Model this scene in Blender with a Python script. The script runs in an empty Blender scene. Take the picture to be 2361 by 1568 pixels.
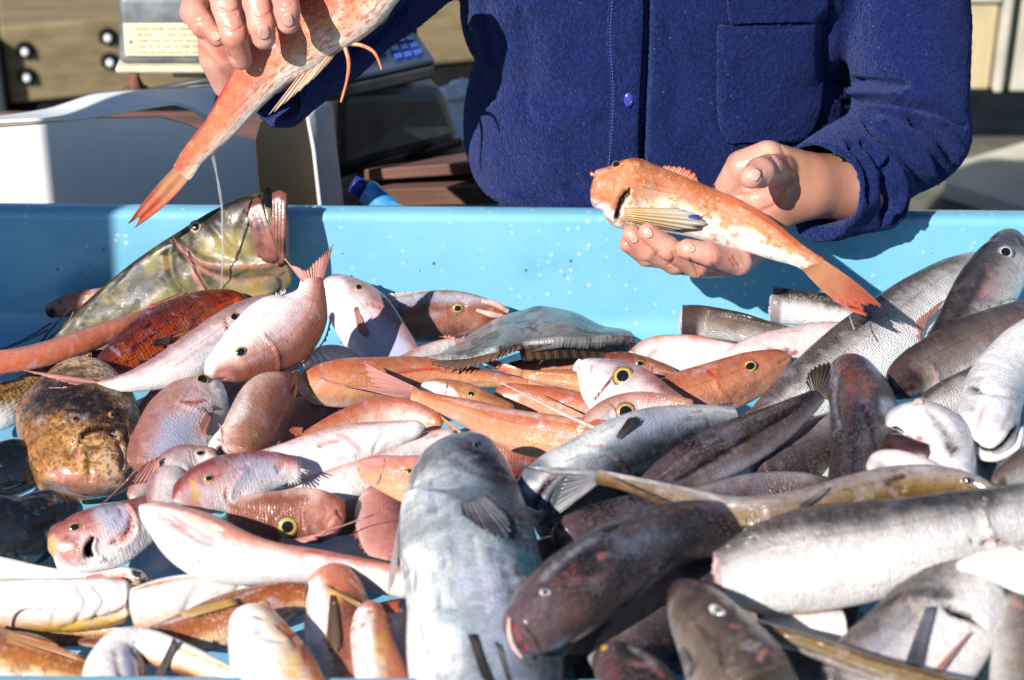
import bpy, math, random
import numpy as np
from mathutils import Vector
from mathutils.bvhtree import BVHTree

# ---------------------------------------------------------------- camera, light
SC = bpy.context.scene
COL = SC.collection
R = math.radians
cam_d = bpy.data.cameras.new('camera')
cam = bpy.data.objects.new('camera', cam_d)
COL.objects.link(cam)
CAM = np.array([0.0, 0.0, 1.17])
PITCH = 30.0
cam.location = CAM
cam.rotation_euler = (R(90 - PITCH), 0, 0)
cam_d.lens = 70
cam_d.sensor_width = 36
cam_d.clip_start = 0.05
cam_d.clip_end = 500
cam_d.dof.use_dof = True
cam_d.dof.focus_distance = 2.10
cam_d.dof.aperture_fstop = 5.6
SC.camera = cam

SUN_EL, SUN_AZ = 35.0, 35.0          # azimuth: degrees to the left of straight behind the camera
sv = np.array([-math.sin(R(SUN_AZ)) * math.cos(R(SUN_EL)), -math.cos(R(SUN_AZ)) * math.cos(R(SUN_EL)), math.sin(R(SUN_EL))])
W = bpy.data.worlds.new('World')
SC.world = W
W.use_nodes = True
nt = W.node_tree
sky = nt.nodes.new('ShaderNodeTexSky')
sky.sky_type = 'NISHITA'
sky.sun_disc = False
sky.dust_density = 0.2
sky.ozone_density = 4.0
sky.sun_elevation = R(SUN_EL)
sky.sun_rotation = math.atan2(sv[0], sv[1])
bg = nt.nodes['Background']
bg.inputs['Strength'].default_value = 0.068
nt.links.new(sky.outputs[0], bg.inputs['Color'])
sl = bpy.data.lights.new('sun', 'SUN')
sl.energy = 5.0
sl.angle = R(0.5)
sl.color = (1.0, 0.96, 0.89)
so = bpy.data.objects.new('sun', sl)
COL.objects.link(so)
so.rotation_euler = Vector(sv).to_track_quat('Z', 'Y').to_euler()
SC.view_settings.view_transform = 'Standard'
SC.view_settings.look = 'None'
SC.view_settings.exposure = 0.62
SC.view_settings.gamma = 1.0

# ---------------------------------------------------------------- picking points: (x, y) on a 2361 x 1568 sheet
FPX = 70 / 36 * 2361
AX = np.array([0, math.cos(R(PITCH)), -math.sin(R(PITCH))])
UPV = np.array([0, math.sin(R(PITCH)), math.cos(R(PITCH))])
XV = np.array([1.0, 0, 0])

def ray(x, y):
    return AX + XV * ((x - 1180.5) / FPX) + UPV * ((784 - y) / FPX)
def at(x, y, z=None, Y=None):
    d = ray(x, y)
    k = (z - CAM[2]) / d[2] if Y is None else (Y - CAM[1]) / d[1]
    return CAM + d * k
def proj(V):
    r = np.asarray(V) - CAM
    dep = r @ AX
    return np.stack([1180.5 + FPX * (r @ XV) / dep, 784 - FPX * (r @ UPV) / dep], -1), dep
def mpp(P):
    return float((np.asarray(P) - CAM) @ AX) / FPX
def nrm(v):
    v = np.asarray(v, float)
    return v / (np.linalg.norm(v, axis=-1, keepdims=True) + 1e-12)

def resample(P, n, smooth=True):
    P = np.asarray(P, float)
    if len(P) == 2 or not smooth:
        d = np.r_[0, np.cumsum(np.linalg.norm(np.diff(P[:, :2], axis=0), axis=1))]
        t = np.linspace(0, d[-1], n)
        return np.stack([np.interp(t, d, P[:, i]) for i in range(P.shape[1])], 1)
    d = np.r_[0, np.cumsum(np.maximum(np.linalg.norm(np.diff(P[:, :2], axis=0), axis=1), 1e-6))]
    m = np.zeros_like(P)                                   # monotone-ish cubic hermite
    h = np.diff(d)
    s = np.diff(P, axis=0) / h[:, None]
    m[0], m[-1] = s[0], s[-1]
    m[1:-1] = (s[:-1] * h[1:, None] + s[1:] * h[:-1, None]) / (h[1:] + h[:-1])[:, None]
    t = np.linspace(0, d[-1], n)
    i = np.clip(np.searchsorted(d, t, side='right') - 1, 0, len(h) - 1)
    u = ((t - d[i]) / h[i])[:, None]
    hh = h[i][:, None]
    return ((2*u**3 - 3*u**2 + 1) * P[i] + (u**3 - 2*u**2 + u) * hh * m[i] + (-2*u**3 + 3*u**2) * P[i+1] + (u**3 - u**2) * hh * m[i+1])

def pdist(Q, poly):
    """distance of 2-d points to a polyline, and the signed side (left of travel > 0)"""
    poly = np.asarray(poly, float)
    best = np.full(len(Q), 1e9)
    side = np.zeros(len(Q))
    par = np.zeros(len(Q))
    L = 0
    for a, b in zip(poly[:-1], poly[1:]):
        ab = b - a
        l = np.linalg.norm(ab) + 1e-9
        t = np.clip(((Q - a) @ ab) / l**2, 0, 1)
        v = Q - (a + t[:, None] * ab)
        d = np.linalg.norm(v, axis=1)
        m = d < best
        best[m] = d[m]
        side[m] = np.sign(ab[1] * v[m, 0] - ab[0] * v[m, 1])
        par[m] = L + t[m] * l
        L += l
    return best, side, par / L

# ---------------------------------------------------------------- objects
def thing(name, label, cat, loc, group=None, kind=None):
    o = bpy.data.objects.new(name, None)
    o.empty_display_size = 0.02
    COL.objects.link(o)
    o.location = loc
    o['label'] = label
    o['category'] = cat
    if group: o['group'] = group
    return o
def tag(o, label, cat, group=None):
    o['label'] = label
    o['category'] = cat
    if group: o['group'] = group
    return o
def rootloc(p):
    while p.parent: p = p.parent
    return np.array(p.location)
def obj(name, V, F, mat, parent=None, uv=None, attrs=None, smooth=True, mats=None, fmat=None, label=None):
    V = np.asarray(V, float)
    if parent is not None: V = V - rootloc(parent)
    me = bpy.data.meshes.new(name)
    me.from_pydata(V.tolist(), [], [list(map(int, f)) for f in F])
    for m in (mats or [mat]): me.materials.append(m)
    if fmat is not None: me.polygons.foreach_set('material_index', np.asarray(fmat, np.int32))
    me.polygons.foreach_set('use_smooth', np.full(len(me.polygons), smooth))
    if uv is not None:
        ul = me.uv_layers.new(name='UVMap')
        li = np.zeros(len(me.loops), np.int32)
        me.loops.foreach_get('vertex_index', li)
        ul.data.foreach_set('uv', np.asarray(uv, np.float32)[li].ravel())
    for k, a in (attrs or {}).items():
        at_ = me.attributes.new(k, 'FLOAT', 'POINT')
        at_.data.foreach_set('value', np.asarray(a, np.float32).ravel())
    me.update()
    o = bpy.data.objects.new(name, me)
    COL.objects.link(o)
    if parent is not None: o.parent = parent
    if label: o['label'] = label
    return o
def gridfaces(n, m, close=False):
    i, j = np.meshgrid(np.arange(n - 1), np.arange(m if close else m - 1), indexing='ij')
    i, j = i.ravel(), j.ravel()
    j2 = (j + 1) % m
    return np.stack([i * m + j, i * m + j2, (i + 1) * m + j2, (i + 1) * m + j], 1)
def solid(o, th, off=0.0):
    m = o.modifiers.new('solid', 'SOLIDIFY')
    m.thickness = th
    m.offset = off
    return o
def bevel(o, w, seg=2):
    m = o.modifiers.new('bevel', 'BEVEL')
    m.width = w
    m.segments = seg
    m.limit_method = 'ANGLE'
    return o
def tube(pts, rad, sides=10, closed_ends=True):
    P = np.asarray(pts, float)
    n = len(P)
    rad = np.interp(np.linspace(0, 1, n), np.linspace(0, 1, len(np.atleast_1d(rad))), np.atleast_1d(rad))
    T = nrm(np.gradient(P, axis=0))
    ref = np.array([0, 0, 1.0]) if abs(T[0][2]) < .9 else np.array([1.0, 0, 0])
    V = []
    for i in range(n):
        a = nrm(np.cross(T[i], ref))
        b = np.cross(T[i], a)
        ph = np.arange(sides) / sides * 2 * np.pi
        V.append(P[i] + rad[i] * (np.cos(ph)[:, None] * a + np.sin(ph)[:, None] * b))
    V = np.concatenate(V)
    F = [list(f) for f in gridfaces(n, sides, True)]
    F += [list(range(sides))[::-1], [(n - 1) * sides + k for k in range(sides)]]
    return V, F
def smooth3(P, n):
    P = np.asarray(P, float)
    d = np.linspace(0, 1, len(P))
    t = np.linspace(0, 1, n)
    Q = np.stack([np.interp(t, d, P[:, k]) for k in range(P.shape[1])], 1)
    for _ in range(max(1, n // (len(P) * 2))):
        Q[1:-1] = (Q[:-2] + 2 * Q[1:-1] + Q[2:]) / 4
    return Q
def box(lo, hi):
    x0, y0, z0 = lo
    x1, y1, z1 = hi
    V = np.array([[x0,y0,z0],[x1,y0,z0],[x1,y1,z0],[x0,y1,z0],[x0,y0,z1],[x1,y0,z1],[x1,y1,z1],[x0,y1,z1]], float)
    return V, [[0,3,2,1],[4,5,6,7],[0,1,5,4],[1,2,6,5],[2,3,7,6],[3,0,4,7]]
def join(*parts):
    V, F, n = [], [], 0
    for v, f in parts:
        V.append(np.asarray(v, float))
        F += [[int(i) + n for i in q] for q in f]
        n += len(v)
    return np.concatenate(V), F

# ---------------------------------------------------------------- materials
class NT:
    def __init__(s, name):
        s.m = bpy.data.materials.new(name)
        s.m.use_nodes = True
        s.t = s.m.node_tree
        s.b = s.t.nodes['Principled BSDF']
    def n(s, typ, _in=None, **kw):
        nd = s.t.nodes.new(typ)
        for k, v in kw.items(): setattr(nd, k, v)
        for k, v in (_in or {}).items():
            if hasattr(v, 'is_linked') or v.__class__.__name__.startswith('NodeSocket'): s.t.links.new(v, nd.inputs[k])
            else: nd.inputs[k].default_value = v
        return nd
    def math(s, op, a, b=0.0, clamp=False):
        return s.n('ShaderNodeMath', {0: a, 1: b}, operation=op, use_clamp=clamp).outputs[0]
    def mix(s, f, a, b, blend='MIX'):
        nd = s.n('ShaderNodeMix', data_type='RGBA', blend_type=blend)
        for i, v in ((0, f), (6, a), (7, b)):
            if v.__class__.__name__.startswith('NodeSocket'): s.t.links.new(v, nd.inputs[i])
            else: nd.inputs[i].default_value = (*v, 1) if isinstance(v, tuple) and len(v) == 3 else v
        return nd.outputs[2]
    def attr(s, name):
        return s.n('ShaderNodeAttribute', attribute_name=name).outputs['Fac']
    def noise(s, vec, scale, detail=3, rough=.55, out=0):
        return s.n('ShaderNodeTexNoise', {'Vector': vec, 'Scale': scale, 'Detail': detail, 'Roughness': rough}).outputs[out]
    def rng(s, v, a, b, c=0.0, d=1.0):
        return s.n('ShaderNodeMapRange', {0: v, 1: a, 2: b, 3: c, 4: d}, interpolation_type='SMOOTHSTEP').outputs[0]
    def ramp(s, v, stops):
        nd = s.n('ShaderNodeValToRGB', {0: v})
        cr = nd.color_ramp
        while len(cr.elements) < len(stops): cr.elements.new(.5)
        for e, (p, c) in zip(cr.elements, stops):
            e.position = p
            e.color = (*c, 1)
        return nd.outputs[0]
    def bump(s, h, strength, dist, normal=None):
        d = {'Height': h, 'Strength': strength, 'Distance': dist}
        if normal is not None: d['Normal'] = normal
        return s.n('ShaderNodeBump', d).outputs[0]
    def set(s, **kw):
        for k, v in kw.items():
            k = k.replace('_', ' ')
            if v.__class__.__name__.startswith('NodeSocket'): s.t.links.new(v, s.b.inputs[k])
            else: s.b.inputs[k].default_value = (*v, 1) if isinstance(v, tuple) and len(v) == 3 and s.b.inputs[k].type == 'RGBA' else v
        return s.m
    def objco(s, stretch=None, rand=True):
        o = s.n('ShaderNodeTexCoord').outputs['Object']
        if rand:
            r = s.n('ShaderNodeObjectInfo').outputs['Random']
            o = s.n('ShaderNodeVectorMath', {0: o, 1: s.n('ShaderNodeCombineXYZ', {0: r, 1: s.math('MULTIPLY', r, 3.7), 2: s.math('MULTIPLY', r, 7.3)}).outputs[0]}, operation='ADD').outputs[0]
        if stretch: o = s.n('ShaderNodeMapping', {0: o, 3: stretch}).outputs[0]
        return o

def plain(name, col, rough=.5, var=.15, scale=40, bump=.0, bscale=200, metal=0, spec=.5, coat=0):
    m = NT(name)
    co = m.objco()
    n = m.noise(co, scale, 4)
    c = m.mix(m.rng(n, .3, .7), tuple(x * (1 - var) for x in col), tuple(min(1, x * (1 + var)) for x in col))
    kw = dict(Base_Color=c, Roughness=rough, Metallic=metal, Specular_IOR_Level=spec, Coat_Weight=coat)
    if bump: kw['Normal'] = m.bump(m.noise(co, bscale, 3), bump, .002)
    return m.set(**kw)

def fishmat(name, cols, pos=(.06, .34, .64, .9), mott=(), scale=2.0, rough=.25, head=None, headt=.22, bump=.5, wob=.45, coat=.35, streak=0, fine=0.10, spec=.26, lat=.34, sky_tint=.4, pig=None, lb=.5):
    gm = lambda c: tuple(x ** 1.42 for x in c)
    cols = [gm(c) for c in cols]
    mott = [(q[0], q[1], q[2], gm(q[3]), q[4], q[5]) for q in mott]
    if head: head = gm(head)
    m = NT(name)
    co = m.objco()
    g, t = m.attr('g'), m.attr('t')
    uv = m.n('ShaderNodeUVMap').outputs[0]
    n1 = m.noise(co, 38, 4)
    n2 = m.noise(co, 170, 3)
    gg = m.math('ADD', m.math('MULTIPLY_ADD', g, .5), .5)
    gg = m.math('MULTIPLY_ADD', g, .5)
    gg.node.inputs[2].default_value = .5
    w = m.math('MULTIPLY', m.math('SUBTRACT', n1, .5), wob)
    gg = m.math('ADD', gg, w)
    c = m.ramp(gg, list(zip(pos, cols)))
    if head: c = m.mix(m.rng(t, headt, headt * .55), c, head)
    for (sc, lo, hi, col, amt, ax) in mott:
        v = m.n('ShaderNodeMapping', {0: uv, 3: (ax[0], ax[1], 1)}).outputs[0] if ax else co
        mk = m.rng(m.noise(v, sc, 4, .6), lo, hi, 0, amt)
        c = m.mix(mk, c, col)
    vor = m.n('ShaderNodeTexVoronoi', {'Vector': m.n('ShaderNodeMapping', {0: uv, 3: (.8, 1.0, 1)}).outputs[0], 'Scale': 1000 / scale, 'Randomness': .55}, voronoi_dimensions='2D').outputs['Distance']
    bodym = m.rng(t, headt * .8, headt * 1.25)
    c = m.mix(m.math('MULTIPLY', m.rng(vor, .35, .75), m.math('MULTIPLY', bodym, .28)), c, m.mix(.5, c, (.05, .035, .03)))
    c = m.mix(m.rng(m.noise(m.n('ShaderNodeMapping', {0: uv, 3: (26, 70, 1)}).outputs[0], 1, 4, .65), .5, .72, 0, .55), c, m.mix(1.0, c, (.66, .56, .56), 'MULTIPLY'))
    c = m.mix(m.rng(m.noise(co, 55, 3), .56, .76, 0, sky_tint), c, (.44, .46, .56))  # bluish blotches paint sky reflection into the skin
    c = m.mix(m.rng(n2, .35, .75, 0, fine * 4), c, m.mix(1.0, c, (.62, .55, .52), 'MULTIPLY'))
    ll = m.math('ABSOLUTE', m.math('SUBTRACT', m.math('ADD', g, m.math('MULTIPLY', m.math('SUBTRACT', n1, .5), .1)), lat))
    c = m.mix(m.math('MULTIPLY', m.rng(ll, .05, .01, 0, .32), bodym), c, m.mix(1.0, c, (.42, .36, .36), 'MULTIPLY'))
    rnd = m.n('ShaderNodeObjectInfo').outputs['Random']
    c = m.n('ShaderNodeHueSaturation', {'Color': c, 'Value': m.rng(rnd, 0, 1, .9, 1.1), 'Hue': m.rng(m.math('FRACT', m.math('MULTIPLY', rnd, 7.13)), 0, 1, .49, .51)}).outputs[0]
    brk = m.math('ADD', m.math('MULTIPLY', m.noise(co, 95, 5, .7), 1.7), .12)
    for a, col in (('wht', (.86, .84, .82)), ('brn', (.20, .062, .036)), ('lav', (.34, .35, .47)), ('org', (.52, .145, .06)), ('yel', (.56, .34, .05)), ('olv', (.26, .20, .075)), ('pnk', (.52, .20, .18)), ('red', (.36, .022, .014)), ('teal', (.02, .10, .14)), ('dark', (.012, .008, .008))):
        if pig is None or a in pig: c = m.mix(m.rng(m.math('MULTIPLY', m.attr(a), brk), .1, .8, 0, .8 if a in ('red', 'pnk', 'wht') else 1), c, col)
    h = m.math('ADD', m.math('MULTIPLY', vor, m.math('MULTIPLY', bodym, -1.0)), m.math('MULTIPLY', n2, .5))
    nb = m.bump(h, min(1, bump * 1.15), .0012)
    nb = m.bump(n1, lb, .004, nb)
    rr = m.rng(m.noise(co, 80, 2), .3, .7, rough * .7, rough * 1.45)
    return m.set(Base_Color=c, Roughness=rr, Normal=nb, Coat_Weight=min(1, coat * 1.7), Coat_Roughness=.035, Coat_Normal=nb, Specular_IOR_Level=spec, Subsurface_Weight=0.0)

def finmat(name, c0, c1, rays=14, trans=.35, rough=.35):
    m = NT(name)
    uv = m.n('ShaderNodeSeparateXYZ', {0: m.n('ShaderNodeUVMap').outputs[0]})
    u, v = uv.outputs[0], uv.outputs[1]
    s = m.math('SINE', m.math('MULTIPLY', u, rays * 6.283))
    n = m.noise(m.objco(), 90, 3)
    c = m.mix(m.rng(m.math('ADD', v, m.math('MULTIPLY', m.math('SUBTRACT', n, .5), .8)), 0.1, .95), c0, c1)
    c = m.mix(m.rng(s, -.2, .9, 0, .38), c, m.mix(1.0, c, (.6, .5, .46), 'MULTIPLY'))
    m.set(Base_Color=c, Roughness=rough, Normal=m.bump(s, .5, .0012), Coat_Weight=.3, Coat_Roughness=.1)
    tr = m.n('ShaderNodeBsdfTranslucent', {'Color': c})
    mx = m.n('ShaderNodeMixShader', {0: trans, 1: m.b.outputs[0], 2: tr.outputs[0]})
    m.t.links.new(mx.outputs[0], m.t.nodes['Material Output'].inputs[0])
    return m.m

def gloss(name, col, rough=.06, coat=1.0):
    m = NT(name)
    return m.set(Base_Color=m.mix(m.rng(m.noise(m.objco(), 400, 2), .35, .65), col, tuple(x * .7 for x in col)), Roughness=rough, Coat_Weight=coat, Coat_Roughness=.03)
# ---------------------------------------------------------------- sculpting by strokes traced on a surface
def facing(V, N):
    return (N * nrm(CAM - V)).sum(-1)
def sculpt(V, N, attrs, strokes, areas=()):
    """press grooves, ridges and pigment marks into the camera-facing side of a surface"""
    px, dep = proj(V)
    fm = np.clip((facing(V, N) - .02) / .2, 0, 1)
    D = np.zeros(len(V))
    for s in strokes:
        pts, w, depth = s[0], s[1], s[2]
        paint = s[3] if len(s) > 3 else None
        amt = s[4] if len(s) > 4 else 1.0
        depth *= 1.7
        step = s[5] if len(s) > 5 else False
        q = resample(pts, max(8, len(pts) * 5)) if len(pts) > 2 else np.asarray(pts, float)
        d, side, par = pdist(px, q[:, :2])
        tap = np.clip(np.minimum(par, 1 - par) / .12, .25, 1)
        if step:
            prof = np.where(side > 0, np.exp(-d / w), 0) * np.clip(np.minimum(par, 1 - par) / .1, 0, 1)
            D += depth * .001 * prof * fm
            pm = np.exp(-(np.where(side < 0, d, d * 2.5) / (w * .22 + 2)) ** 2) * tap
        else:
            pm = np.exp(-(d / (w * tap)) ** 2)
            D -= depth * .001 * pm * fm
        if paint:
            a = attrs.setdefault(paint, np.zeros(len(V)))
            a[:] = np.maximum(a, np.clip(pm * 1.25, 0, 1) * amt * (fm > 0))
    for s in areas:
        pts, paint, amt = s[0], s[1], s[2]
        soft = s[3] if len(s) > 3 else 4
        depth = s[4] if len(s) > 4 else 0
        q = np.asarray(list(pts) + [pts[0]], float)
        q = resample(q, len(q) * 5)
        d, _, _ = pdist(px, q)
        ins = np.zeros(len(px), bool)
        x, y = px[:, 0], px[:, 1]
        for (x1, y1), (x2, y2) in zip(q[:-1], q[1:]):
            c = ((y1 > y) != (y2 > y)) & (x < (x2 - x1) * (y - y1) / (y2 - y1 + 1e-12) + x1)
            ins ^= c
        sd = np.where(ins, d, -d)
        msk = np.clip(sd / soft * .5 + .5, 0, 1)
        D -= depth * .001 * msk * fm
        if paint:
            a = attrs.setdefault(paint, np.zeros(len(V)))
            a[:] = np.maximum(a, msk * amt * (fm > 0))
    return V + N * D[:, None]

def gridnormals(G, close=True):
    du = np.gradient(G, axis=0)
    if close: dv = np.roll(G, -1, 1) - np.roll(G, 1, 1)
    else: dv = np.gradient(G, axis=1)
    return nrm(np.cross(dv, du))

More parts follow.
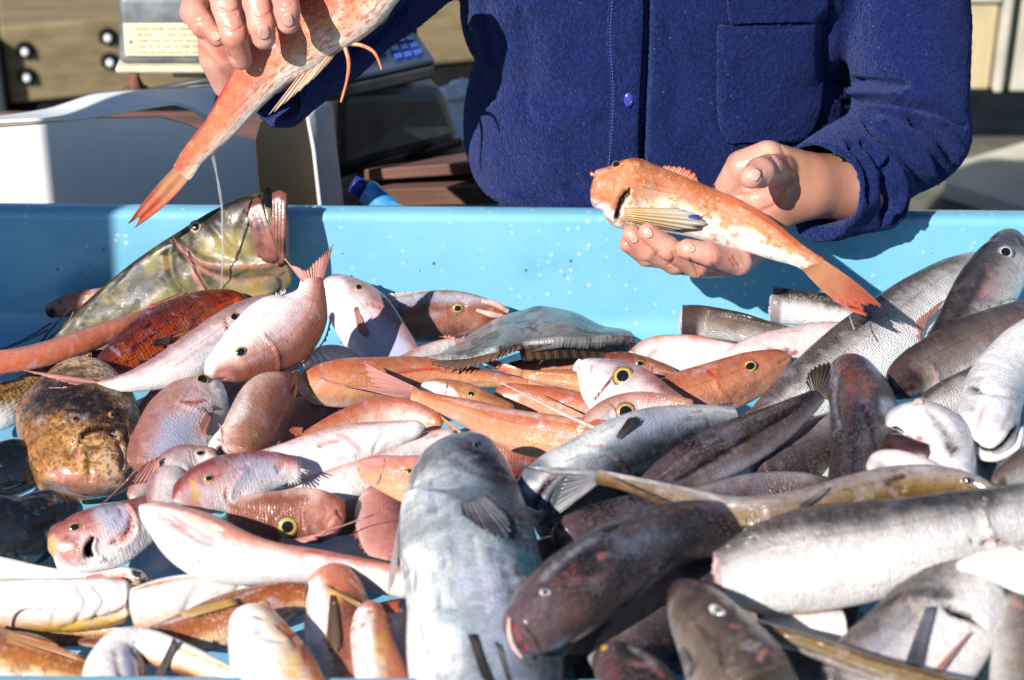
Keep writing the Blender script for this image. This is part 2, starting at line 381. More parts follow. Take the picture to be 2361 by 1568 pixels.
MAT = {}
EXTRA = {     # paint of single fish, pigment with some shade and sheen: (outline, colour, amount, soft edge)
 'john_dory': dict(a=[([(296,664),(305,648),(330,644),(352,655),(347,680),(318,692),(300,684)], 'dark', 1, 5), ([(560,450),(655,450),(658,640),(610,640),(575,560)], 'brn', .35, 24), ([(455,545),(560,540),(580,575),(540,600),(470,590)], 'olv', .6, 14), ([(510,650),(620,660),(630,690),(590,715),(520,700)], 'olv', .5, 16)],
   s=[([(600,452),(470,492),(380,548),(280,614),(180,704),(100,780)], 13, 0, 'dark', .75), ([(400,620),(300,700),(180,790)], 16, .4, 'dark', .25), ([(470,500),(500,530),(490,560)], 6, .6, 'dark', .4), ([(430,545),(432,590),(460,640),(440,690)], 7, .8, 'dark', .4), ([(640,642),(648,660),(630,690)], 5, 2, 'dark', .6)]),
 'tail_up': dict(a=[([(640,872),(700,840),(752,782),(764,735),(738,690),(715,745),(680,792),(620,832),(560,852),(535,884)], 'brn', .75, 30), ([(490,850),(530,842),(560,866),(525,886),(492,882)], 'brn', .55, 12), ([(482,830),(545,768),(610,722),(668,676),(650,720),(580,792),(515,838)], 'wht', .6, 24)], s=[([(474,874),(496,879),(522,873)], 3, 1.2, 'dark', .6), ([(590,790),(640,770),(700,700)], 8, .3, 'lav', .4)]),  # brown lower side: dorsal pigment with shading painted in
 'slender_pink': dict(a=[([(300,880),(420,842),(520,794),(600,742),(606,782),(480,872),(340,906)], 'wht', .5, 20), ([(400,832),(500,768),(560,744),(520,792),(430,842)], 'lav', .45, 18)]),
 'pale_back': dict(a=[([(795,745),(880,738),(945,830),(905,860),(820,795)], 'lav', .8, 22), ([(748,648),(792,648),(802,690),(770,722),(746,690)], 'wht', .6, 16), ([(830,648),(870,680),(932,770),(950,815),(915,795),(858,722)], 'brn', .4, 14)]),
 'far_bream': dict(a=[([(880,745),(1000,735),(1080,742),(1150,738),(1100,772),(960,790)], 'brn', .6, 18), ([(890,676),(1000,668),(1090,676),(1130,696),(1000,706),(890,704)], 'lav', .45, 16)]),  # brown underside includes painted shade on the lower flank
 'stargazer': dict(a=[([(60,900),(110,855),(200,862),(290,920),(326,985),(290,1000),(230,985),(180,975),(110,960),(60,960)], 'dark', .85, 50), ([(100,1085),(160,1075),(210,1105),(270,1100),(240,1140),(130,1140)], 'pnk', .6, 16)],
   s=[([(182,1024),(188,1004),(208,990),(234,986),(258,990),(272,1010)], 3.5, 2.5, 'dark', .8), ([(80,920),(150,935),(220,950),(290,975)], 6, 1, 'dark', .7), ([(70,950),(140,955),(190,968)], 5, .8, 'dark', .6), ([(188,1015),(186,1050),(180,1088)], 5, 1.5, 'pnk', .35), ([(208,1040),(204,1080),(206,1112)], 3, 1.5, 'dark', .4), ([(292,990),(304,1040),(292,1080)], 8, 1, 'pnk', .6), ([(160,1020),(164,1060),(172,1088)], 3, 1.4, 'dark', .4)]),
 'bream_down': dict(a=[([(370,965),(445,950),(440,1040),(350,1055)], 'lav', .75, 24), ([(440,880),(400,930),(345,1040),(330,1030),(375,945),(430,880)], 'brn', .4, 12)]),
 'brown_diag': dict(a=[([(565,890),(530,960),(512,1000),(532,992),(580,930)], 'wht', .5, 12), ([(668,870),(655,940),(622,1022),(590,1045),(612,960),(640,890)], 'brn', .6, 20)]),
 'gold_spot': dict(a=[([(398,1150),(420,1122),(455,1118),(474,1186),(430,1188)], 'brn', .5, 16), ([(520,1058),(640,1058),(664,1090),(600,1122),(540,1132)], 'lav', .55, 20), ([(438,1108),(452,1112),(460,1140),(450,1170),(442,1140)], 'yel', .7, 12)], s=[([(575,1066),(548,1090),(527,1126),(523,1150),(540,1166)], 4, 1.5, 'red', .5)]),
 'smiling': dict(a=[([(108,1262),(140,1218),(186,1232),(200,1302),(160,1308),(122,1285)], 'brn', .6, 18), ([(210,1170),(290,1158),(302,1216),(240,1228)], 'lav', .65, 18), ([(208,1240),(216,1234),(212,1262),(216,1286),(198,1284),(195,1264)], 'dark', 1, 3, 3)], s=[([(305,1190),(300,1222),(272,1248),(250,1260)], 7, 2, 'red', .45), ([(112,1240),(118,1262),(126,1284)], 5, 0, 'yel', .8)]),
 'yellow_eye_dark': dict(a=[([(520,1160),(660,1132),(706,1138),(696,1190),(560,1236)], 'brn', .85, 20)]),  # brown paints the shaded half of the head
 'big_eye': dict(a=[([(1470,836),(1532,868),(1584,930),(1604,985),(1550,942),(1500,882)], 'brn', .55, 16), ([(1400,902),(1500,912),(1565,980),(1450,962)], 'lav', .4, 20)]),
 'second_eye': dict(a=[([(1340,985),(1420,950),(1480,970),(1440,1000),(1340,1000)], 'lav', .6, 14)]),
 'big_grey': dict(a=[([(1175,1200),(1262,1285),(1280,1400),(1255,1570),(1195,1570),(1185,1350)], 'dark', .5, 40), ([(1025,1008),(1105,1012),(1184,1095),(1206,1210),(1170,1190),(1130,1105),(1075,1062)], 'dark', .75, 34), ([(1060,1290),(1180,1270),(1240,1420),(1230,1568),(1160,1568)], 'lav', .45, 40), ([(950,1130),(1040,1100),(1060,1130),(990,1180)], 'lav', .4, 22)],
   s=[([(1196,1262),(1226,1330),(1250,1430)], 12, .5, 'teal', .9), ([(1215,1262),(1255,1350)], 5, .5, 'teal', .7), ([(1150,1300),(1190,1390),(1215,1500)], 9, 1, 'dark', .5), ([(1000,1040),(960,1090),(940,1150)], 10, .6, 'dark', .35), ([(1040,1170),(1060,1290),(1050,1400)], 14, .6, 'lav', .4), ([(1090,1230),(1120,1330),(1130,1420)], 18, .4, 'wht', .4)]),
 'tail_arc': dict(s=[([(1540,1120),(1640,1064),(1760,988),(1850,934)], 5, 3, 'dark', .8), ([(1520,1100),(1600,1045),(1700,985),(1800,940),(1870,905)], 12, -1.5, 'wht', .2), ([(1640,1100),(1720,1070),(1800,1030)], 14, .4, 'lav', .4)]),
 'big_pale': dict(a=[([(1760,960),(1900,850),(2050,760),(2200,680),(2240,740),(2100,850),(1960,970),(1800,1030)], 'wht', .65, 50)]),
 'blue_hake': dict(a=[([(1400,1040),(1500,1000),(1640,960),(1690,975),(1560,1060),(1450,1110),(1380,1080)], 'dark', .6, 40), ([(1380,1010),(1480,950),(1600,940),(1560,975),(1450,1020)], 'lav', .55, 22)], s=[([(1300,1082),(1272,1110),(1246,1150),(1232,1186)], 4, 2, 'dark', .8)]),  # dark and lavender flank paint the sun and sky shading
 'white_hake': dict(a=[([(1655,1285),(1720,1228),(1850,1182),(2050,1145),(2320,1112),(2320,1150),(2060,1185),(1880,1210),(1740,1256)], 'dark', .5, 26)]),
 'belly_mouth': dict(s=[([(2238,1010),(2256,1036),(2295,1040),(2328,1016),(2347,978)], 6, 2, 'dark', 1)], a=[([(2222,860),(2250,850),(2246,960),(2220,960)], 'dark', .4, 14)]),
 'fin_hake': dict(a=[([(2176,1398),(2212,1398),(2248,1410),(2264,1434),(2230,1426),(2200,1418)], 'dark', 1, 4, 5), ([(2085,1358),(2190,1345),(2200,1375),(2110,1378)], 'dark', .6, 14), ([(1880,1480),(2000,1410),(2080,1370),(2060,1400),(1960,1450)], 'dark', .5, 18), ([(1960,1480),(2080,1430),(2080,1530),(2000,1540)], 'lav', .35, 30)]),
 'white_head_near': dict(a=[([(690,1468),(735,1528),(778,1572),(738,1572),(700,1508)], 'org', .7, 14), ([(648,1500),(692,1518),(692,1570),(658,1570)], 'yel', .6, 18)]),
 'orange_head_near': dict(a=[([(772,1330),(864,1390),(834,1462),(792,1572),(762,1572),(772,1450)], 'brn', .6, 22), ([(738,1322),(792,1322),(804,1352),(760,1362)], 'org', .9, 12), ([(700,1480),(740,1480),(745,1568),(715,1568)], 'lav', .7, 16)]),
 'curled_near': dict(a=[([(872,1415),(900,1440),(925,1510),(950,1572),(915,1572),(890,1500)], 'org', .7, 14)]),
 'held_left': dict(a=[([(560,120),(511,205),(472,272),(414,362),(440,384),(500,305),(560,225),(645,130),(620,90)], 'org', .5, 26), ([(640,205),(560,300),(470,385),(440,410),(500,330),(600,230)], 'wht', .5, 18)], s=[([(545,150),(500,228),(450,312),(414,366)], 7, 0, 'red', .55)]),
 'held_right': dict(a=[([(1440,520),(1560,535),(1700,580),(1830,618),(1700,592),(1560,556)], 'wht', .7, 14), ([(1366,400),(1420,395),(1430,440),(1400,470),(1372,440)], 'org', .5, 18), ([(1480,480),(1600,500),(1700,550),(1600,545),(1480,520)], 'wht', .45, 20)], s=[([(1640,440),(1740,490),(1850,578)], 9, 0, 'org', .7), ([(1452,438),(1434,460),(1424,482),(1420,512)], 5, 2, 'dark', 1)]),
 'gaping_head': dict(a=[([(2130,940),(2180,975),(2215,1050),(2195,1060),(2160,1000)], 'dark', .6, 16), ([(2110,970),(2150,990),(2165,1030),(2130,1020)], 'lav', .5, 14)]),
 'corner_head': dict(a=[([(2290,560),(2235,655),(2175,745),(2120,820),(2150,830),(2210,750),(2270,660)], 'dark', .6, 16), ([(2260,640),(2300,640),(2300,690),(2250,690)], 'pnk', .4, 18)]),
 'dark_upright': dict(s=[([(1990,935),(2012,990),(2028,1050)], 3, 1, 'dark', .7), ([(1928,870),(1922,930),(1938,1000)], 7, 1, 'lav', .3), ([(1945,860),(1980,880),(2010,920)], 12, .6, 'brn', .5), ([(1960,1000),(1985,1010),(2010,1000)], 16, .4, 'lav', .15)], a=[([(1930,850),(1990,850),(2010,900),(1950,930)], 'brn', .5, 18), ([(2030,915),(2085,930),(2060,965),(2030,950)], 'lav', .7, 12)]),  # lavender at the edges paints a bluish sheen
 'purple_head': dict(s=[([(1235,1350),(1300,1290),(1420,1215)], 9, .8, 'lav', .3), ([(1330,1300),(1375,1262),(1400,1215)], 5, 1.6, 'dark', .7), ([(1200,1440),(1230,1470),(1250,1500)], 4, 1.2, 'dark', .6), ([(1430,1410),(1490,1345),(1560,1280)], 6, 2.5, 'dark', .8), ([(1280,1420),(1340,1380),(1400,1330)], 20, .5, 'brn', .2)], a=[([(1400,1230),(1520,1200),(1580,1230),(1480,1290),(1420,1290)], 'lav', .35, 30), ([(1450,1380),(1540,1300),(1570,1290),(1500,1370)], 'wht', .3, 12)]),  # lavender along the crown paints reflected sky
 'orange_front': dict(s=[([(990,940),(1080,1000),(1180,1035),(1290,1060)], 9, 0, 'red', .4), ([(1020,918),(1120,940),(1230,958),(1350,975)], 8, 0, 'wht', .3)]),
 'orange_right': dict(a=[([(1600,912),(1700,880),(1790,850),(1730,925),(1640,950)], 'brn', .5, 22)]),
 'white_gurnard': dict(s=[([(365,1182),(400,1208),(440,1236),(500,1266)], 13, 5, 'lav', .5), ([(350,1178),(400,1200),(450,1225)], 5, 2, 'pnk', .6), ([(450,1290),(470,1320)], 5, 2, 'pnk', .5), ([(520,1215),(600,1255),(700,1266),(900,1290)], 9, 0, 'org', .3)]),
 'near_belly': dict(a=[([(0,1440),(120,1450),(220,1430),(296,1416),(240,1452),(120,1464)], 'yel', .6, 10), ([(298,1366),(316,1382),(314,1410),(276,1434),(298,1402)], 'org', .5, 8), ([(20,1345),(120,1340),(150,1352),(40,1372)], 'yel', .3, 14)], s=[([(175,1342),(196,1390),(172,1440)], 5, 1.6, 'lav', .5), ([(120,1340),(132,1390),(118,1446)], 7, .8, 'lav', .3), ([(210,1345),(240,1388),(215,1428)], 4, 1.2, 'lav', .4)]),
 'near_white': dict(s=[([(560,1330),(540,1370),(480,1400)], 5, 1.6, 'lav', .5), ([(470,1335),(440,1380),(420,1425)], 6, 1.2, 'lav', .4), ([(310,1360),(400,1338),(520,1326)], 5, 0, 'org', .6)]),
 'silver_bent': dict(a=[([(270,1490),(310,1490),(330,1568),(290,1568)], 'lav', .7, 16), ([(400,1520),(540,1560),(400,1560)], 'olv', .4, 14)]),
 'grey_right': dict(a=[([(2050,880),(2110,850),(2140,880),(2100,915),(2060,910)], 'dark', .6, 18), ([(2200,850),(2361,790),(2361,830),(2230,880)], 'wht', .5, 20)]),
 'bottom_head': dict(s=[([(1600,1440),(1650,1480),(1660,1540)], 7, 2, 'dark', .6), ([(1700,1490),(1740,1500),(1760,1540)], 8, 2, 'lav', .25), ([(1565,1490),(1590,1530),(1580,1568)], 9, 1.5, 'dark', .6)], a=[]),
 'gap_low': {},
 'orange_long': dict(a=[([(700,900),(800,900),(900,905),(880,935),(780,945),(720,930)], 'brn', .35, 18)]),
}
class Fish: pass
FISH = {}

def body_mesh(stn, z=None, Y=None, k=.5, d=1, roll=0, n=84, m=44, nose=.05, tail=.04, cut=(), keel=0.0, lump=.012, seed=0):
    S = [list(s) for s in stn]
    zz = z if z is not None else Y
    if np.isscalar(zz): zz = [zz] * len(S)
    elif len(zz) == 2:
        L = np.r_[0, np.cumsum([math.hypot(b[0]-a[0], b[1]-a[1]) for a, b in zip(S[:-1], S[1:])])]
        zz = list(np.interp(L / L[-1], [0, 1], zz))
    S = np.array([s[:3] + [q] for s, q in zip(S, zz)], float)
    D = resample(S, 400)
    u = np.linspace(0, 1, n)
    t = .62 * u + .38 * (.5 - .5 * np.cos(np.pi * u))
    P = np.stack([np.interp(t * 399, np.arange(400), D[:, i]) for i in range(4)], 1)
    C = np.array([at(p[0], p[1], z=p[3]) if z is not None else at(p[0], p[1], Y=p[3]) for p in P])
    T = nrm(np.gradient(C, axis=0))
    for _ in range(3): T[1:-1] = nrm(T[:-2] + 2 * T[1:-1] + T[2:])
    view = nrm(C - CAM)
    N = -(view - (view * T).sum(-1, keepdims=True) * T)
    N = nrm(N)
    tx = np.gradient(P[:, :2], axis=0)
    U = np.cross(T, N)
    pc, _ = proj(C + U * .01)
    p0, _ = proj(C)
    left = np.sign(((pc - p0) * np.stack([tx[:, 1], -tx[:, 0]], 1)).sum(-1))
    U *= np.sign(left.sum()) * (1 if d > 0 else -1)
    rr = R(roll) if np.isscalar(roll) else np.radians(np.interp(t, np.linspace(0, 1, len(roll)), roll))
    c, s = np.cos(rr), np.sin(rr)
    if not np.isscalar(rr): c, s = c[:, None], s[:, None]
    U, N = c * U + s * N, c * N - s * U
    w = P[:, 2].copy()
    e0, e1 = nose, tail
    f = np.ones(n)
    if 'start' not in cut: f *= np.where(t < e0, np.sqrt(np.clip(1 - (1 - t / e0) ** 2, 0, 1)), 1)
    if 'end' not in cut: f *= np.where(t > 1 - e1, np.sqrt(np.clip(1 - (1 - (1 - t) / e1) ** 2, 0, 1)), 1)
    f = np.maximum(f, .015)
    W_ = w * ((C - CAM) @ AX) / FPX
    a = W_ / np.sqrt(np.asarray(c).ravel() ** 2 + (k * np.asarray(s).ravel()) ** 2)
    b = k * a ** .72 * a.max() ** .28
    if tail <= .02 and 'end' not in cut: b *= .3 + .7 * np.clip((1 - t) / .16, 0, 1)
    a, b = a * f, b * np.minimum(1, f)
    ph = np.arange(m) / m * 2 * np.pi
    rng = np.random.RandomState(seed)
    lum = np.zeros((n, m))
    for q in range(6):
        lum += rng.randn() * np.sin(t[:, None] * rng.uniform(4, 16) + ph[None] * rng.randint(1, 4) + rng.uniform(0, 6))
    lum = 1 + lump * lum
    sa, ca = np.sin(ph), np.cos(ph)
    ca = np.sign(ca) * np.abs(ca) ** .85 * (1 - keel * np.abs(sa) ** 2.5)
    G = C[:, None] + (a[:, None] * sa * lum)[..., None] * U[:, None] + (b[:, None] * ca * lum)[..., None] * N[:, None]
    Ls = np.r_[0, np.cumsum(np.linalg.norm(np.diff(C, axis=0), axis=1))]
    uv = np.stack([np.repeat(Ls[:, None], m, 1), (np.minimum(ph, 2 * np.pi - ph)[None] * .75 * (a.max() + b.max()) / 1.0) + np.zeros((n, 1))], -1)
    attrs = {'t': np.repeat(t[:, None], m, 1).ravel(), 'g': np.repeat(sa[None], n, 0).ravel()}
    F = [list(q) for q in gridfaces(n, m, True)]
    return G, F, uv.reshape(-1, 2), attrs, dict(C=C, T=T, U=U, N=N, px=P[:, :2], a=a, b=b, t=t)

def fish(key, label, stn, mat, z=None, Y=None, k=.5, d=1, roll=0, n=84, m=44, nose=.05, tail=.04, cut=(), keel=None, lump=.012, gill=None,
         eyes=(), strokes=(), areas=(), name='sea_bream', cat='fish', group='fish heaped in the blue tub', fin='pink', body='body', parent=None):
    o = Fish()
    if keel is None: keel = .38 if mat.startswith('bream') else .12
    G, F, uv, attrs, info = body_mesh(stn, z, Y, k, d, roll, n, m, nose, tail, cut, keel, lump, seed=len(FISH))
    o.__dict__.update(info)
    o.fin, o.key = fin, key
    n_, m_ = G.shape[:2]
    N = gridnormals(G)
    out = np.sign(((G - o.C[:, None]) * N).sum())
    N *= out
    if out < 0: F = [f[::-1] for f in F]
    ex = EXTRA.get(key, {})
    st = list(strokes) + ex.get('s', [])
    areas = list(areas) + ex.get('a', [])
    if gill is None and eyes and not any(len(q) > 5 and q[5] for q in st): gill = .28
    if gill:                                            # gill cover: a raised plate with a slit behind it, on both flanks
        tt, gg = attrs['t'].reshape(n_, m_), attrs['g'].reshape(n_, m_)
        edge = gill + .045 * (1 - (gg / .8) ** 2)
        dd = edge - tt
        fade = np.clip((.85 - np.abs(gg)) / .25, 0, 1)
        G = G + N * ((np.where(dd > 0, np.exp(-dd / .05), 0) * .055 * fade * o.a.max()))[..., None]
        attrs['pnk'] = (np.exp(-((dd + .012) / .016) ** 2) * fade * .8).ravel()
        attrs['dark'] = (np.exp(-((dd + .006) / .007) ** 2) * fade * .85).ravel()
        ml = np.exp(-((gg + .25 + tt * 3) / .09) ** 2) * np.clip((.085 - tt) / .03, 0, 1)
        G = G - N * (ml * .045 * o.a.max())[..., None]
        attrs['dark'] = np.maximum(attrs['dark'], ml.ravel() * .9)
    for e in eyes:
        ex, ey, er = e[:3]
        ring = [(ex + er * 1.3 * math.cos(q), ey + er * 1.3 * math.sin(q)) for q in np.linspace(0, 6.283, 17)]
        st += [(ring, er * .22 + 1.5, .45)]
    V = sculpt(G.reshape(-1, 3), N.reshape(-1, 3), attrs, st, areas)
    if parent is None:
        o.root = thing(name, label, cat, o.C[len(o.C) // 2] - np.array([0, 0, max(o.a.max() * .3, .01)]), group)
    else: o.root = parent
    caps, fm = [], [0] * len(F)
    for side in cut:                                   # a knife cut: recessed wet flesh
        ring = [j for j in range(m_)] if side == 'start' else [(n_ - 1) * m_ + j for j in range(m_)]
        i0 = len(V)
        cc = V[ring].mean(0)
        tdir = o.T[0] if side == 'start' else -o.T[-1]
        rg = np.random.RandomState(5)
        r1 = cc + (V[ring] - cc) * .86 + tdir * .001
        r2 = cc + (V[ring] - cc) * .45 - tdir * (.001 + .003 * rg.rand(m_, 1))
        V = np.concatenate([V, r1, r2, [cc - tdir * .002]])
        uv = np.concatenate([uv, uv[ring], uv[ring], uv[ring[:1]]])
        for q in attrs: attrs[q] = np.r_[attrs[q], attrs[q][ring], attrs[q][ring], attrs[q][ring[:1]]]
        for j in range(m_):
            j2 = (j + 1) % m_
            quads = [[ring[j], ring[j2], i0 + j2, i0 + j], [i0 + j, i0 + j2, i0 + m_ + j2, i0 + m_ + j], [i0 + m_ + j, i0 + m_ + j2, i0 + 2 * m_]]
            if side == 'start': quads = [q[::-1] for q in quads]
            F += quads
            fm += [1, 1, 1]
    if 'start' not in cut: F.append(list(range(m_))[::-1] if out > 0 else list(range(m_))); fm.append(0)
    if 'end' not in cut: F.append([(n_ - 1) * m_ + j for j in range(m_)][::1 if out > 0 else -1]); fm.append(0)
    o.body = obj(body, V, F, None, o.root, uv=uv, attrs=attrs, mats=[MAT[mat], MAT['flesh']], fmat=fm)
    o.bvh = BVHTree.FromPolygons([tuple(v) for v in V], F)
    FISH[key] = o
    for e in eyes: eye(o, *e)
    return o

def hit(o, x, y):
    dr = ray(x, y)
    h = o.bvh.ray_cast(Vector(CAM), Vector(dr).normalized())
    if h[0] is None: return None, None
    n = np.array(h[1])
    if n @ dr > 0: n = -n
    return np.array(h[0]), n
def onplane(o, x, y):
    i = int(np.argmin(((o.px - (x, y)) ** 2).sum(1)))
    dr = ray(x, y)
    nn = nrm(CAM - o.C[i])
    nn = nn - (nn @ o.T[i]) * o.T[i]
    kk = ((o.C[i] - CAM) @ nn) / (dr @ nn)
    return CAM + dr * kk
def surf(o, x, y, lift=0.0, plane=False):
    p, n = (None, None) if plane else hit(o, x, y)
    if p is None: p = onplane(o, x, y)
    return p + nrm(CAM - p) * lift * .001

def cap(c, n, up, rx, ry, h, r0, r1, zo, rings=6, seg=24):
    a = nrm(np.cross(up, n)); b = np.cross(n, a)
    V = []
    for q in np.linspace(r0, r1, rings):
        zz = h * math.sqrt(max(0, 1 - q * q)) + zo
        for j in range(seg):
            p = j / seg * 6.2832
            V.append(c + a * rx * q * math.cos(p) + b * ry * q * math.sin(p) + n * zz)
    F = [list(f) for f in gridfaces(rings, seg, True)]
    F.append(list(range(seg)))
    return np.array(V), F

def eye(o, x, y, r, pup=.5, iris='iris_yellow', squash=1.0, off=(0, 0), tilt=.55):
    p, n = hit(o, x, y)
    if p is None:
        p = onplane(o, x, y); n = nrm(CAM - p)
    tc = nrm(CAM - p)
    n = nrm(n * (1 - tilt) + tc * tilt)
    rm = r * mpp(p)
    up = o.U[int(np.argmin(((o.px - (x, y)) ** 2).sum(1)))]
    V, F = cap(p, n, up, rm, rm * squash, rm * .34, .02, 1.0, -rm * .05, 9)
    rr_ = np.linalg.norm(V - p, axis=1)
    e = obj('eye', V, F, MAT[iris], o.root, uv=np.stack([rr_ / rr_.max(), rr_ * 0], 1))
    pup = min(.70, pup * 1.1) if iris == 'iris_yellow' else pup
    c2 = p + (XV * off[0] - UPV * off[1]) * mpp(p)
    V, F = cap(c2, n, up, rm, rm * squash, rm * .34, .02, pup, -rm * .02, 6)
    obj('pupil', V, F, MAT['pupil'], e)
    return e

def fin(o, base, tip, name='tail_fin', mat=None, lift=(0, 0), rays=12, jag=.08, nv=7, curl=0.0, th=.0009, plane=True, seed=1, mid=None):
    nu = rays * 6 + 1
    B = resample(np.array([(x, y) for x, y in base], float), nu, smooth=len(base) > 2)
    Tp = resample(np.array([(x, y) for x, y in tip], float), nu, smooth=False)
    rg = np.random.RandomState(seed + len(tip) + int(tip[0][0]))
    u = np.linspace(0, 1, nu)
    rl = np.interp(u * rays, np.arange(rays + 1), 1 - jag * .7 * rg.rand(rays + 1))
    L = rl * (1 - jag * (.5 - .5 * np.cos(u * rays * 2 * np.pi)) * (.4 + .9 * rg.rand(nu)))
    G = np.zeros((nv, nu, 3))
    M_ = resample(np.array([(x, y) for x, y in mid], float), nu) if mid else None
    for j in range(nu):
        b3 = surf(o, B[j, 0], B[j, 1], lift[0], plane)
        t3 = surf(o, Tp[j, 0], Tp[j, 1], lift[1], plane)
        if mid: m3 = surf(o, M_[j, 0], M_[j, 1], (lift[0] + lift[1]) / 2, plane)
        tc = nrm(CAM - b3)
        for i in range(nv):
            v = i / (nv - 1)
            G[i, j] = b3 + (t3 - b3) * v * L[j] + (4 * v * (1 - v) * (m3 - (b3 + t3) / 2) if mid else 0) + tc * .001 * (curl * math.sin(v * math.pi) + .5 * math.sin(u[j] * rays * 6.283) * v * (1 - .3 * v))
    uv = np.stack(np.meshgrid(u, np.linspace(0, 1, nv)), -1).reshape(-1, 2)
    q = obj(name, G.reshape(-1, 3), gridfaces(nv, nu), MAT[mat or o.fin], o.root, uv=uv)
    if rays != 14: pass
    return solid(q, th)

def strip(o, pts, rad, name, mat, lift=2.0, sides=8, plane=False, parent=None):
    """a tube along the surface: lips, barbels, loose rays"""
    n = max(10, len(pts) * 6)
    q = resample(np.array(pts, float), n)
    lf = np.interp(np.linspace(0, 1, n), np.linspace(0, 1, len(np.atleast_1d(lift))), np.atleast_1d(lift))
    P = np.array([surf(o, a[0], a[1], l, plane) for a, l in zip(q, lf)])
    for _ in range(2): P[1:-1] = (P[:-2] + 2 * P[1:-1] + P[2:]) / 4
    rad = np.atleast_1d(rad) * mpp(P[0])
    V, F = tube(P, rad, sides)
    return obj(name, V, F, MAT[mat], parent or o.root, uv=np.zeros((len(V), 2)))

def sheet(curves, nu=60, nv=12):
    """loft a sheet through 3-d curves"""
    K = np.array([smooth3(np.array(c), nu) if len(c) > 2 else np.linspace(c[0], c[1], nu) for c in curves])
    t = np.linspace(0, len(K) - 1, nv)
    if len(K) > 2:
        flat = K.reshape(len(K), -1)
        G = np.stack([np.interp(t, np.arange(len(K)), flat[:, i]) for i in range(flat.shape[1])], 1).reshape(nv, nu, 3)
    else:
        w = (t / (len(K) - 1))[:, None, None]
        G = K[0] * (1 - w) + K[-1] * w
    uv = np.stack(np.meshgrid(np.linspace(0, 1, nu), np.linspace(0, 1, nv)), -1).reshape(-1, 2)
    return G.reshape(-1, 3), gridfaces(nv, nu), uv

# ---------------------------------------------------------------- fish materials
MAT['flesh'] = plain('cut_flesh', (.72, .50, .47), .2, .2, 120, .5, 300, coat=.5)
MAT['pink'] = finmat('pink_fin', (.62, .30, .27), (.72, .33, .28))
MAT['redfin'] = finmat('red_fin', (.70, .34, .18), (.64, .13, .07), trans=.3)
MAT['orangefin'] = finmat('orange_fin', (.62, .30, .12), (.55, .22, .07))
MAT['palefin'] = finmat('pale_fin', (.72, .62, .60), (.75, .68, .66))
MAT['darkfin'] = finmat('dark_fin', (.10, .075, .065), (.035, .025, .022), trans=.15)
MAT['greyfin'] = finmat('grey_fin', (.24, .23, .25), (.07, .075, .09), trans=.15)
MAT['yellowfin'] = finmat('yellow_fin', (.72, .45, .13), (.70, .50, .22), rays=9)
MAT['gurnfin'] = finmat('rayed_fin', (.70, .48, .22), (.60, .56, .46), rays=7, trans=.25)
MAT['brownfin'] = finmat('brown_fin', (.15, .09, .06), (.24, .13, .08), trans=.3)
def irismat(name, c0, c1, rim=(.10, .05, .04)):
    m = NT(name)
    u = m.n('ShaderNodeSeparateXYZ', {0: m.n('ShaderNodeUVMap').outputs[0]}).outputs[0]
    u = m.math('ADD', u, m.math('MULTIPLY', m.math('SUBTRACT', m.noise(m.objco(), 300, 3), .5), .25))
    c = m.ramp(u, [(.42, tuple(x * .35 for x in c0)), (.55, c0), (.74, c1), (.88, tuple(x * .5 for x in c1)), (.97, rim)])
    return m.set(Base_Color=c, Roughness=.12, Coat_Weight=.8, Coat_Roughness=.04)
MAT['iris_yellow'] = irismat('yellow_iris', (.52, .39, .09), (.40, .27, .07))
MAT['iris_gold'] = irismat('gold_iris', (.46, .33, .16), (.34, .24, .12))
MAT['iris_silver'] = irismat('silver_iris', (.40, .41, .42), (.20, .20, .21), (.05, .04, .04))
MAT['iris_brown'] = irismat('brown_iris', (.16, .08, .03), (.1, .06, .03))
MAT['iris_dark'] = irismat('dark_iris', (.12, .12, .13), (.07, .07, .08), (.03, .03, .03))
MAT['iris_white'] = irismat('white_iris', (.50, .47, .46), (.52, .46, .43), (.3, .25, .24))
MAT['pupil'] = gloss('pupil', (.006, .007, .009), .08, .6)
MAT['lip_pink'] = plain('pink_lip', (.66, .40, .36), .25, .2, 90, .2, coat=.5)
MAT['lip_red'] = plain('dark_red_lip', (.17, .06, .045), .32, .55, 60, .25, coat=.15)
MAT['membrane'] = plain('grey_olive_membrane', (.20, .15, .10), .18, .4, 70, .3, coat=.8)
MAT['lip_white'] = plain('white_lip', (.78, .72, .70), .25, .1, 90, .2, coat=.4)
MAT['ray_orange'] = plain('orange_ray', (.62, .22, .09), .3, .25, 60, coat=.3)
MAT['ray_black'] = plain('black_ray', (.02, .018, .02), .35, .2)
MAT['bone'] = plain('bone', (.8, .76, .7), .4, .1)

MAT['bream_pink'] = fishmat('pink_bream_skin', [(.89, .86, .86), (.80, .67, .66), (.60, .35, .31), (.33, .13, .10)], pos=(.15, .42, .66, .9), mott=[(60, .52, .72, (.5, .42, .5), .35, None)], scale=2.3)
MAT['bream_brown'] = fishmat('brown_bream_skin', [(.70, .52, .47), (.52, .29, .23), (.40, .18, .13), (.27, .10, .07)], pos=(.06, .32, .62, .92), mott=[(50, .55, .75, (.42, .26, .2), .45, None), (160, .62, .74, (.6, .42, .2), .5, None)], scale=2.2, head=(.36, .15, .10), headt=.25)
MAT['bream_orange'] = fishmat('orange_bream_skin', [(.74, .50, .36), (.66, .39, .24), (.60, .31, .17), (.50, .22, .12)], mott=[(45, .5, .72, (.66, .42, .28), .5, None), (28, .55, .75, (.46, .18, .10), .5, (1, 3))], scale=2.1, bump=.4)
MAT['bream_pale'] = fishmat('pale_bream_skin', [(.86, .83, .83), (.84, .78, .78), (.72, .60, .60), (.42, .28, .29)], pos=(.1, .45, .74, .93), mott=[(40, .55, .78, (.62, .45, .46), .45, None)], scale=2.3, bump=.28)
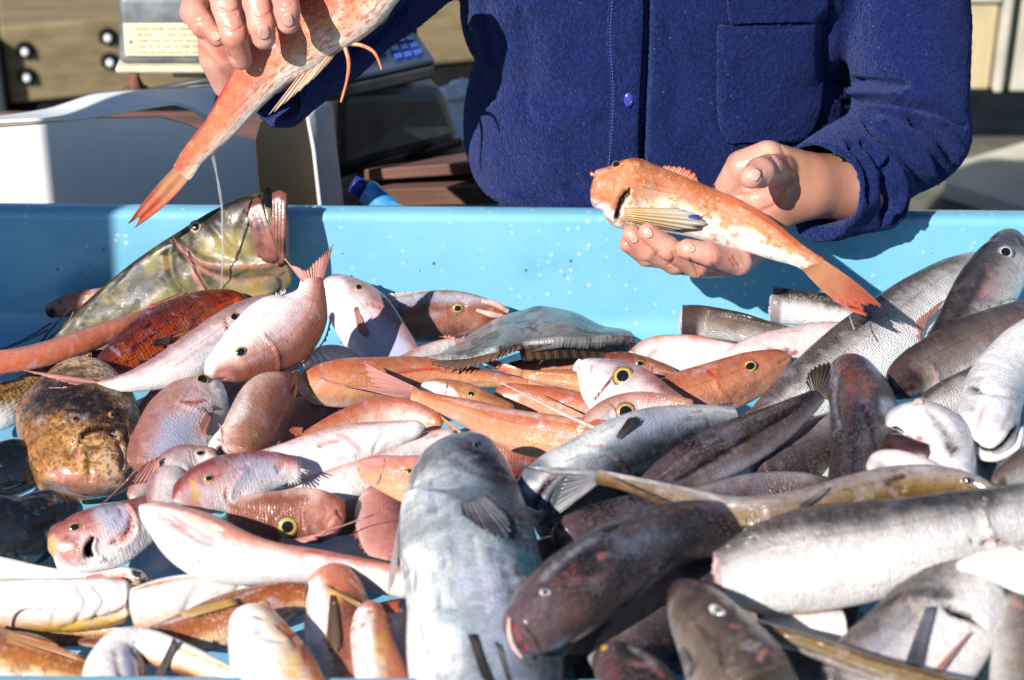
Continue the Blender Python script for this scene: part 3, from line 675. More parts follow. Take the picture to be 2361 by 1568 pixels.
MAT['bream_flank'] = fishmat('silver_pink_skin', [(.87, .82, .82), (.78, .67, .68), (.68, .49, .47), (.46, .24, .20)], mott=[(45, .5, .75, (.60, .34, .28), .5, None), (30, .56, .72, (.52, .52, .62), .4, None)], scale=2.2)
MAT['gurnard'] = fishmat('gurnard_skin', [(.87, .84, .80), (.85, .73, .62), (.68, .38, .25), (.60, .23, .14)], pos=(.2, .46, .6, .92), mott=[(85, .5, .66, (.62, .22, .06), .75, None), (60, .54, .7, (.50, .36, .2), .6, None), (220, .54, .68, (.74, .56, .38), .6, None)], scale=1.6, head=(.66, .30, .20), headt=.16, bump=.4, wob=.5)
MAT['gurnard_hang'] = fishmat('orange_gurnard_skin', [(.87, .82, .74), (.76, .54, .40), (.65, .31, .19), (.58, .20, .11)], pos=(.1, .3, .5, .9), mott=[(85, .48, .64, (.62, .20, .05), .8, (1, 2)), (60, .54, .7, (.52, .38, .2), .5, None), (220, .54, .68, (.74, .54, .36), .6, None)], scale=1.6, bump=.4, wob=.5)
MAT['gurnard_brown'] = fishmat('brown_gurnard_skin', [(.84, .79, .74), (.72, .50, .3), (.46, .21, .085), (.36, .15, .07)], pos=(.1, .3, .46, .88), mott=[(80, .5, .66, (.34, .14, .05), .7, None), (110, .56, .7, (.60, .28, .10), .7, None), (230, .55, .7, (.60, .45, .32), .6, None)], scale=2.2, bump=1.2, rough=.17)
MAT['gurnard_belly'] = fishmat('white_belly_skin', [(.86, .83, .80), (.85, .81, .78), (.80, .66, .50), (.58, .28, .10)], pos=(.1, .55, .76, .93), mott=[(30, .58, .8, (.78, .66, .62), .5, None), (18, .6, .75, (.80, .68, .44), .45, None)], scale=3.0, bump=.15, wob=.35, lat=9)
MAT['white_skin'] = fishmat('plain_white_skin', [(.85, .82, .80), (.84, .80, .78), (.80, .74, .72), (.70, .60, .58)], mott=[(30, .55, .75, (.74, .60, .58), .5, None)], scale=3.0, bump=.15, lat=9)
MAT['whitepink'] = fishmat('white_pink_skin', [(.87, .85, .84), (.86, .82, .81), (.82, .71, .68), (.66, .38, .30)], pos=(.08, .5, .78, .96), mott=[(30, .55, .76, (.80, .58, .56), .45, None)], scale=2.6, bump=.25, lat=9)
MAT['hake'] = fishmat('grey_hake_skin', [(.80, .78, .77), (.50, .48, .48), (.22, .195, .185), (.085, .07, .065)], pos=(.1, .36, .62, .9), mott=[(200, .52, .7, (.09, .07, .065), .55, (1, 2.5)), (30, .55, .75, (.34, .28, .26), .5, None)], scale=2.2, head=(.16, .14, .145), headt=.2, bump=.7, sky_tint=.12, rough=.2)
MAT['hake_dark'] = fishmat('dark_hake_skin', [(.40, .36, .37), (.18, .135, .14), (.095, .064, .06), (.04, .028, .025)], pos=(.04, .34, .62, .9), mott=[(210, .5, .64, (.32, .27, .29), .5, (1, 2.5)), (34, .55, .74, (.2, .12, .08), .6, None), (20, .55, .7, (.22, .19, .27), .5, None)], scale=2.0, head=(.15, .105, .115), headt=.28, bump=.7, sky_tint=.12, rough=.2)
MAT['hake_pale'] = fishmat('silver_hake_skin', [(.86, .83, .82), (.83, .80, .79), (.58, .54, .53), (.16, .13, .12)], pos=(.1, .46, .68, .88), mott=[(190, .52, .68, (.50, .46, .45), .6, (1, 3.5)), (26, .56, .76, (.74, .62, .62), .4, None), (14, .54, .7, (.52, .54, .6), .45, (1, .6))], scale=2.6, head=(.40, .37, .38), headt=.14, bump=.9, wob=.4, lat=.42, sky_tint=.15, rough=.21)
MAT['hake_brown'] = fishmat('brown_grey_hake_skin', [(.72, .69, .67), (.46, .42, .40), (.29, .235, .20), (.12, .09, .075)], pos=(.05, .28, .5, .93), mott=[(220, .52, .68, (.14, .10, .085), .55, (1, 2.5)), (40, .55, .75, (.36, .27, .22), .5, None)], scale=2.2, head=(.13, .09, .085), headt=.2, bump=.7, sky_tint=.12, rough=.2)
MAT['hake_belly'] = fishmat('white_hake_belly_skin', [(.86, .84, .84), (.84, .81, .81), (.72, .70, .72), (.46, .44, .46)], pos=(.1, .46, .7, .92), mott=[(30, .52, .72, (.56, .56, .64), .6, None), (170, .54, .7, (.58, .54, .54), .5, (1, 3))], scale=3.0, bump=.5, lat=9, sky_tint=.3)
MAT['bigfish'] = fishmat('blue_grey_fish_skin', [(.72, .72, .71), (.46, .49, .52), (.23, .27, .32), (.03, .06, .085)], pos=(.16, .42, .68, .88), mott=[(11, .46, .62, (.17, .21, .26), .7, (1, .3)), (34, .5, .66, (.15, .18, .22), .65, (.5, 1.6)), (22, .56, .72, (.78, .77, .75), .6, (1, .5)), (90, .58, .7, (.14, .16, .2), .4, (.4, 2))], scale=2.6, head=(.26, .28, .32), headt=.2, bump=.5, wob=.55, lat=9)
MAT['goldbrown'] = fishmat('golden_brown_skin', [(.20, .12, .04), (.28, .19, .075), (.36, .29, .19), (.42, .37, .36)], pos=(.06, .34, .58, .86), mott=[(90, .5, .7, (.20, .12, .04), .6, (1, 2)), (40, .56, .72, (.40, .36, .30), .5, None)], scale=2.0, rough=.2, coat=.6)
MAT['dory'] = fishmat('olive_dory_skin', [(.26, .22, .17), (.25, .22, .16), (.19, .165, .10), (.06, .045, .03)], pos=(.02, .3, .62, .86), mott=[(34, .47, .62, (.30, .25, .06), .75, None), (26, .5, .64, (.09, .07, .05), .75, (.6, 2)), (70, .58, .72, (.40, .36, .30), .45, None)], scale=1.4, bump=.2, rough=.34, coat=.12, lat=9, sky_tint=.1, lb=.22)
MAT['scorpion'] = fishmat('red_scaly_skin', [(.62, .17, .035), (.55, .11, .025), (.42, .045, .018), (.20, .025, .018)], pos=(.1, .36, .66, .92), mott=[(60, .52, .64, (.03, .018, .015), .9, (1, 2)), (70, .55, .7, (.48, .20, .09), .6, None), (40, .58, .7, (.40, .07, .09), .6, None)], scale=3.6, bump=.9, rough=.2, coat=.6)
MAT['stargazer'] = fishmat('mottled_brown_skin', [(.70, .54, .40), (.62, .44, .24), (.54, .34, .15), (.46, .27, .11)], pos=(.1, .36, .6, .84), mott=[(34, .48, .6, (.34, .19, .06), .8, None), (16, .5, .62, (.20, .11, .045), .75, (4, .8)), (230, .5, .58, (.16, .09, .04), .7, None), (70, .6, .72, (.70, .52, .34), .5, None)], scale=5.0, bump=.5, rough=.3, coat=.4, fine=.05, lat=9)
MAT['orange_eel'] = fishmat('salmon_orange_skin', [(.60, .26, .16), (.58, .22, .12), (.56, .24, .17), (.5, .25, .2)], mott=[(40, .5, .75, (.62, .34, .26), .5, (1, 3))], scale=1.4, bump=.18, lat=9)
MAT['flatfish'] = fishmat('flatfish_skin', [(.36, .37, .38), (.38, .39, .40), (.36, .36, .36), (.33, .33, .32)], mott=[(34, .52, .62, (.15, .11, .07), .85, None), (90, .55, .68, (.2, .16, .12), .6, None), (60, .58, .7, (.52, .53, .54), .6, None)], scale=2.0, bump=.5, rough=.34, coat=.25, lat=9)
MAT['mussel'] = fishmat('black_mussel_shell', [(.018, .018, .02), (.022, .028, .03), (.034, .045, .052), (.06, .068, .085)], mott=[(26, .5, .66, (.035, .026, .014), .8, (6, 1)), (60, .6, .72, (.02, .05, .05), .6, None)], scale=9.0, rough=.16, bump=.2, coat=1, spec=.6, lat=9)
MAT['opercle'] = fishmat('pale_gill_cover', [(.78, .74, .75), (.70, .66, .70), (.62, .54, .58), (.5, .4, .42)], scale=6, bump=.05, rough=.2, coat=.5, lat=9)
MAT['mouth_inside'] = plain('dark_mouth_lining', (.03, .012, .012), .35, .5, 60, coat=.3)
MAT['stalk'] = plain('brown_eye_stalk', (.26, .11, .04), .3, .4, 200, coat=.4)
MAT['gurnpec'] = finmat('peach_fin', (.70, .40, .22), (.72, .56, .44), rays=6, trans=.35)
# ---------------------------------------------------------------- the blue tub
def tubmat():
    m = NT('blue_plastic')
    co = m.n('ShaderNodeTexCoord').outputs['Object']
    c = m.mix(m.rng(m.noise(co, 5, 4), .3, .7), (.15, .40, .56), (.19, .45, .60))
    c = m.mix(m.rng(m.noise(m.n('ShaderNodeMapping', {0: co, 3: (18, 18, 130)}).outputs[0], 1, 3), .55, .8, 0, .35), c, (.20,.47,.62))
    v = m.n('ShaderNodeTexVoronoi', {'Vector': co, 'Scale': 88}, voronoi_dimensions='3D')
    wob = m.math('MULTIPLY', m.noise(co, 300, 2), .16)
    dd = m.math('ADD', v.outputs['Distance'], wob)
    sel = m.n('ShaderNodeSeparateColor', {0: v.outputs['Color']})
    sp = m.math('MULTIPLY', m.rng(dd, .36, .26), m.math('GREATER_THAN', sel.outputs[0], .62))
    c = m.mix(m.math('MULTIPLY', sp, m.rng(m.noise(co, 7, 3), .3, .65, .22, .6)), c, (.55, .60, .60))
    sp2 = m.math('MULTIPLY', m.rng(dd, .3, .2), m.math('LESS_THAN', sel.outputs[1], .07))
    c = m.mix(m.math('MULTIPLY', sp2, .8), c, (.07, .07, .06))
    c = m.mix(m.rng(m.noise(co, 14, 5), .62, .8, 0, .25), c, (.05, .25, .5))
    n = m.bump(m.noise(co, 60, 3), .12, .002)
    return m.set(Base_Color=c, Roughness=m.rng(m.noise(co, 25, 3), .3, .7, .22, .42), Normal=n, Coat_Weight=.5, Coat_Roughness=.1)
MAT['tub'] = tubmat()
X0, X1, YF, YB = -.95, .95, 1.235, 2.05
TILT = .0084
prof = [(-.40,-.008),(-.06,-.008),(-.012,-.002),(.006,.10),(.028,.10),(.0315,.104),(.032,.11),(.033,.138),(.032,.145),(.028,.149),(.021,.151),(.008,.151),(.004,.1495),(.001,.146),(0,.141),(-.004,.09),(-.010,.03),(-.013,.019),(-.020,.010),(-.030,.005),(-.046,.002),(-.075,0),(-.16,0),(-.3,0)]
def rring(off, z, r=.07, k=8):
    pts = []
    r = max(.02, r + off)
    for cx, cy, a0 in ((X1+off-r, YB+off-r, 0), (X0-off+r, YB+off-r, 90), (X0-off+r, YF-off+r, 180), (X1+off-r, YF-off+r, 270)):
        for q in range(k + 1):
            a = R(a0 + 90 * q / k)
            pts.append((cx + r * math.cos(a), cy + r * math.sin(a), z))
    return pts
rings = [rring(*p) for p in prof]
m_ = len(rings[0])
V = np.array(rings).reshape(-1, 3)
V[:, 2] -= TILT * V[:, 0]                              # the tub stands slightly aslant
F = [list(f)[::-1] for f in gridfaces(len(rings), m_, True)]
F.append([(len(rings) - 1) * m_ + j for j in range(m_)][::-1])
tub = obj('fish_tub', V, F, MAT['tub'])
tag(tub, 'long shallow blue plastic fish tub with speckled wall and rounded rim', 'tub')
ts = obj('tub_stand', *box((-.8, 1.32, -.75), (.8, 1.96, -.016)), MAT['tub'], smooth=False)
tag(ts, 'plain block stand under the long blue tub', 'stand')
# ---------------------------------------------------------------- implicit surfaces for the fishmonger
def chain(P, pts, rad, k=None):
    """distance to a chain of tapered capsules"""
    d = None
    for a, b, ra, rb in zip(pts[:-1], pts[1:], rad[:-1], rad[1:]):
        a, b = np.asarray(a, np.float32), np.asarray(b, np.float32)
        ab = b - a
        t = np.clip(((P - a) @ ab) / max(float(ab @ ab), 1e-9), 0, 1)
        q = np.linalg.norm(P - a - t[..., None] * ab, axis=-1) - (ra + (rb - ra) * t)
        d = q if d is None else (np.minimum(d, q) if not k else smin(d, q, k))
    return d
def smin(a, b, k):
    h = np.clip(.5 + .5 * (b - a) / k, 0, 1)
    return b * (1 - h) + a * h - k * h * (1 - h)
def surfnet(fn, lo, hi, h):
    lo, hi = np.asarray(lo, float), np.asarray(hi, float)
    n = np.ceil((hi - lo) / h).astype(int) + 1
    ax = [(lo[i] + np.arange(n[i]) * h).astype(np.float32) for i in range(3)]
    D = np.empty(n, np.float32)
    yz = np.stack(np.meshgrid(ax[1], ax[2], indexing='ij'), -1)
    for s in range(0, n[0], 12):
        xs = ax[0][s:s + 12]
        P = np.concatenate([np.broadcast_to(xs[:, None, None, None], (len(xs), n[1], n[2], 1)), np.broadcast_to(yz, (len(xs), *yz.shape))], -1)
        D[s:s + 12] = fn(P)
    I = D < 0
    c = n - 1
    cnt = np.zeros(c, np.int8)
    for o in np.ndindex(2, 2, 2): cnt += I[o[0]:o[0]+c[0], o[1]:o[1]+c[1], o[2]:o[2]+c[2]]
    act = (cnt > 0) & (cnt < 8)
    idx = np.full(c, -1, np.int64)
    A = np.argwhere(act)
    idx[act] = np.arange(len(A))
    S, K = np.zeros((len(A), 3)), np.zeros(len(A))
    cor = list(np.ndindex(2, 2, 2))
    for a in cor:
        for axis in range(3):
            if a[axis]: continue
            b = list(a); b[axis] = 1
            da = D[A[:, 0] + a[0], A[:, 1] + a[1], A[:, 2] + a[2]]
            db = D[A[:, 0] + b[0], A[:, 1] + b[1], A[:, 2] + b[2]]
            m = (da < 0) != (db < 0)
            t = np.where(m, da / np.where(m, da - db, 1), 0)
            p = np.tile(np.array(a, float), (len(A), 1))
            p[:, axis] += t
            S[m] += p[m]; K[m] += 1
    V = lo + (A + S / K[:, None]) * h
    F = []
    for axis in range(3):
        u, v = (axis + 1) % 3, (axis + 2) % 3
        sl0 = [slice(None)] * 3; sl1 = [slice(None)] * 3
        sl0[axis] = slice(0, -1); sl1[axis] = slice(1, None)
        a, b = I[tuple(sl0)], I[tuple(sl1)]
        E = np.argwhere(a != b)
        E = E[(E[:, u] > 0) & (E[:, v] > 0) & (E[:, u] < n[u] - 1) & (E[:, v] < n[v] - 1)]
        q = []
        for du, dv in ((1, 1), (0, 1), (0, 0), (1, 0)):
            e = E.copy(); e[:, u] -= du; e[:, v] -= dv
            q.append(idx[e[:, 0], e[:, 1], e[:, 2]])
        q = np.stack(q, 1)
        flip = ~a[E[:, 0], E[:, 1], E[:, 2]]
        q[flip] = q[flip][:, ::-1]
        F.append(q)
    return V, np.concatenate(F)
def vnormals(V, F):
    F = np.asarray(F)
    fn_ = np.cross(V[F[:, 2]] - V[F[:, 0]], V[F[:, 3]] - V[F[:, 1]])
    N = np.zeros_like(V)
    for k in range(4): np.add.at(N, F[:, k], fn_)
    return nrm(N)
def relax(V, F, it=2, lam=.5):
    F = np.asarray(F)
    E = np.concatenate([F[:, [0, 1]], F[:, [1, 2]], F[:, [2, 3]], F[:, [3, 0]]])
    deg = np.bincount(E.ravel(), minlength=len(V))[:, None]
    for _ in range(it):
        S = np.zeros_like(V)
        np.add.at(S, E[:, 0], V[E[:, 1]]); np.add.at(S, E[:, 1], V[E[:, 0]])
        V = V * (1 - lam) + lam * S / np.maximum(deg, 1)
    return V
A3 = lambda L: [at(x, y, Y=Y_) for x, y, Y_ in L]

# ---------------------------------------------------------------- materials
def fleece():
    m = NT('navy_fleece')
    co = m.n('ShaderNodeTexCoord').outputs['Object']
    v = m.n('ShaderNodeTexNoise', {'Vector': m.n('ShaderNodeMapping', {0: co, 3: (1, 1, .75)}).outputs[0], 'Scale': 330, 'Detail': 2, 'Roughness': .6, 'Distortion': .8}).outputs[0]
    v2 = m.noise(co, 900, 2)
    big = m.noise(co, 16, 3)
    c = m.ramp(v, [(.34, (.003, .008, .048)), (.55, (.006, .0145, .088)), (.72, (.012, .026, .145))])
    c = m.mix(m.rng(big, .3, .7, 0, .35), c, m.mix(1.0, c, (.72, .72, .78), 'MULTIPLY'))
    lint = m.rng(m.n('ShaderNodeTexVoronoi', {'Vector': co, 'Scale': 70}).outputs['Distance'], .07, .04)
    c = m.mix(m.math('MULTIPLY', lint, .25), c, (.4, .42, .55))
    h = m.math('ADD', v, m.math('MULTIPLY', v2, .35))
    return m.set(Base_Color=c, Roughness=.95, Specular_IOR_Level=.1, Sheen_Weight=.22, Sheen_Roughness=.5, Sheen_Tint=(.35, .42, .9), Normal=m.bump(h, 1.0, .0038))
MAT['fleece'] = fleece()
def skinmat():
    m = NT('skin')
    co = m.n('ShaderNodeTexCoord').outputs['Object']
    n1, n2 = m.noise(co, 26, 3), m.noise(co, 240, 3)
    c = m.ramp(n1, [(.3, (.52, .21, .155)), (.5, (.60, .285, .215)), (.7, (.62, .36, .28))])
    c = m.mix(m.rng(n2, .45, .75, 0, .4), c, (.44, .19, .13))
    for a, col in (('red', (.50, .13, .08)), ('dark', (.16, .06, .04)), ('wht', (.68, .45, .36)), ('tan', (.30, .135, .075))): c = m.mix(m.attr(a), c, col)
    w = m.n('ShaderNodeTexVoronoi', {'Vector': co, 'Scale': 520}).outputs['Distance']
    nb = m.bump(m.math('ADD', w, n2), .22, .0008)
    return m.set(Base_Color=c, Roughness=m.rng(n1, .3, .7, .28, .45), Subsurface_Weight=.12, Subsurface_Radius=(.006, .002, .001), Subsurface_Scale=1.0, Normal=nb, Coat_Weight=.12, Coat_Roughness=.25)
MAT['skin'] = skinmat()
MAT['nail'] = plain('nail', (.60, .34, .275), .2, .12, 300, coat=.6)
MAT['button'] = gloss('blue_button', (.03, .04, .30), .2, .5)
MAT['trouser'] = plain('dark_cloth', (.02, .022, .03), .9, .3, 60, .3, 300)
MAT['stitch'] = plain('blue_stitching', (.07, .09, .38), .8, .2, 300)
MAT['hair'] = plain('grey_hair', (.16, .14, .12), .6, .4, 200, .5, 400)

person = thing('person', 'person in a navy fleece jacket behind the tub, holding a gurnard in each hand', 'person', (.19, 2.26, -.75))

# ---------------------------------------------------------------- skin: hands, forearms, trunk and head in one body mesh
mm = .001
LY = .05
A3L = lambda L: [at(x, y, Y=Y_ + LY) for x, y, Y_ in L]
# hand at right: palm up behind the fish, fingertips curling up in front of its belly
Rf = [A3([(1457,540,1.893),(1492,575,1.893),(1555,606,1.905),(1640,612,1.935),(1705,560,1.968)]),
      A3([(1494,536,1.880),(1540,572,1.879),(1605,612,1.895),(1668,610,1.935),(1720,545,1.97)]),
      A3([(1585,574,1.872),(1636,586,1.872),(1705,606,1.895),(1738,580,1.94),(1748,515,1.97)]),
      A3([(1447,563,1.912),(1490,592,1.922),(1560,600,1.938),(1640,575,1.962),(1690,500,1.975)])]
Rr = [[10.5,12.2,12.6,13.5,15], [10.5,12.6,13.2,14,15], [11,12.6,13.4,14,16], [9,10.5,11.5,13,15]]
Rth = A3([(1800,392,1.962),(1772,392,1.930),(1752,398,1.905),(1733,408,1.888)])
def rhand(P):
    d = None
    for c_, r_ in zip(Rf, Rr):
        q = chain(P, c_, [x * mm for x in r_], .003)
        d = q if d is None else np.minimum(d, q)
    palm = chain(P, A3([(1690,505,1.985),(1752,455,1.985),(1810,430,1.985)]), [.019, .027, .029])
    palm = smin(palm, chain(P, A3([(1740,540,1.98),(1790,480,1.985),(1850,440,1.985)]), [.018, .026, .030]), .012)
    palm = smin(palm, chain(P, A3([(1668,440,1.988),(1712,385,1.985),(1770,372,1.982),(1815,395,1.985)]), [.013, .019, .023, .026]), .012)
    arm = chain(P, [at(1815,425,Y=1.985), at(1868,425,Y=1.99), at(1960,435,Y=2.02), at(2080,400,Y=2.08)], [.032, .035, .038, .042])
    palm = smin(palm, arm, .016)
    th = chain(P, Rth, [.0175, .0165, .0158, .0125], .004)
    d = smin(d, palm, .007)
    return smin(d, th, .005)
lo, hi = at(1425, 640, Y=1.86), at(2100, 300, Y=2.12)
V1, F1 = surfnet(rhand, (.105, 1.85, .10), (.42, 2.06, .30), .0017)
# hand at left: fingers over the fish from above
Lf = [A3L([(452,-10,1.955),(446,28,1.925),(470,60,1.905),(500,88,1.897)]),
      A3L([(505,-40,1.935),(520,15,1.90),(540,80,1.885),(556,135,1.895)]),
      A3L([(585,-60,1.92),(592,5,1.882),(603,55,1.868),(608,86,1.868)]),
      A3L([(650,-70,1.91),(657,-10,1.872),(662,25,1.858),(665,52,1.858)])]
Lr = [[15,14,13,9.5], [15.5,14.5,14,12], [16,14.5,14,12.5], [15.5,13.8,13,11.8]]
def lhand(P):
    d = None
    for c_, r_ in zip(Lf, Lr):
        q = chain(P, c_, [x * mm for x in r_], .003)
        d = q if d is None else np.minimum(d, q)
    palm = chain(P, A3L([(490,40,1.965),(505,130,1.965),(530,190,1.975)]), [.018, .022, .020])
    palm = smin(palm, chain(P, A3L([(520,-30,1.955),(570,60,1.985),(600,160,1.995)]), [.02, .03, .03]), .015)
    palm = smin(palm, chain(P, A3L([(640,-60,1.945),(650,60,1.985),(640,150,1.99)]), [.02, .028, .026]), .015)
    palm = smin(palm, chain(P, [at(580,110,Y=1.99+LY), at(680,60,Y=2.06+LY), at(800,-20,Y=2.12+LY)], [.034, .036, .04]), .016)
    return smin(d, palm, .006)
V2, F2 = surfnet(lhand, (-.37, 1.835+LY, .25), (-.13, 2.10+LY, .48), .0018)
def trunk(P):
    q = (P - np.array([.165, 2.25, 0], np.float32)) * np.array([1, 1.5, 0], np.float32)
    d = np.maximum(np.linalg.norm(q, axis=-1) - .19, np.abs(P[..., 2] - .37) - .21)
    d = smin(d, chain(P, [(.175, 2.24, .5), (.175, 2.22, .72)], [.09, .06]), .05)
    h = np.linalg.norm((P - np.array([.175, 2.19, .84], np.float32)) * np.array([1.28, 1.05, .9], np.float32), axis=-1) - .102
    d = smin(d, h, .03)
    d = smin(d, chain(P, [(.175, 2.09, .85), (.175, 2.075, .815)], [.012, .017]), .015)
    for sx in (-1, 1): d = smin(d, np.linalg.norm((P - np.array([.175 + sx * .085, 2.2, .835], np.float32)) * np.array([2, 1, .7], np.float32), axis=-1) - .022, .006)
    return d
V3, F3 = surfnet(trunk, (-.07, 2.02, -.08), (.41, 2.42, .98), .012)
Vb, Fb = join((V1, F1), (V2, F2), (V3, F3))
Fb = np.array(Fb)
Vb = relax(Vb, Fb, 1, .4)
at_ = {k: np.zeros(len(Vb)) for k in ('red', 'dark', 'wht', 'tan')}
Nb = vnormals(Vb, Fb)
Vb = sculpt(Vb, Nb, at_, [
    ([(1610,640),(1602,612),(1590,596)], 3, .9, 'red', .5), ([(1618,640),(1610,614)], 2.5, .6, 'red', .4), ([(1640,605),(1655,625)], 3, .7, 'red', .4), ([(1690,590),(1708,616)], 3, .9, 'red', .5), ([(1682,594),(1698,618)], 2.5, .6, 'red', .4), ([(1540,612),(1555,596),(1548,580)], 3, .8, 'red', .4), ([(1512,590),(1520,575)], 2.5, .5, 'red', .3), ([(1640,580),(1648,600)], 2.5, .5, 'red', .3),
    ([(1776,356),(1792,378),(1794,400)], 3.5, .8, 'dark', .15), ([(1757,390),(1762,408),(1772,422)], 3.5, .6, 'dark', .12), ([(1770,430),(1735,445),(1700,452)], 5, 1.2, 'red', .45), ([(1810,440),(1790,470),(1750,490)], 5, 1, 'red', .35), ([(1690,345),(1675,385),(1690,420)], 6, .6, 'red', .2), ([(1800,336),(1818,370),(1822,410),(1805,450)], 6, .8, 'tan', .4),
    ([(506,18),(530,28),(550,20)], 3, .9, 'red', .5), ([(508,28),(532,37),(550,30)], 2.5, .6, 'red', .4), ([(515,62),(540,70),(562,60)], 3, .9, 'red', .5), ([(518,72),(542,80)], 2.5, .5, 'red', .3), ([(583,30),(605,38),(624,28)], 3, .9, 'red', .45), ([(584,40),(606,47),(624,38)], 2.5, .5, 'red', .3), ([(640,8),(660,14),(678,6)], 3, .8, 'red', .4), ([(440,50),(462,46),(480,36)], 3, .8, 'red', .4), ([(450,100),(500,150),(560,200)], 8, 1, 'red', .4), ([(455,60),(480,105),(540,140)], 7, 1.5, 'red', .35)],
    [([(1790,320),(1930,320),(1930,520),(1800,515),(1815,420)], 'tan', .75, 24), ([(1436,520),(1475,520),(1475,580),(1436,580)], 'red', .25, 14), ([(1480,515),(1520,515),(1520,560),(1480,560)], 'red', .2, 14), ([(430,20),(520,90),(560,140),(540,150),(440,60)], 'red', .25, 20)])
hands = obj('body', Vb, Fb, MAT['skin'], person, attrs=at_)
bo = Fish(); bo.root = person; bo.bvh = BVHTree.FromPolygons([tuple(v) for v in Vb], [list(map(int, f)) for f in Fb])
def nail(x, y, L, w, ang, lift=.5):
    ca, sa = math.cos(R(ang)), math.sin(R(ang))
    G, n = [], 9
    for i in range(n):
        for j in range(n):
            u, v = i / (n - 1) * 2 - 1, j / (n - 1) * 2 - 1
            r = max(abs(u), abs(v)) / max(1e-6, math.hypot(u, v)) if (u or v) else 1
            r = r ** .75
            px_, py_ = u * r * L, v * r * w
            X, Yp = x + px_ * ca - py_ * sa, y + px_ * sa + py_ * ca
            p, nn = hit(bo, X, Yp)
            G.append((p, nn))
    ok = [g[0] for g in G if g[0] is not None]
    if len(ok) < 70: return
    m0 = np.mean(ok, 0)
    P = np.array([(g[0] + g[1] * lift * mm) if g[0] is not None else m0 for g in G])
    solid(obj('fingernail', P, gridfaces(n, n), MAT['nail'], person), .0006)
nail(1741, 403, 15, 12, 115)
nail(1461, 549, 12, 9, 60); nail(1494, 537, 13, 10, 62); nail(1592, 571, 12, 9, 55)
nail(498, 83, 12, 9, 62); nail(608, 74, 17, 13, 84); nail(664, 46, 16, 12, 80)

# ---------------------------------------------------------------- jacket
SH_R, EL_R, CU_R = np.array([.425, 2.26, .52]), np.array([.462, 2.115, .225]), at(1888, 432, Y=1.985)
SH_L, EL_L, CU_L = np.array([-.02, 2.27, .60]), np.array([-.055, 2.235, .46]), at(592, 150, Y=1.995+LY)
dR, dL = nrm(CU_R - EL_R), nrm(CU_L - EL_L)
dRc = nrm(dR + np.array([.1, -.15, .1]))
dLc = nrm(dL + np.array([-.15, -.25, .1]))
f32 = lambda v: np.asarray(v, np.float32)
def jacket(P):
    z = P[..., 2]
    a = .222 + .016 * np.exp(-((z - .40) / .10) ** 2) + .010 * np.exp(-((z - .19) / .05) ** 2) - .012 * np.exp(-((z - .275) / .022) ** 2)
    b = .150 + .012 * np.exp(-((z - .22) / .10) ** 2)
    x, y = (P[..., 0] - .172), (P[..., 1] - 2.235)
    e = 2.5
    rr = (np.abs(x / a) ** e + np.abs(y / b) ** e) ** (1 / e)
    torso = (rr - 1) * .15
    torso = np.maximum(torso, np.abs(z - .385) - .255)
    up_r = chain(P, [SH_R, EL_R * .4 + SH_R * .6 + np.array([.012, -.01, 0]), EL_R], [.085, .073, .066])
    fo_r = chain(P, [EL_R, EL_R * .55 + CU_R * .45 + np.array([0, 0, -.004]), CU_R + dR * .08], [.064, .058, .051])
    flap = chain(P, [at(2030, 470, Y=2.02), at(1925, 500, Y=1.995), at(1850, 535, Y=1.985)], [.03, .026, .014])
    fo_r = smin(fo_r, flap, .012)
    fo_r = np.maximum(fo_r, (P - f32(CU_R)) @ f32(dRc))
    fo_r = np.maximum(fo_r, -chain(P, [CU_R + dR * .1, CU_R - dR * .10], [.0475, .045]))
    up_l = chain(P, [SH_L, EL_L], [.09, .078])
    fo_l = chain(P, [EL_L, CU_L * .5 + EL_L * .5 + np.array([0, 0, -.008]), CU_L + dL * .1], [.074, .072, .080])
    fo_l = np.maximum(fo_l, (P - f32(CU_L)) @ f32(dLc))
    fo_l = np.maximum(fo_l, -chain(P, [CU_L + dL * .12, CU_L - dL * .11], [.078, .062]))
    torso = smin(torso, chain(P, [(.385, 2.27, .50), (.39, 2.25, .36), (.385, 2.24, .18)], [.05, .05, .045]), .03)
    d = smin(torso, smin(up_r, fo_r, .012), .016)
    d = smin(d, smin(up_l, fo_l, .02), .02)
    d = smin(d, chain(P, [SH_R, [.2, 2.25, .62], SH_L], [.08, .09, .09]), .05)
    d = np.maximum(d, -np.maximum(chain(P, [(.175, 2.24, .55), (.175, 2.2, .8)], [.07, .085]), -1))
    w = np.sin(P[..., 0] * 41 + z * 13) * np.sin(z * 37 + P[..., 0] * 9) * .0016 + np.sin(P[..., 0] * 90 - z * 55 + np.sin(z * 60)) * .0007
    return d + w
Vj, Fj = surfnet(jacket, (-.40, 1.87, .10), (.60, 2.46, .74), .0033)
Vj = relax(Vj, Fj, 2, .5)
aj = {}
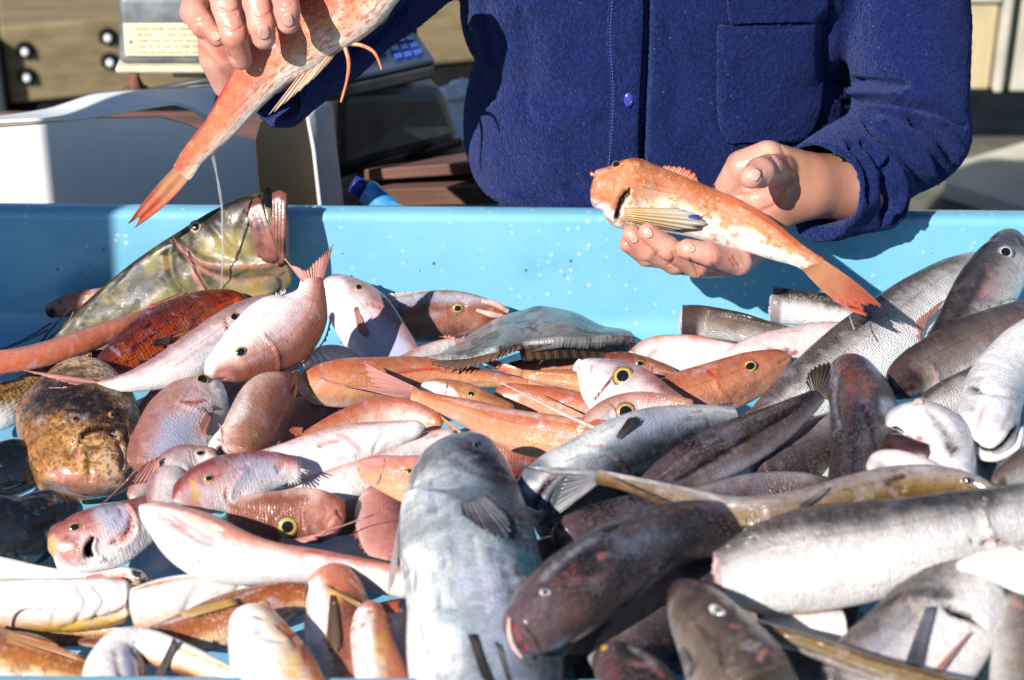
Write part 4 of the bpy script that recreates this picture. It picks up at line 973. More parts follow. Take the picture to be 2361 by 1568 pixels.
folds = [
    ([(1930,190),(1985,190),(2040,194),(2100,197)], 9, 6), ([(1940,208),(2000,212),(2080,222)], 9, -4),
    ([(1945,238),(1998,231),(2060,236),(2120,246),(2186,262),(2228,292)], 10, 7), ([(1960,262),(2040,255),(2110,268),(2170,285)], 10, -3.5),
    ([(1990,274),(2050,326),(2100,374),(2128,424),(2136,480)], 9, 6), ([(2020,268),(2085,318),(2135,370),(2160,420)], 10, -3.5),
    ([(2090,268),(2130,290),(2172,326),(2206,388)], 9, 6), ([(2140,272),(2190,310),(2222,360)], 9, -3),
    ([(1952,322),(1990,362),(2008,408),(2006,470)], 8, 6), ([(1985,322),(2014,350),(2036,396)], 7, 5), ([(1970,330),(2000,370),(2020,420)], 6, -2.5),
    ([(2030,290),(2060,312),(2090,340)], 6, 3.5), ([(2052,364),(2044,420),(2046,480),(2036,520)], 9, 6), ([(2065,380),(2080,440),(2070,490)], 10, -3.5),
    ([(2148,366),(2172,400),(2190,436)], 9, 5), ([(1925,350),(1945,420),(1945,500)], 10, -2.5), ([(2100,440),(2090,490),(2060,520)], 8, 5),
    ([(1915,200),(1905,120),(1915,20)], 14, 9), ([(1080,212),(1110,222),(1150,226)], 8, 3), ([(1075,60),(1090,110),(1105,180)], 12, 3), ([(1110,0),(1125,90),(1130,150)], 14, 3), ([(1200,20),(1220,120),(1210,230)], 30, 2.2), ([(1300,430),(1360,440),(1400,430)], 16, 3),
    ([(1640,330),(1760,335),(1820,330)], 12, -2), ([(1150,440),(1230,470),(1330,478)], 8, -2), ([(1230,250),(1300,270),(1380,268)], 26, -2), ([(1540,60),(1560,200),(1550,320)], 26, 2), ([(1700,140),(1760,180),(1850,200)], 24, 2.2),
    ([(1494,-30),(1489,120),(1482,320),(1478,400)], 9, 6), ([(1655,50),(1655,200),(1660,290),(1690,336),(1780,340),(1850,326),(1885,290)], 4, 2.5), ([(1670,54),(1780,66),(1905,48)], 4, 3),
    ([(880,20),(840,80),(800,140)], 12, 4), ([(940,10),(900,60),(850,110)], 10, 4), ([(440,60),(455,130),(480,220)], 5, -2.0), ([(560,305),(620,290),(700,235)], 8, -2)]
folds = [(f_[0], f_[1], f_[2] * (1.45 if f_[0][0][0] > 1910 else 1)) for f_ in folds]
Vj = sculpt(Vj, vnormals(Vj, Fj), aj, folds)
Vj = relax(Vj, Fj, 1, .4)
jk = obj('jacket', Vj, Fj, MAT['fleece'], person)
tx = bpy.data.textures.new('fleece_pile', 'CLOUDS'); tx.noise_scale = .004; tx.noise_depth = 1
dm = jk.modifiers.new('pile', 'DISPLACE'); dm.texture = tx; dm.strength = .0024; dm.mid_level = .5; dm.texture_coords = 'LOCAL'
jo = Fish(); jo.root = person; jo.bvh = BVHTree.FromPolygons([tuple(v) for v in Vj], [list(map(int, f)) for f in Fj])
def patch(left, right, nu, nv, lift, name, mat, th=.003, edge=0.0):
    Lp, Rp = resample(np.array(left, float), nv), resample(np.array(right, float), nv)
    P = []
    last = None
    for i in range(nv):
        for j in range(nu):
            u = j / (nu - 1)
            x, y = Lp[i] * (1 - u) + Rp[i] * u
            p, n_ = hit(jo, x, y)
            if p is None: p = last if last is not None else at(x, y, Y=2.08)
            last = p
            P.append(p + nrm(CAM - p) * (lift * mm))
    G = np.array(P).reshape(nv, nu, 3)
    for _ in range(4):
        G[1:-1] = (G[:-2] + 2 * G[1:-1] + G[2:]) / 4
        G[:, 1:-1] = (G[:, :-2] + 2 * G[:, 1:-1] + G[:, 2:]) / 4
    o_ = obj(name, G.reshape(-1, 3), gridfaces(nv, nu), MAT[mat], jk)
    solid(o_, th)
    d_ = o_.modifiers.new('pile', 'DISPLACE'); d_.texture = tx; d_.strength = .0025; d_.mid_level = .5; d_.texture_coords = 'LOCAL'
    return o_
patch([(1405,-20),(1400,100),(1408,200),(1406,300),(1398,400),(1388,440)], [(1482,-20),(1478,100),(1473,200),(1468,300),(1466,400),(1460,440)], 26, 130, 7.0, 'placket', 'fleece', .007)
patch([(1655,60),(1655,200),(1660,285),(1678,330)], [(1905,50),(1895,200),(1880,280),(1850,325)], 70, 80, 3.5, 'pocket', 'fleece', .006)
patch([(1676,-40),(1678,20),(1682,52)], [(1908,-50),(1905,20),(1900,48)], 66, 34, 8.0, 'pocket_flap', 'fleece', .006)
for xs, nm in (((1412,-10),(1407,100),(1414,200),(1411,300),(1402,400)), 'a'), (((1492,-10),(1488,100),(1484,200),(1480,290)), 'b'):
    q = resample(np.array(xs, float), 110)
    parts = []
    for a_, b_ in zip(q[0:-1:2], q[1::2]):
        p1, _ = hit(jo, *a_); p2, _ = hit(jo, *b_)
        if p1 is None or p2 is None: continue
        lf = 11.0 if nm == 'a' else 1.0
        parts.append(tube([p1 + nrm(CAM - p1) * lf * mm, p2 + nrm(CAM - p2) * lf * mm], [.0007], 5))
    obj('stitching', *join(*parts), MAT['stitch'], jk)
p, n_ = hit(jo, 1449, 229)
p = p + nrm(CAM - p) * .0112
nv_ = nrm(CAM - p)
rim_, rf = cap(p, nv_, UPV, .0052, .0088, .002, .55, 1.0, 0, 5, 28)
dsk, df = cap(p, nv_, UPV, .0036, .0062, .0004, .02, 1.0, .0008, 4, 28)
btn = obj('button', *join((rim_, rf[:-1]), (dsk, df)), MAT['button'], jk)
solid(btn, .001)
for dz in (-.0018, .0018):
    obj('button_hole', *cap(p + UPV * dz + nv_ * .0016, nv_, UPV, .0008, .0008, .0002, .02, 1, 0, 3, 10), MAT['pupil'], btn)

# ---------------------------------------------------------------- trousers, boots and hair (below the tub and above the frame)
def legs(P):
    d = np.linalg.norm((P - f32([.175, 2.26, .10])) * f32([1, 1.4, 1.1]), axis=-1) - .19
    for sx in (-.09, .09): d = smin(d, chain(P, [(.175 + sx, 2.26, .05), (.175 + sx * 1.2, 2.26, -.66)], [.095, .065]), .03)
    return d
V4, F4 = surfnet(legs, (-.08, 2.06, -.74), (.43, 2.46, .30), .015)
obj('trousers', V4, F4, MAT['trouser'], person)
for sx in (-.108, .108):
    V4, F4 = surfnet(lambda P: np.maximum(chain(P, [(.175 + sx, 2.28, -.62), (.175 + sx, 2.27, -.70), (.175 + sx, 2.13, -.715)], [.07, .055, .045]), -.75 - P[..., 2]), (.05 + sx, 2.05, -.76), (.30 + sx, 2.40, -.52), .012)
    obj('boot', V4, F4, MAT['trouser'], person)
V4, F4 = surfnet(lambda P: np.maximum(np.linalg.norm((P - f32([.175, 2.21, .86])) * f32([1.22, 1.0, .95]), axis=-1) - .108, .86 - P[..., 2] + (2.19 - P[..., 1]) * .5), (.04, 2.07, .74), (.31, 2.36, 1.0), .012)
obj('hair', V4, F4, MAT['hair'], person)
# ---------------------------------------------------------------- behind the tub
def slime():
    m = NT('clear_slime')
    m.set(Base_Color=(.85, .87, .9), Roughness=.08, Transmission_Weight=.75, IOR=1.33, Alpha=.75)
    return m.m
MAT['slime'] = slime()
MAT['bluepatch'] = finmat('blue_fin_mark', (.04, .07, .35), (.03, .05, .28), rays=4, trans=.1)
def card(name, col, col2, dirt=.3):
    m = NT(name)
    co = m.objco()
    c = m.mix(m.rng(m.noise(co, 7, 4), .35, .7), col, col2)
    c = m.mix(m.rng(m.noise(co, 42, 4), .62, .76, 0, dirt), c, tuple(x * .35 for x in col))
    return m.set(Base_Color=c, Roughness=.55, Normal=m.bump(m.noise(co, 30, 3), .15, .003))
MAT['white_card'] = card('white_card', (.78, .77, .75), (.70, .70, .70), .25)
MAT['brown_card'] = card('brown_card', (.46, .33, .19), (.40, .28, .15), .3)
def wood(name, c0, c1, sc=(2, 30, 30), rough=.75):
    m = NT(name)
    co = m.n('ShaderNodeMapping', {0: m.objco(), 3: sc}).outputs[0]
    n = m.noise(co, 1.6, 6, .65)
    c = m.mix(m.rng(n, .3, .7), c0, c1)
    c = m.mix(m.rng(m.noise(m.objco(), 9, 3), .58, .75, 0, .5), c, tuple(x * .45 for x in c0))
    return m.set(Base_Color=c, Roughness=rough, Normal=m.bump(n, .3, .004))
MAT['beam'] = wood('weathered_beam', (.15, .11, .055), (.24, .185, .10))
MAT['board'] = wood('pale_board', (.46, .36, .19), (.52, .43, .26), (30, 30, 2))
MAT['redboard'] = wood('brown_board', (.12, .055, .04), (.20, .10, .075))
MAT['deck'] = plain('grey_green_deck', (.11, .105, .08), .85, .3, 9, .2, 60)
MAT['concrete'] = plain('pale_concrete', (.46, .43, .35), .85, .12, 12, .2, 90)
MAT['steel'] = plain('blue_grey_paint', (.16, .19, .24), .5, .15, 10)
MAT['dkblue'] = plain('dark_slate_paint', (.03, .04, .05), .5, .3, 10)
MAT['casing'] = plain('dark_grey_casing', (.045, .05, .055), .45, .35, 26, .15, 120)
MAT['grime'] = plain('grimy_grey_plastic', (.12, .13, .14), .5, .45, 22, .15, 120)
MAT['cream'] = plain('cream_plastic', (.62, .56, .40), .45, .12, 30)
MAT['label'] = plain('label_plate', (.66, .58, .38), .4, .08, 30)
MAT['print'] = plain('faded_print', (.50, .43, .29), .6, .2, 60)
MAT['rubber'] = plain('black_rubber', (.010, .010, .011), .95, .3, spec=.1)
MAT['zinc'] = plain('zinc_bolt', (.75, .77, .8), .5, .1, 90)
MAT['rust'] = plain('rusty_iron', (.16, .06, .035), .8, .4, 90, .4, 300)
MAT['key_blue'] = plain('blue_key', (.03, .10, .52), .35, .1)
MAT['key_pale'] = plain('pale_blue_key', (.22, .36, .52), .35, .1)
MAT['pad'] = plain('keypad_face', (.035, .05, .085), .4, .2, 30)
MAT['blue_cap'] = plain('dark_blue_cap', (.02, .03, .25), .35, .1)
MAT['blue_bottle'] = plain('light_blue_bottle', (.06, .30, .62), .3, .12, 40, coat=.4)
MAT['bag'] = plain('white_plastic_bag', (.62, .63, .66), .35, .06, 30, .4, 60, coat=.3)
MAT['yellow_bag'] = plain('yellow_plastic_bag', (.72, .62, .16), .4, .1, 30, .4, 60)
MAT['parasol'] = plain('cream_shade_caster_cloth', (.55, .5, .4), .9, .15, 20)

g = obj('ground', [(-60,-20,-.75),(60,-20,-.75),(60,120,-.75),(-60,120,-.75)], [[0,1,2,3]], MAT['deck'])
g['kind'] = 'structure'

def prism(px, Y, th, name, mat, parent=None):
    """a flat-cut panel: outline traced on the plane at distance Y, real thickness th"""
    A = np.array([at(x, y, Y=Y) for x, y in px])
    n = len(A)
    V = np.concatenate([A, A + np.array([0, th, 0])])
    F = [list(range(n)), list(range(2 * n - 1, n - 1, -1))] + [[i, n + i, n + (i + 1) % n, (i + 1) % n] for i in range(n)]
    return obj(name, V, F, MAT[mat], parent, smooth=False)
def hexa(c8, name, mat, parent=None, bev=.004):
    V = np.array(c8)
    F = [[0,3,2,1],[4,5,6,7],[0,1,5,4],[1,2,6,5],[2,3,7,6],[3,0,4,7]]
    o_ = obj(name, V, F, MAT[mat], parent, smooth=False)
    if bev: bevel(o_, bev, 3)
    return o_

# white cardboard box
bx = thing('cardboard_box', 'white cardboard box with lifted lid flap and torn brown inside, left behind the tub', 'box', (-.55, 2.4, -.13))
prism([(-160,290),(0,285),(147,274),(369,271),(430,287),(470,305),(585,322),(612,560),(-160,560)], 2.30, .004, 'front_panel', 'white_card', bx)
prism([(-160,370),(0,366),(600,390),(600,560),(-160,560)], 2.44, .004, 'back_panel', 'brown_card', bx)
V, F, uv = sheet([[at(-160,289,Y=2.292), at(0,284,Y=2.294), at(147,273,Y=2.296), at(239,263,Y=2.296), at(330,251,Y=2.292), at(403,241,Y=2.285), at(440,252,Y=2.29), at(485,282,Y=2.30)],
                  [at(-160,276,Y=2.43), at(0,270,Y=2.43), at(113,250,Y=2.43), at(212,220,Y=2.43), at(280,214,Y=2.43), at(342,211,Y=2.43), at(410,206,Y=2.43), at(500,204,Y=2.43)]], 70, 14)
V[:, 2] += np.sin(V[:, 0] * 30 + V[:, 1] * 20) * .0015
solid(obj('lid_flap', V, F, MAT['white_card'], bx), .004)
prism([(-20,286),(147,275),(147,280),(-20,292)], 2.296, .004, 'torn_edge', 'brown_card', bx)
prism([(588,326),(598,290),(640,222),(655,212),(690,224),(705,216),(735,205),(752,225),(715,266),(722,330),(742,560),(612,560)], 2.372, .004, 'side_panel', 'brown_card', bx)
V, F, uv = sheet([[at(706,264,Y=2.335), at(722,246,Y=2.345), at(738,238,Y=2.36), at(762,234,Y=2.385)], [at(722,345,Y=2.33), at(740,345,Y=2.345), at(760,345,Y=2.365), at(774,345,Y=2.385)], [at(746,560,Y=2.33), at(764,560,Y=2.345), at(786,560,Y=2.365), at(800,560,Y=2.385)]], 20, 20)
solid(obj('side_flap', V, F, MAT['white_card'], bx), .004)
V, F, uv = sheet([[at(600,232,Y=2.36), at(660,214,Y=2.36), at(700,226,Y=2.36), at(722,212,Y=2.35)], [at(610,205,Y=2.44), at(660,192,Y=2.44), at(710,190,Y=2.44), at(740,188,Y=2.44)]], 30, 8)
solid(obj('lid_flap', V, F, MAT['white_card'], bx), .004)

# weighing scale
sc_ = thing('weighing_scale', 'old dark grey weighing scale with cream label plate and blue keypad behind the box', 'scale', at(520, 215, Y=2.62))
D0 = lambda x, y, Y_: at(x, y, Y=Y_)
zb, zt = D0(300, 150, 2.60)[2], D0(300, 4, 2.60)[2]
xl, xr = D0(266, 100, 2.60)[0], D0(700, 100, 2.60)[0]
hexa([(xl,2.60,zb),(xr,2.60,zb),(xr,2.74,zb),(xl,2.74,zb),(xl+.006,2.625,zt),(xr,2.625,zt),(xr,2.74,zt),(xl+.006,2.74,zt)], 'display_housing', 'grime', sc_, .010)
lz0, lz1 = D0(300, 131, 2.598)[2], D0(300, 60, 2.598)[2]
lx0, lx1 = D0(285, 100, 2.598)[0], D0(640, 100, 2.598)[0]
lp = hexa([(lx0,2.5985,lz0),(lx1,2.5985,lz0),(lx1,2.604,lz0),(lx0,2.604,lz0),(lx0,2.6065,lz1),(lx1,2.6065,lz1),(lx1,2.612,lz1),(lx0,2.612,lz1)], 'label_plate', 'label', sc_, .002)
rg = np.random.RandomState(4)
parts = []
for r_ in range(5):
    zz = lz1 - (lz1 - lz0) * (.14 + .18 * r_)
    yy = 2.6065 - (lz1 - zz) / (lz1 - lz0) * .008 - .0012
    x = lx0 + .018
    while x < lx1 - .02:
        L = rg.uniform(.004, .016)
        if not (r_ == 1 and .03 < x - lx0 < .05): parts.append(box((x, yy, zz - .0017), (x + L, yy + .002, zz + .0017)))
        x += L + rg.uniform(.003, .007)
obj('faded_lettering', *join(*parts), MAT['print'], lp, smooth=False)
obj('plate_screw', *cap(np.array([lx0 + .007, 2.6, (lz0 + lz1) / 2]), np.array([0, -1, 0]), UPV, .0035, .0035, .002, .02, 1, 0, 4, 12), MAT['zinc'], lp)
bevel(obj('base_rail', *box((xl - .003, 2.592, zb - .010), (xr, 2.745, zb - .0005)), MAT['cream'], sc_, smooth=False), .004)
bevel(obj('lower_rail', *box((D0(400,175,2.62)[0], 2.61, zb - .024), (xr, 2.72, zb - .013)), MAT['cream'], sc_, smooth=False), .003)
for k in range(2):
    obj('support_rod', *tube([D0(335 + 40 * k, 212 - 6 * k, 2.60), D0(470, 186 + 12 * k, 2.60), D0(700, 178 + 12 * k, 2.62)], [.005], 8), MAT['casing'], sc_)
ft = obj('rusty_foot', *tube([D0(313,214,2.60), D0(312,206,2.60), D0(312,205,2.60), D0(311,196,2.60), D0(310,178,2.60), D0(310,168,2.60)], [.020, .020, .011, .012, .007, .007], 10), MAT['rust'], sc_)
c8 = [D0(770,412,2.42), D0(1060,338,2.60), D0(1060,300,2.86), D0(770,360,2.75), D0(776,205,2.44), D0(1022,196,2.62), D0(985,166,2.80), D0(760,162,2.70)]
cs = hexa(c8, 'casing', 'casing', sc_, .022)
hexa([D0(768,415,2.412), D0(1064,338,2.592), D0(1064,330,2.64), D0(768,400,2.47), D0(768,397,2.412), D0(1064,322,2.592), D0(1064,316,2.64), D0(768,385,2.47)], 'casing_lip', 'rubber', sc_, .003)
kq = [D0(728,196,2.40), D0(1003,136,2.54), D0(952,60,2.70), D0(725,95,2.60)]
kn = nrm(np.cross(np.array(kq[1]) - kq[0], np.array(kq[3]) - kq[0]))
kn *= np.sign(kn @ (CAM - kq[0]))
hexa([q - kn * .028 for q in kq] + [q - kn * .008 for q in kq], 'keypad_base', 'casing', sc_, .005)
hexa([q - kn * .0078 for q in kq] + list(kq), 'keypad', 'pad', sc_, .003)
K4 = np.array(kq)
def kpt(u, v): return (K4[0] * (1 - u) + K4[1] * u) * (1 - v) + (K4[3] * (1 - u) + K4[2] * u) * v
for i in range(7):
    for j in range(4):
        if i < 4 and j not in (1, 2): continue
        u0, v0 = .30 + .088 * i + (.03 if i > 3 else 0), .16 + .20 * j
        du, dv = .066, .12
        q4 = [kpt(u0, v0), kpt(u0 + du, v0), kpt(u0 + du, v0 + dv), kpt(u0, v0 + dv)]
        hexa([q + kn * .0003 for q in q4] + [q + kn * .004 for q in q4], 'key', 'key_blue' if i > 3 else 'key_pale', sc_, .001)
neck = obj('neck', *box((D0(880,190,2.62)[0]-.03, 2.60, .09), (D0(960,180,2.62)[0], 2.68, .135)), MAT['rubber'], sc_, smooth=False)

# boards, bench
bn = thing('wooden_bench', 'low dark brown board bench carrying the scale and box behind the tub', 'bench', (-.5, 2.6, -.75))
bevel(obj('bench_top', *box((-1.3, 2.16, -.16), (-.10, 3.0, -.13)), MAT['redboard'], bn, smooth=False), .004)
for x in (-1.2, -.2):
    for y in (2.25, 2.9): obj('leg', *box((x, y, -.75), (x + .06, y + .06, -.162)), MAT['redboard'], bn, smooth=False)
cr = thing('wooden_crate', 'stacked reddish brown boards under the dark scale casing', 'crate', (-.15, 2.6, -.128))
hexa([D0(840,418,2.44), D0(1180,395,2.46), D0(1180,345,2.80), D0(840,350,2.80), D0(840,392,2.44), D0(1180,368,2.46), D0(1180,318,2.80), D0(840,330,2.80)], 'board', 'redboard', cr, .003)
hexa([D0(820,480,2.40), D0(1180,470,2.42), D0(1180,380,2.80), D0(820,390,2.80), D0(820,438,2.40), D0(1180,428,2.42), D0(1180,356,2.80), D0(820,362,2.80)], 'board', 'redboard', cr, .003)
bt = thing('bottle', 'light blue plastic bottle with dark blue cap lying behind the tub rim', 'bottle', at(860, 470, Y=2.16))
obj('bottle_body', *tube(smooth3([at(838,436,Y=2.18), at(846,440,Y=2.18), at(862,456,Y=2.175), at(905,492,Y=2.165)], 24), [.008, .014, .016, .016, .016, .015], 20), MAT['blue_bottle'], bt)
obj('cap', *tube([at(812,424,Y=2.185), at(820,428,Y=2.185), at(838,436,Y=2.18)], [.0105, .0115, .0115], 18), MAT['blue_cap'], bt)
obj('cloth_scrap', *sheet([[at(890,470,Y=2.14), at(905,462,Y=2.14), at(935,478,Y=2.14)], [at(890,490,Y=2.14), at(915,490,Y=2.14), at(940,490,Y=2.14)]], 12, 5)[:2], MAT['blue_bottle'], bt)

# second tub with ice and bags
t2 = thing('fish_tub', 'pale blue tub with crushed ice standing farther back beside the person', 'tub', (.2, 3.2, -.75))
hexa([(-.14,2.85,-.45),(.36,2.85,-.45),(.36,3.08,-.45),(-.14,3.08,-.45),(-.17,2.82,-.15),(.39,2.82,-.15),(.39,3.1,-.15),(-.17,3.1,-.15)], 'tub_shell', 'tub', t2, .01)
hexa([(-.14,2.85,-.75),(.36,2.85,-.75),(.36,3.08,-.75),(-.14,3.08,-.75),(-.14,2.85,-.452),(.36,2.85,-.452),(.36,3.08,-.452),(-.14,3.08,-.452)], 'stand', 'dkblue', t2, .01)
gx, gy = np.meshgrid(np.linspace(-.15, .37, 60), np.linspace(2.84, 3.08, 50), indexing='ij')
gz = -.150 + .03 * np.exp(-((gx + .05) / .2) ** 2 - ((gy - 3.0) / .1) ** 2) + .012 * np.sin(gx * 60 + 3 * np.sin(gy * 40)) * np.sin(gy * 55)
obj('crushed_ice', np.stack([gx, gy, gz], -1).reshape(-1, 3), gridfaces(60, 50), MAT['bag'], t2)
for nm, mt, cx, cy, cz, r_, lb in (('plastic_bag', 'bag', -.07, 3.02, -.115, .04, 'crumpled white plastic bag on the ice of the farther tub'), ('plastic_bag', 'yellow_bag', -.045, 2.98, -.118, .026, 'small yellow plastic bag on the ice of the farther tub')):
    ph, th = np.meshgrid(np.linspace(0, 2 * np.pi, 49)[:-1], np.linspace(.05, np.pi - .05, 26), indexing='ij')
    rr = r_ * (1 + .22 * np.sin(5 * ph + 3 * np.cos(4 * th)) * np.sin(th) + .1 * np.sin(11 * th + 4 * ph))
    G = np.stack([cx + 1.3 * rr * np.sin(th) * np.cos(ph), cy + rr * np.sin(th) * np.sin(ph), cz + .6 * rr * np.cos(th)], -1)
    F = [[i * 26 + j, i * 26 + j + 1, ((i + 1) % 48) * 26 + j + 1, ((i + 1) % 48) * 26 + j] for i in range(48) for j in range(25)]
    o_ = obj(nm, G.reshape(-1, 3), F, MAT[mt]); tag(o_, lb, 'bag')

# quay edge: beam with bolts, planks, posts
b0, b1 = at(22, 240, Y=4.2), at(1030, 148, Y=4.44)
dx = nrm(np.array([b1[0] - b0[0], b1[1] - b0[1], 0]))
ny = np.array([-dx[1], dx[0], 0])
zb_ = b0[2]
def bp(s, off, z): return np.array([b0[0], b0[1], 0]) + dx * s + ny * off + np.array([0, 0, z])
bm = thing('timber_beam', 'weathered brown timber beam with black and white bolts along the quay edge', 'beam', bp(1.5, .1, zb_))
L_ = 3.4
hexa([bp(0,0,zb_), bp(L_,0,zb_), bp(L_,.30,zb_), bp(0,.30,zb_), bp(0,0,zb_+.185), bp(L_,0,zb_+.185), bp(L_,.30,zb_+.185), bp(0,.30,zb_+.185)], 'beam_body', 'beam', bm, .008)
for x, y in ((55,119), (60,179), (238,104), (243,161)):
    q = at(x, y, Y=4.2); q = q + np.array([0, 1, 0]) * 0
    s = (q[0] - b0[0]) / dx[0]
    c_ = bp(s, 0, q[2])
    wr = obj('washer', *tube([c_ + ny * .004, c_ - ny * .004, c_ - ny * .010], [.021, .021, .018], 24), MAT['rubber'], bm)
    obj('bolt', *tube([c_ - ny * .009, c_ - ny * .020, c_ - ny * .023], [.0085, .008, .005], 14), MAT['zinc'], wr)
obj_ = hexa([bp(-.25,-.05,-.75), bp(-.005,-.05,-.75), bp(-.005,.3,-.75), bp(-.25,.3,-.75), bp(-.25,-.05,zb_+.17), bp(-.005,-.05,zb_+.17), bp(-.005,.3,zb_+.17), bp(-.25,.3,zb_+.17)], 'quay_post', 'dkblue', None, .01)
tag(obj_, 'dark slate post at the left end of the timber beam', 'post')
sl_ = hexa([bp(-1,-.02,-.749), bp(3.4,-.02,-.749), bp(3.4,.6,-.749), bp(-1,.6,-.749), bp(-1,.02,zb_-.002), bp(3.4,.02,zb_-.002), bp(3.4,.6,zb_-.002), bp(-1,.6,zb_-.002)], 'beam_shade_block', 'rubber', None, 0)  # black block stands in for the shade under the beam
sl_['kind'] = 'structure'
pl = hexa([bp(-1.2,.32,-.70), bp(4,.32,-.70), bp(4,2.2,-.70), bp(-1.2,2.2,-.70), bp(-1.2,.32,zb_+.19), bp(4,.32,zb_+.19), bp(4,2.2,zb_+.19), bp(-1.2,2.2,zb_+.19)], 'landing', 'steel', None, .01)
pl['kind'] = 'structure'
wb = hexa([at(-200,22,Y=4.75), at(275,-28,Y=4.95), at(275,-60,Y=5.2), at(-200,-20,Y=5.0)] + [np.array(q) + [0, 0, .02] for q in (at(-200,22,Y=4.75), at(275,-28,Y=4.95), at(275,-60,Y=5.2), at(-200,-20,Y=5.0))], 'white_plank', 'bag', None, .004)
tag(wb, 'pale plank lying beyond the bolted timber beam at top left', 'plank')
def post(x0, x1, ytop, ybot, Y_, dep, mat, name, label, cat):
    zb2 = at(x0, ybot, Y=Y_)[2]
    zt2 = at(x0, ytop, Y=Y_)[2]
    xa, xb = at(x0, 100, Y=Y_)[0], at(x1, 100, Y=Y_)[0]
    o_ = obj(name, *box((xa, Y_, zb2), (xb, Y_ + dep, zt2)), MAT[mat], smooth=False)
    bevel(o_, .006)
    return tag(o_, label, cat)
post(1960, 2294, -60, 207, 4.0, .06, 'board', 'wooden_board', 'pale yellow upright board right of the person', 'board')
post(2305, 2327, -60, 215, 3.98, .08, 'concrete', 'white_post', 'narrow off white post next to the yellow board', 'post')
post(2340, 2420, -60, 212, 4.02, .08, 'concrete', 'white_post', 'wider off white post at the top right corner', 'post')
post(2294, 2440, -60, 206, 4.10, .04, 'dkblue', 'gap_shade_backing', 'dark backing standing in for the shaded gaps between the pale posts', 'panel')  # dark sheet painted in for the shaded gaps
post(1960, 2300, -90, 8, 3.985, .05, 'concrete', 'top_rail', 'pale rail along the top of the yellow board', 'rail')
z_s = -.60
s4 = [at(2180, 420, z=z_s), at(2440, 500, z=z_s), at(2440, 302, z=z_s), at(2180, 378, z=z_s)]
st = hexa([q - np.array([0, 0, .04]) for q in s4] + s4, 'stone_slab', 'concrete', None, .006)
tag(st, 'pale stone slab lying low beside the elbow of the person', 'slab')
st2 = obj('slab_stand', *box((.82, 3.62, -.75), (1.3, 3.88, -.642)), MAT['deck'], smooth=False)
tag(st2, 'grey green block carrying the pale stone slab', 'block')

# added shade caster shaped as a closed parasol, unseen: it darkens the tub's left end
ps = thing('parasol_shade_caster', 'added unseen shade caster shaped as a closed cream parasol, left of the tub', 'parasol', (-1.278, 1.1, -.75))
prof_ = [(.03, 1.50), (.09, 1.42), (.118, 1.1), (.126, .6), (.128, 0), (.11, -.1)]
n = 40
V = []
for r_, z in prof_:
    for j in range(n):
        a = j / n * 2 * np.pi
        V.append((-1.278 + r_ * (1 + .08 * math.cos(8 * a)) * math.cos(a), 1.1 + r_ * (1 + .08 * math.cos(8 * a)) * math.sin(a), z))
obj('folded_cloth', V, gridfaces(len(prof_), n, True), MAT['parasol'], ps)
obj('pole', *tube([(-1.278, 1.1, -.70), (-1.278, 1.1, 1.54)], [.022], 12), MAT['beam'], ps)
obj('base', *tube([(-1.278, 1.1, -.75), (-1.278, 1.1, -.70)], [.2, .19], 24), MAT['concrete'], ps)
# ---------------------------------------------------------------- the catch, one call per fish
G_BREAM = 'pink and orange breams in the left half of the tub'
G_HAKE = 'grey hakes heaped on the right of the tub'
G_GURN = 'white bellied gurnards along the near edge'

# --- back of the tub, left
f = fish('john_dory', 'big olive john dory with gaping mouth and black thumbprint spot, propped on the tub rim',
     [(660,540,96),(642,544,102),(612,556,112),(565,586,124),(470,648,127),(380,700,120),(280,755,100),(190,798,72),(110,828,36),(80,842,20)],
     'dory', Y=[2.005,2.005,2.005,2.005,2.0,1.99,1.975,1.96,1.95,1.945], k=.27, d=-1, keel=.3, n=130, m=64, nose=.02, name='john_dory', group=None, fin='brownfin',
     eyes=[(452,524,17,.5,'iris_gold')],
     strokes=[([(400,548),(440,592),(500,612),(570,612),(645,606)], 10, -3.5, 'pnk', .45), ([(425,575),(470,625),(540,648),(635,640)], 7, 2.2, 'pnk', .5), ([(440,600),(490,668),(560,690),(630,672)], 6, -2, 'pnk', .2),
              ([(395,545),(390,590),(400,640),(440,690)], 9, 1.6, 'dark', .25), ([(475,500),(520,560),(560,600)], 8, -1.5), ([(300,612),(240,680),(185,760)], 2.5, .8, 'dark', .6), ([(245,640),(205,690),(160,770)], 2.5, .6, 'dark', .4),
              ([(585,470),(560,520),(545,560)], 7, 2, 'dark', .2), ([(345,600),(375,575),(398,560)], 4, -1.5, 'wht', .5), ([(330,700),(270,760),(190,800)], 10, .8), ([(370,640),(420,668),(450,720)], 6, 1.2, 'dark', .25)],
     areas=[([(296,672),(305,655),(330,652),(352,664),(345,688),(318,700),(300,692)], 'dark', .8, 7), ([(462,552),(540,540),(575,560),(560,590),(500,600)], 'yel', .35, 14), ([(525,655),(600,650),(628,672),(610,705),(550,712)], 'yel', .35, 12), ([(360,590),(392,585),(398,620),(372,628)], 'yel', .3, 9)])
for x0, x1, xm, mt, lf, rr in ((592, 630, 606, 'membrane', 13, 14), (612, 634, 622, 'membrane', 12, 14), (654, 652, 657, 'lip_red', 10, 10)):
    strip(f, [(x0, 462 if x0 < 600 else 446), ((x0 + xm) / 2 + 1, 490), (xm, 530), ((xm + x1) / 2 + 3, 572), (x1, 604)], [3, rr * .8, rr, rr * 1.05, rr * .85, 3], 'mouth_fold', mt, lift=[lf * .5, lf, lf * 1.15, lf, lf * .4], plane=True, sides=16)
fin(f, [(566,476),(584,462),(600,456)], [(598,590),(614,604),(632,604),(646,592)], 'jaw_plate', 'lip_red', (14,16), 4, 0, 9, curl=5, th=.006)
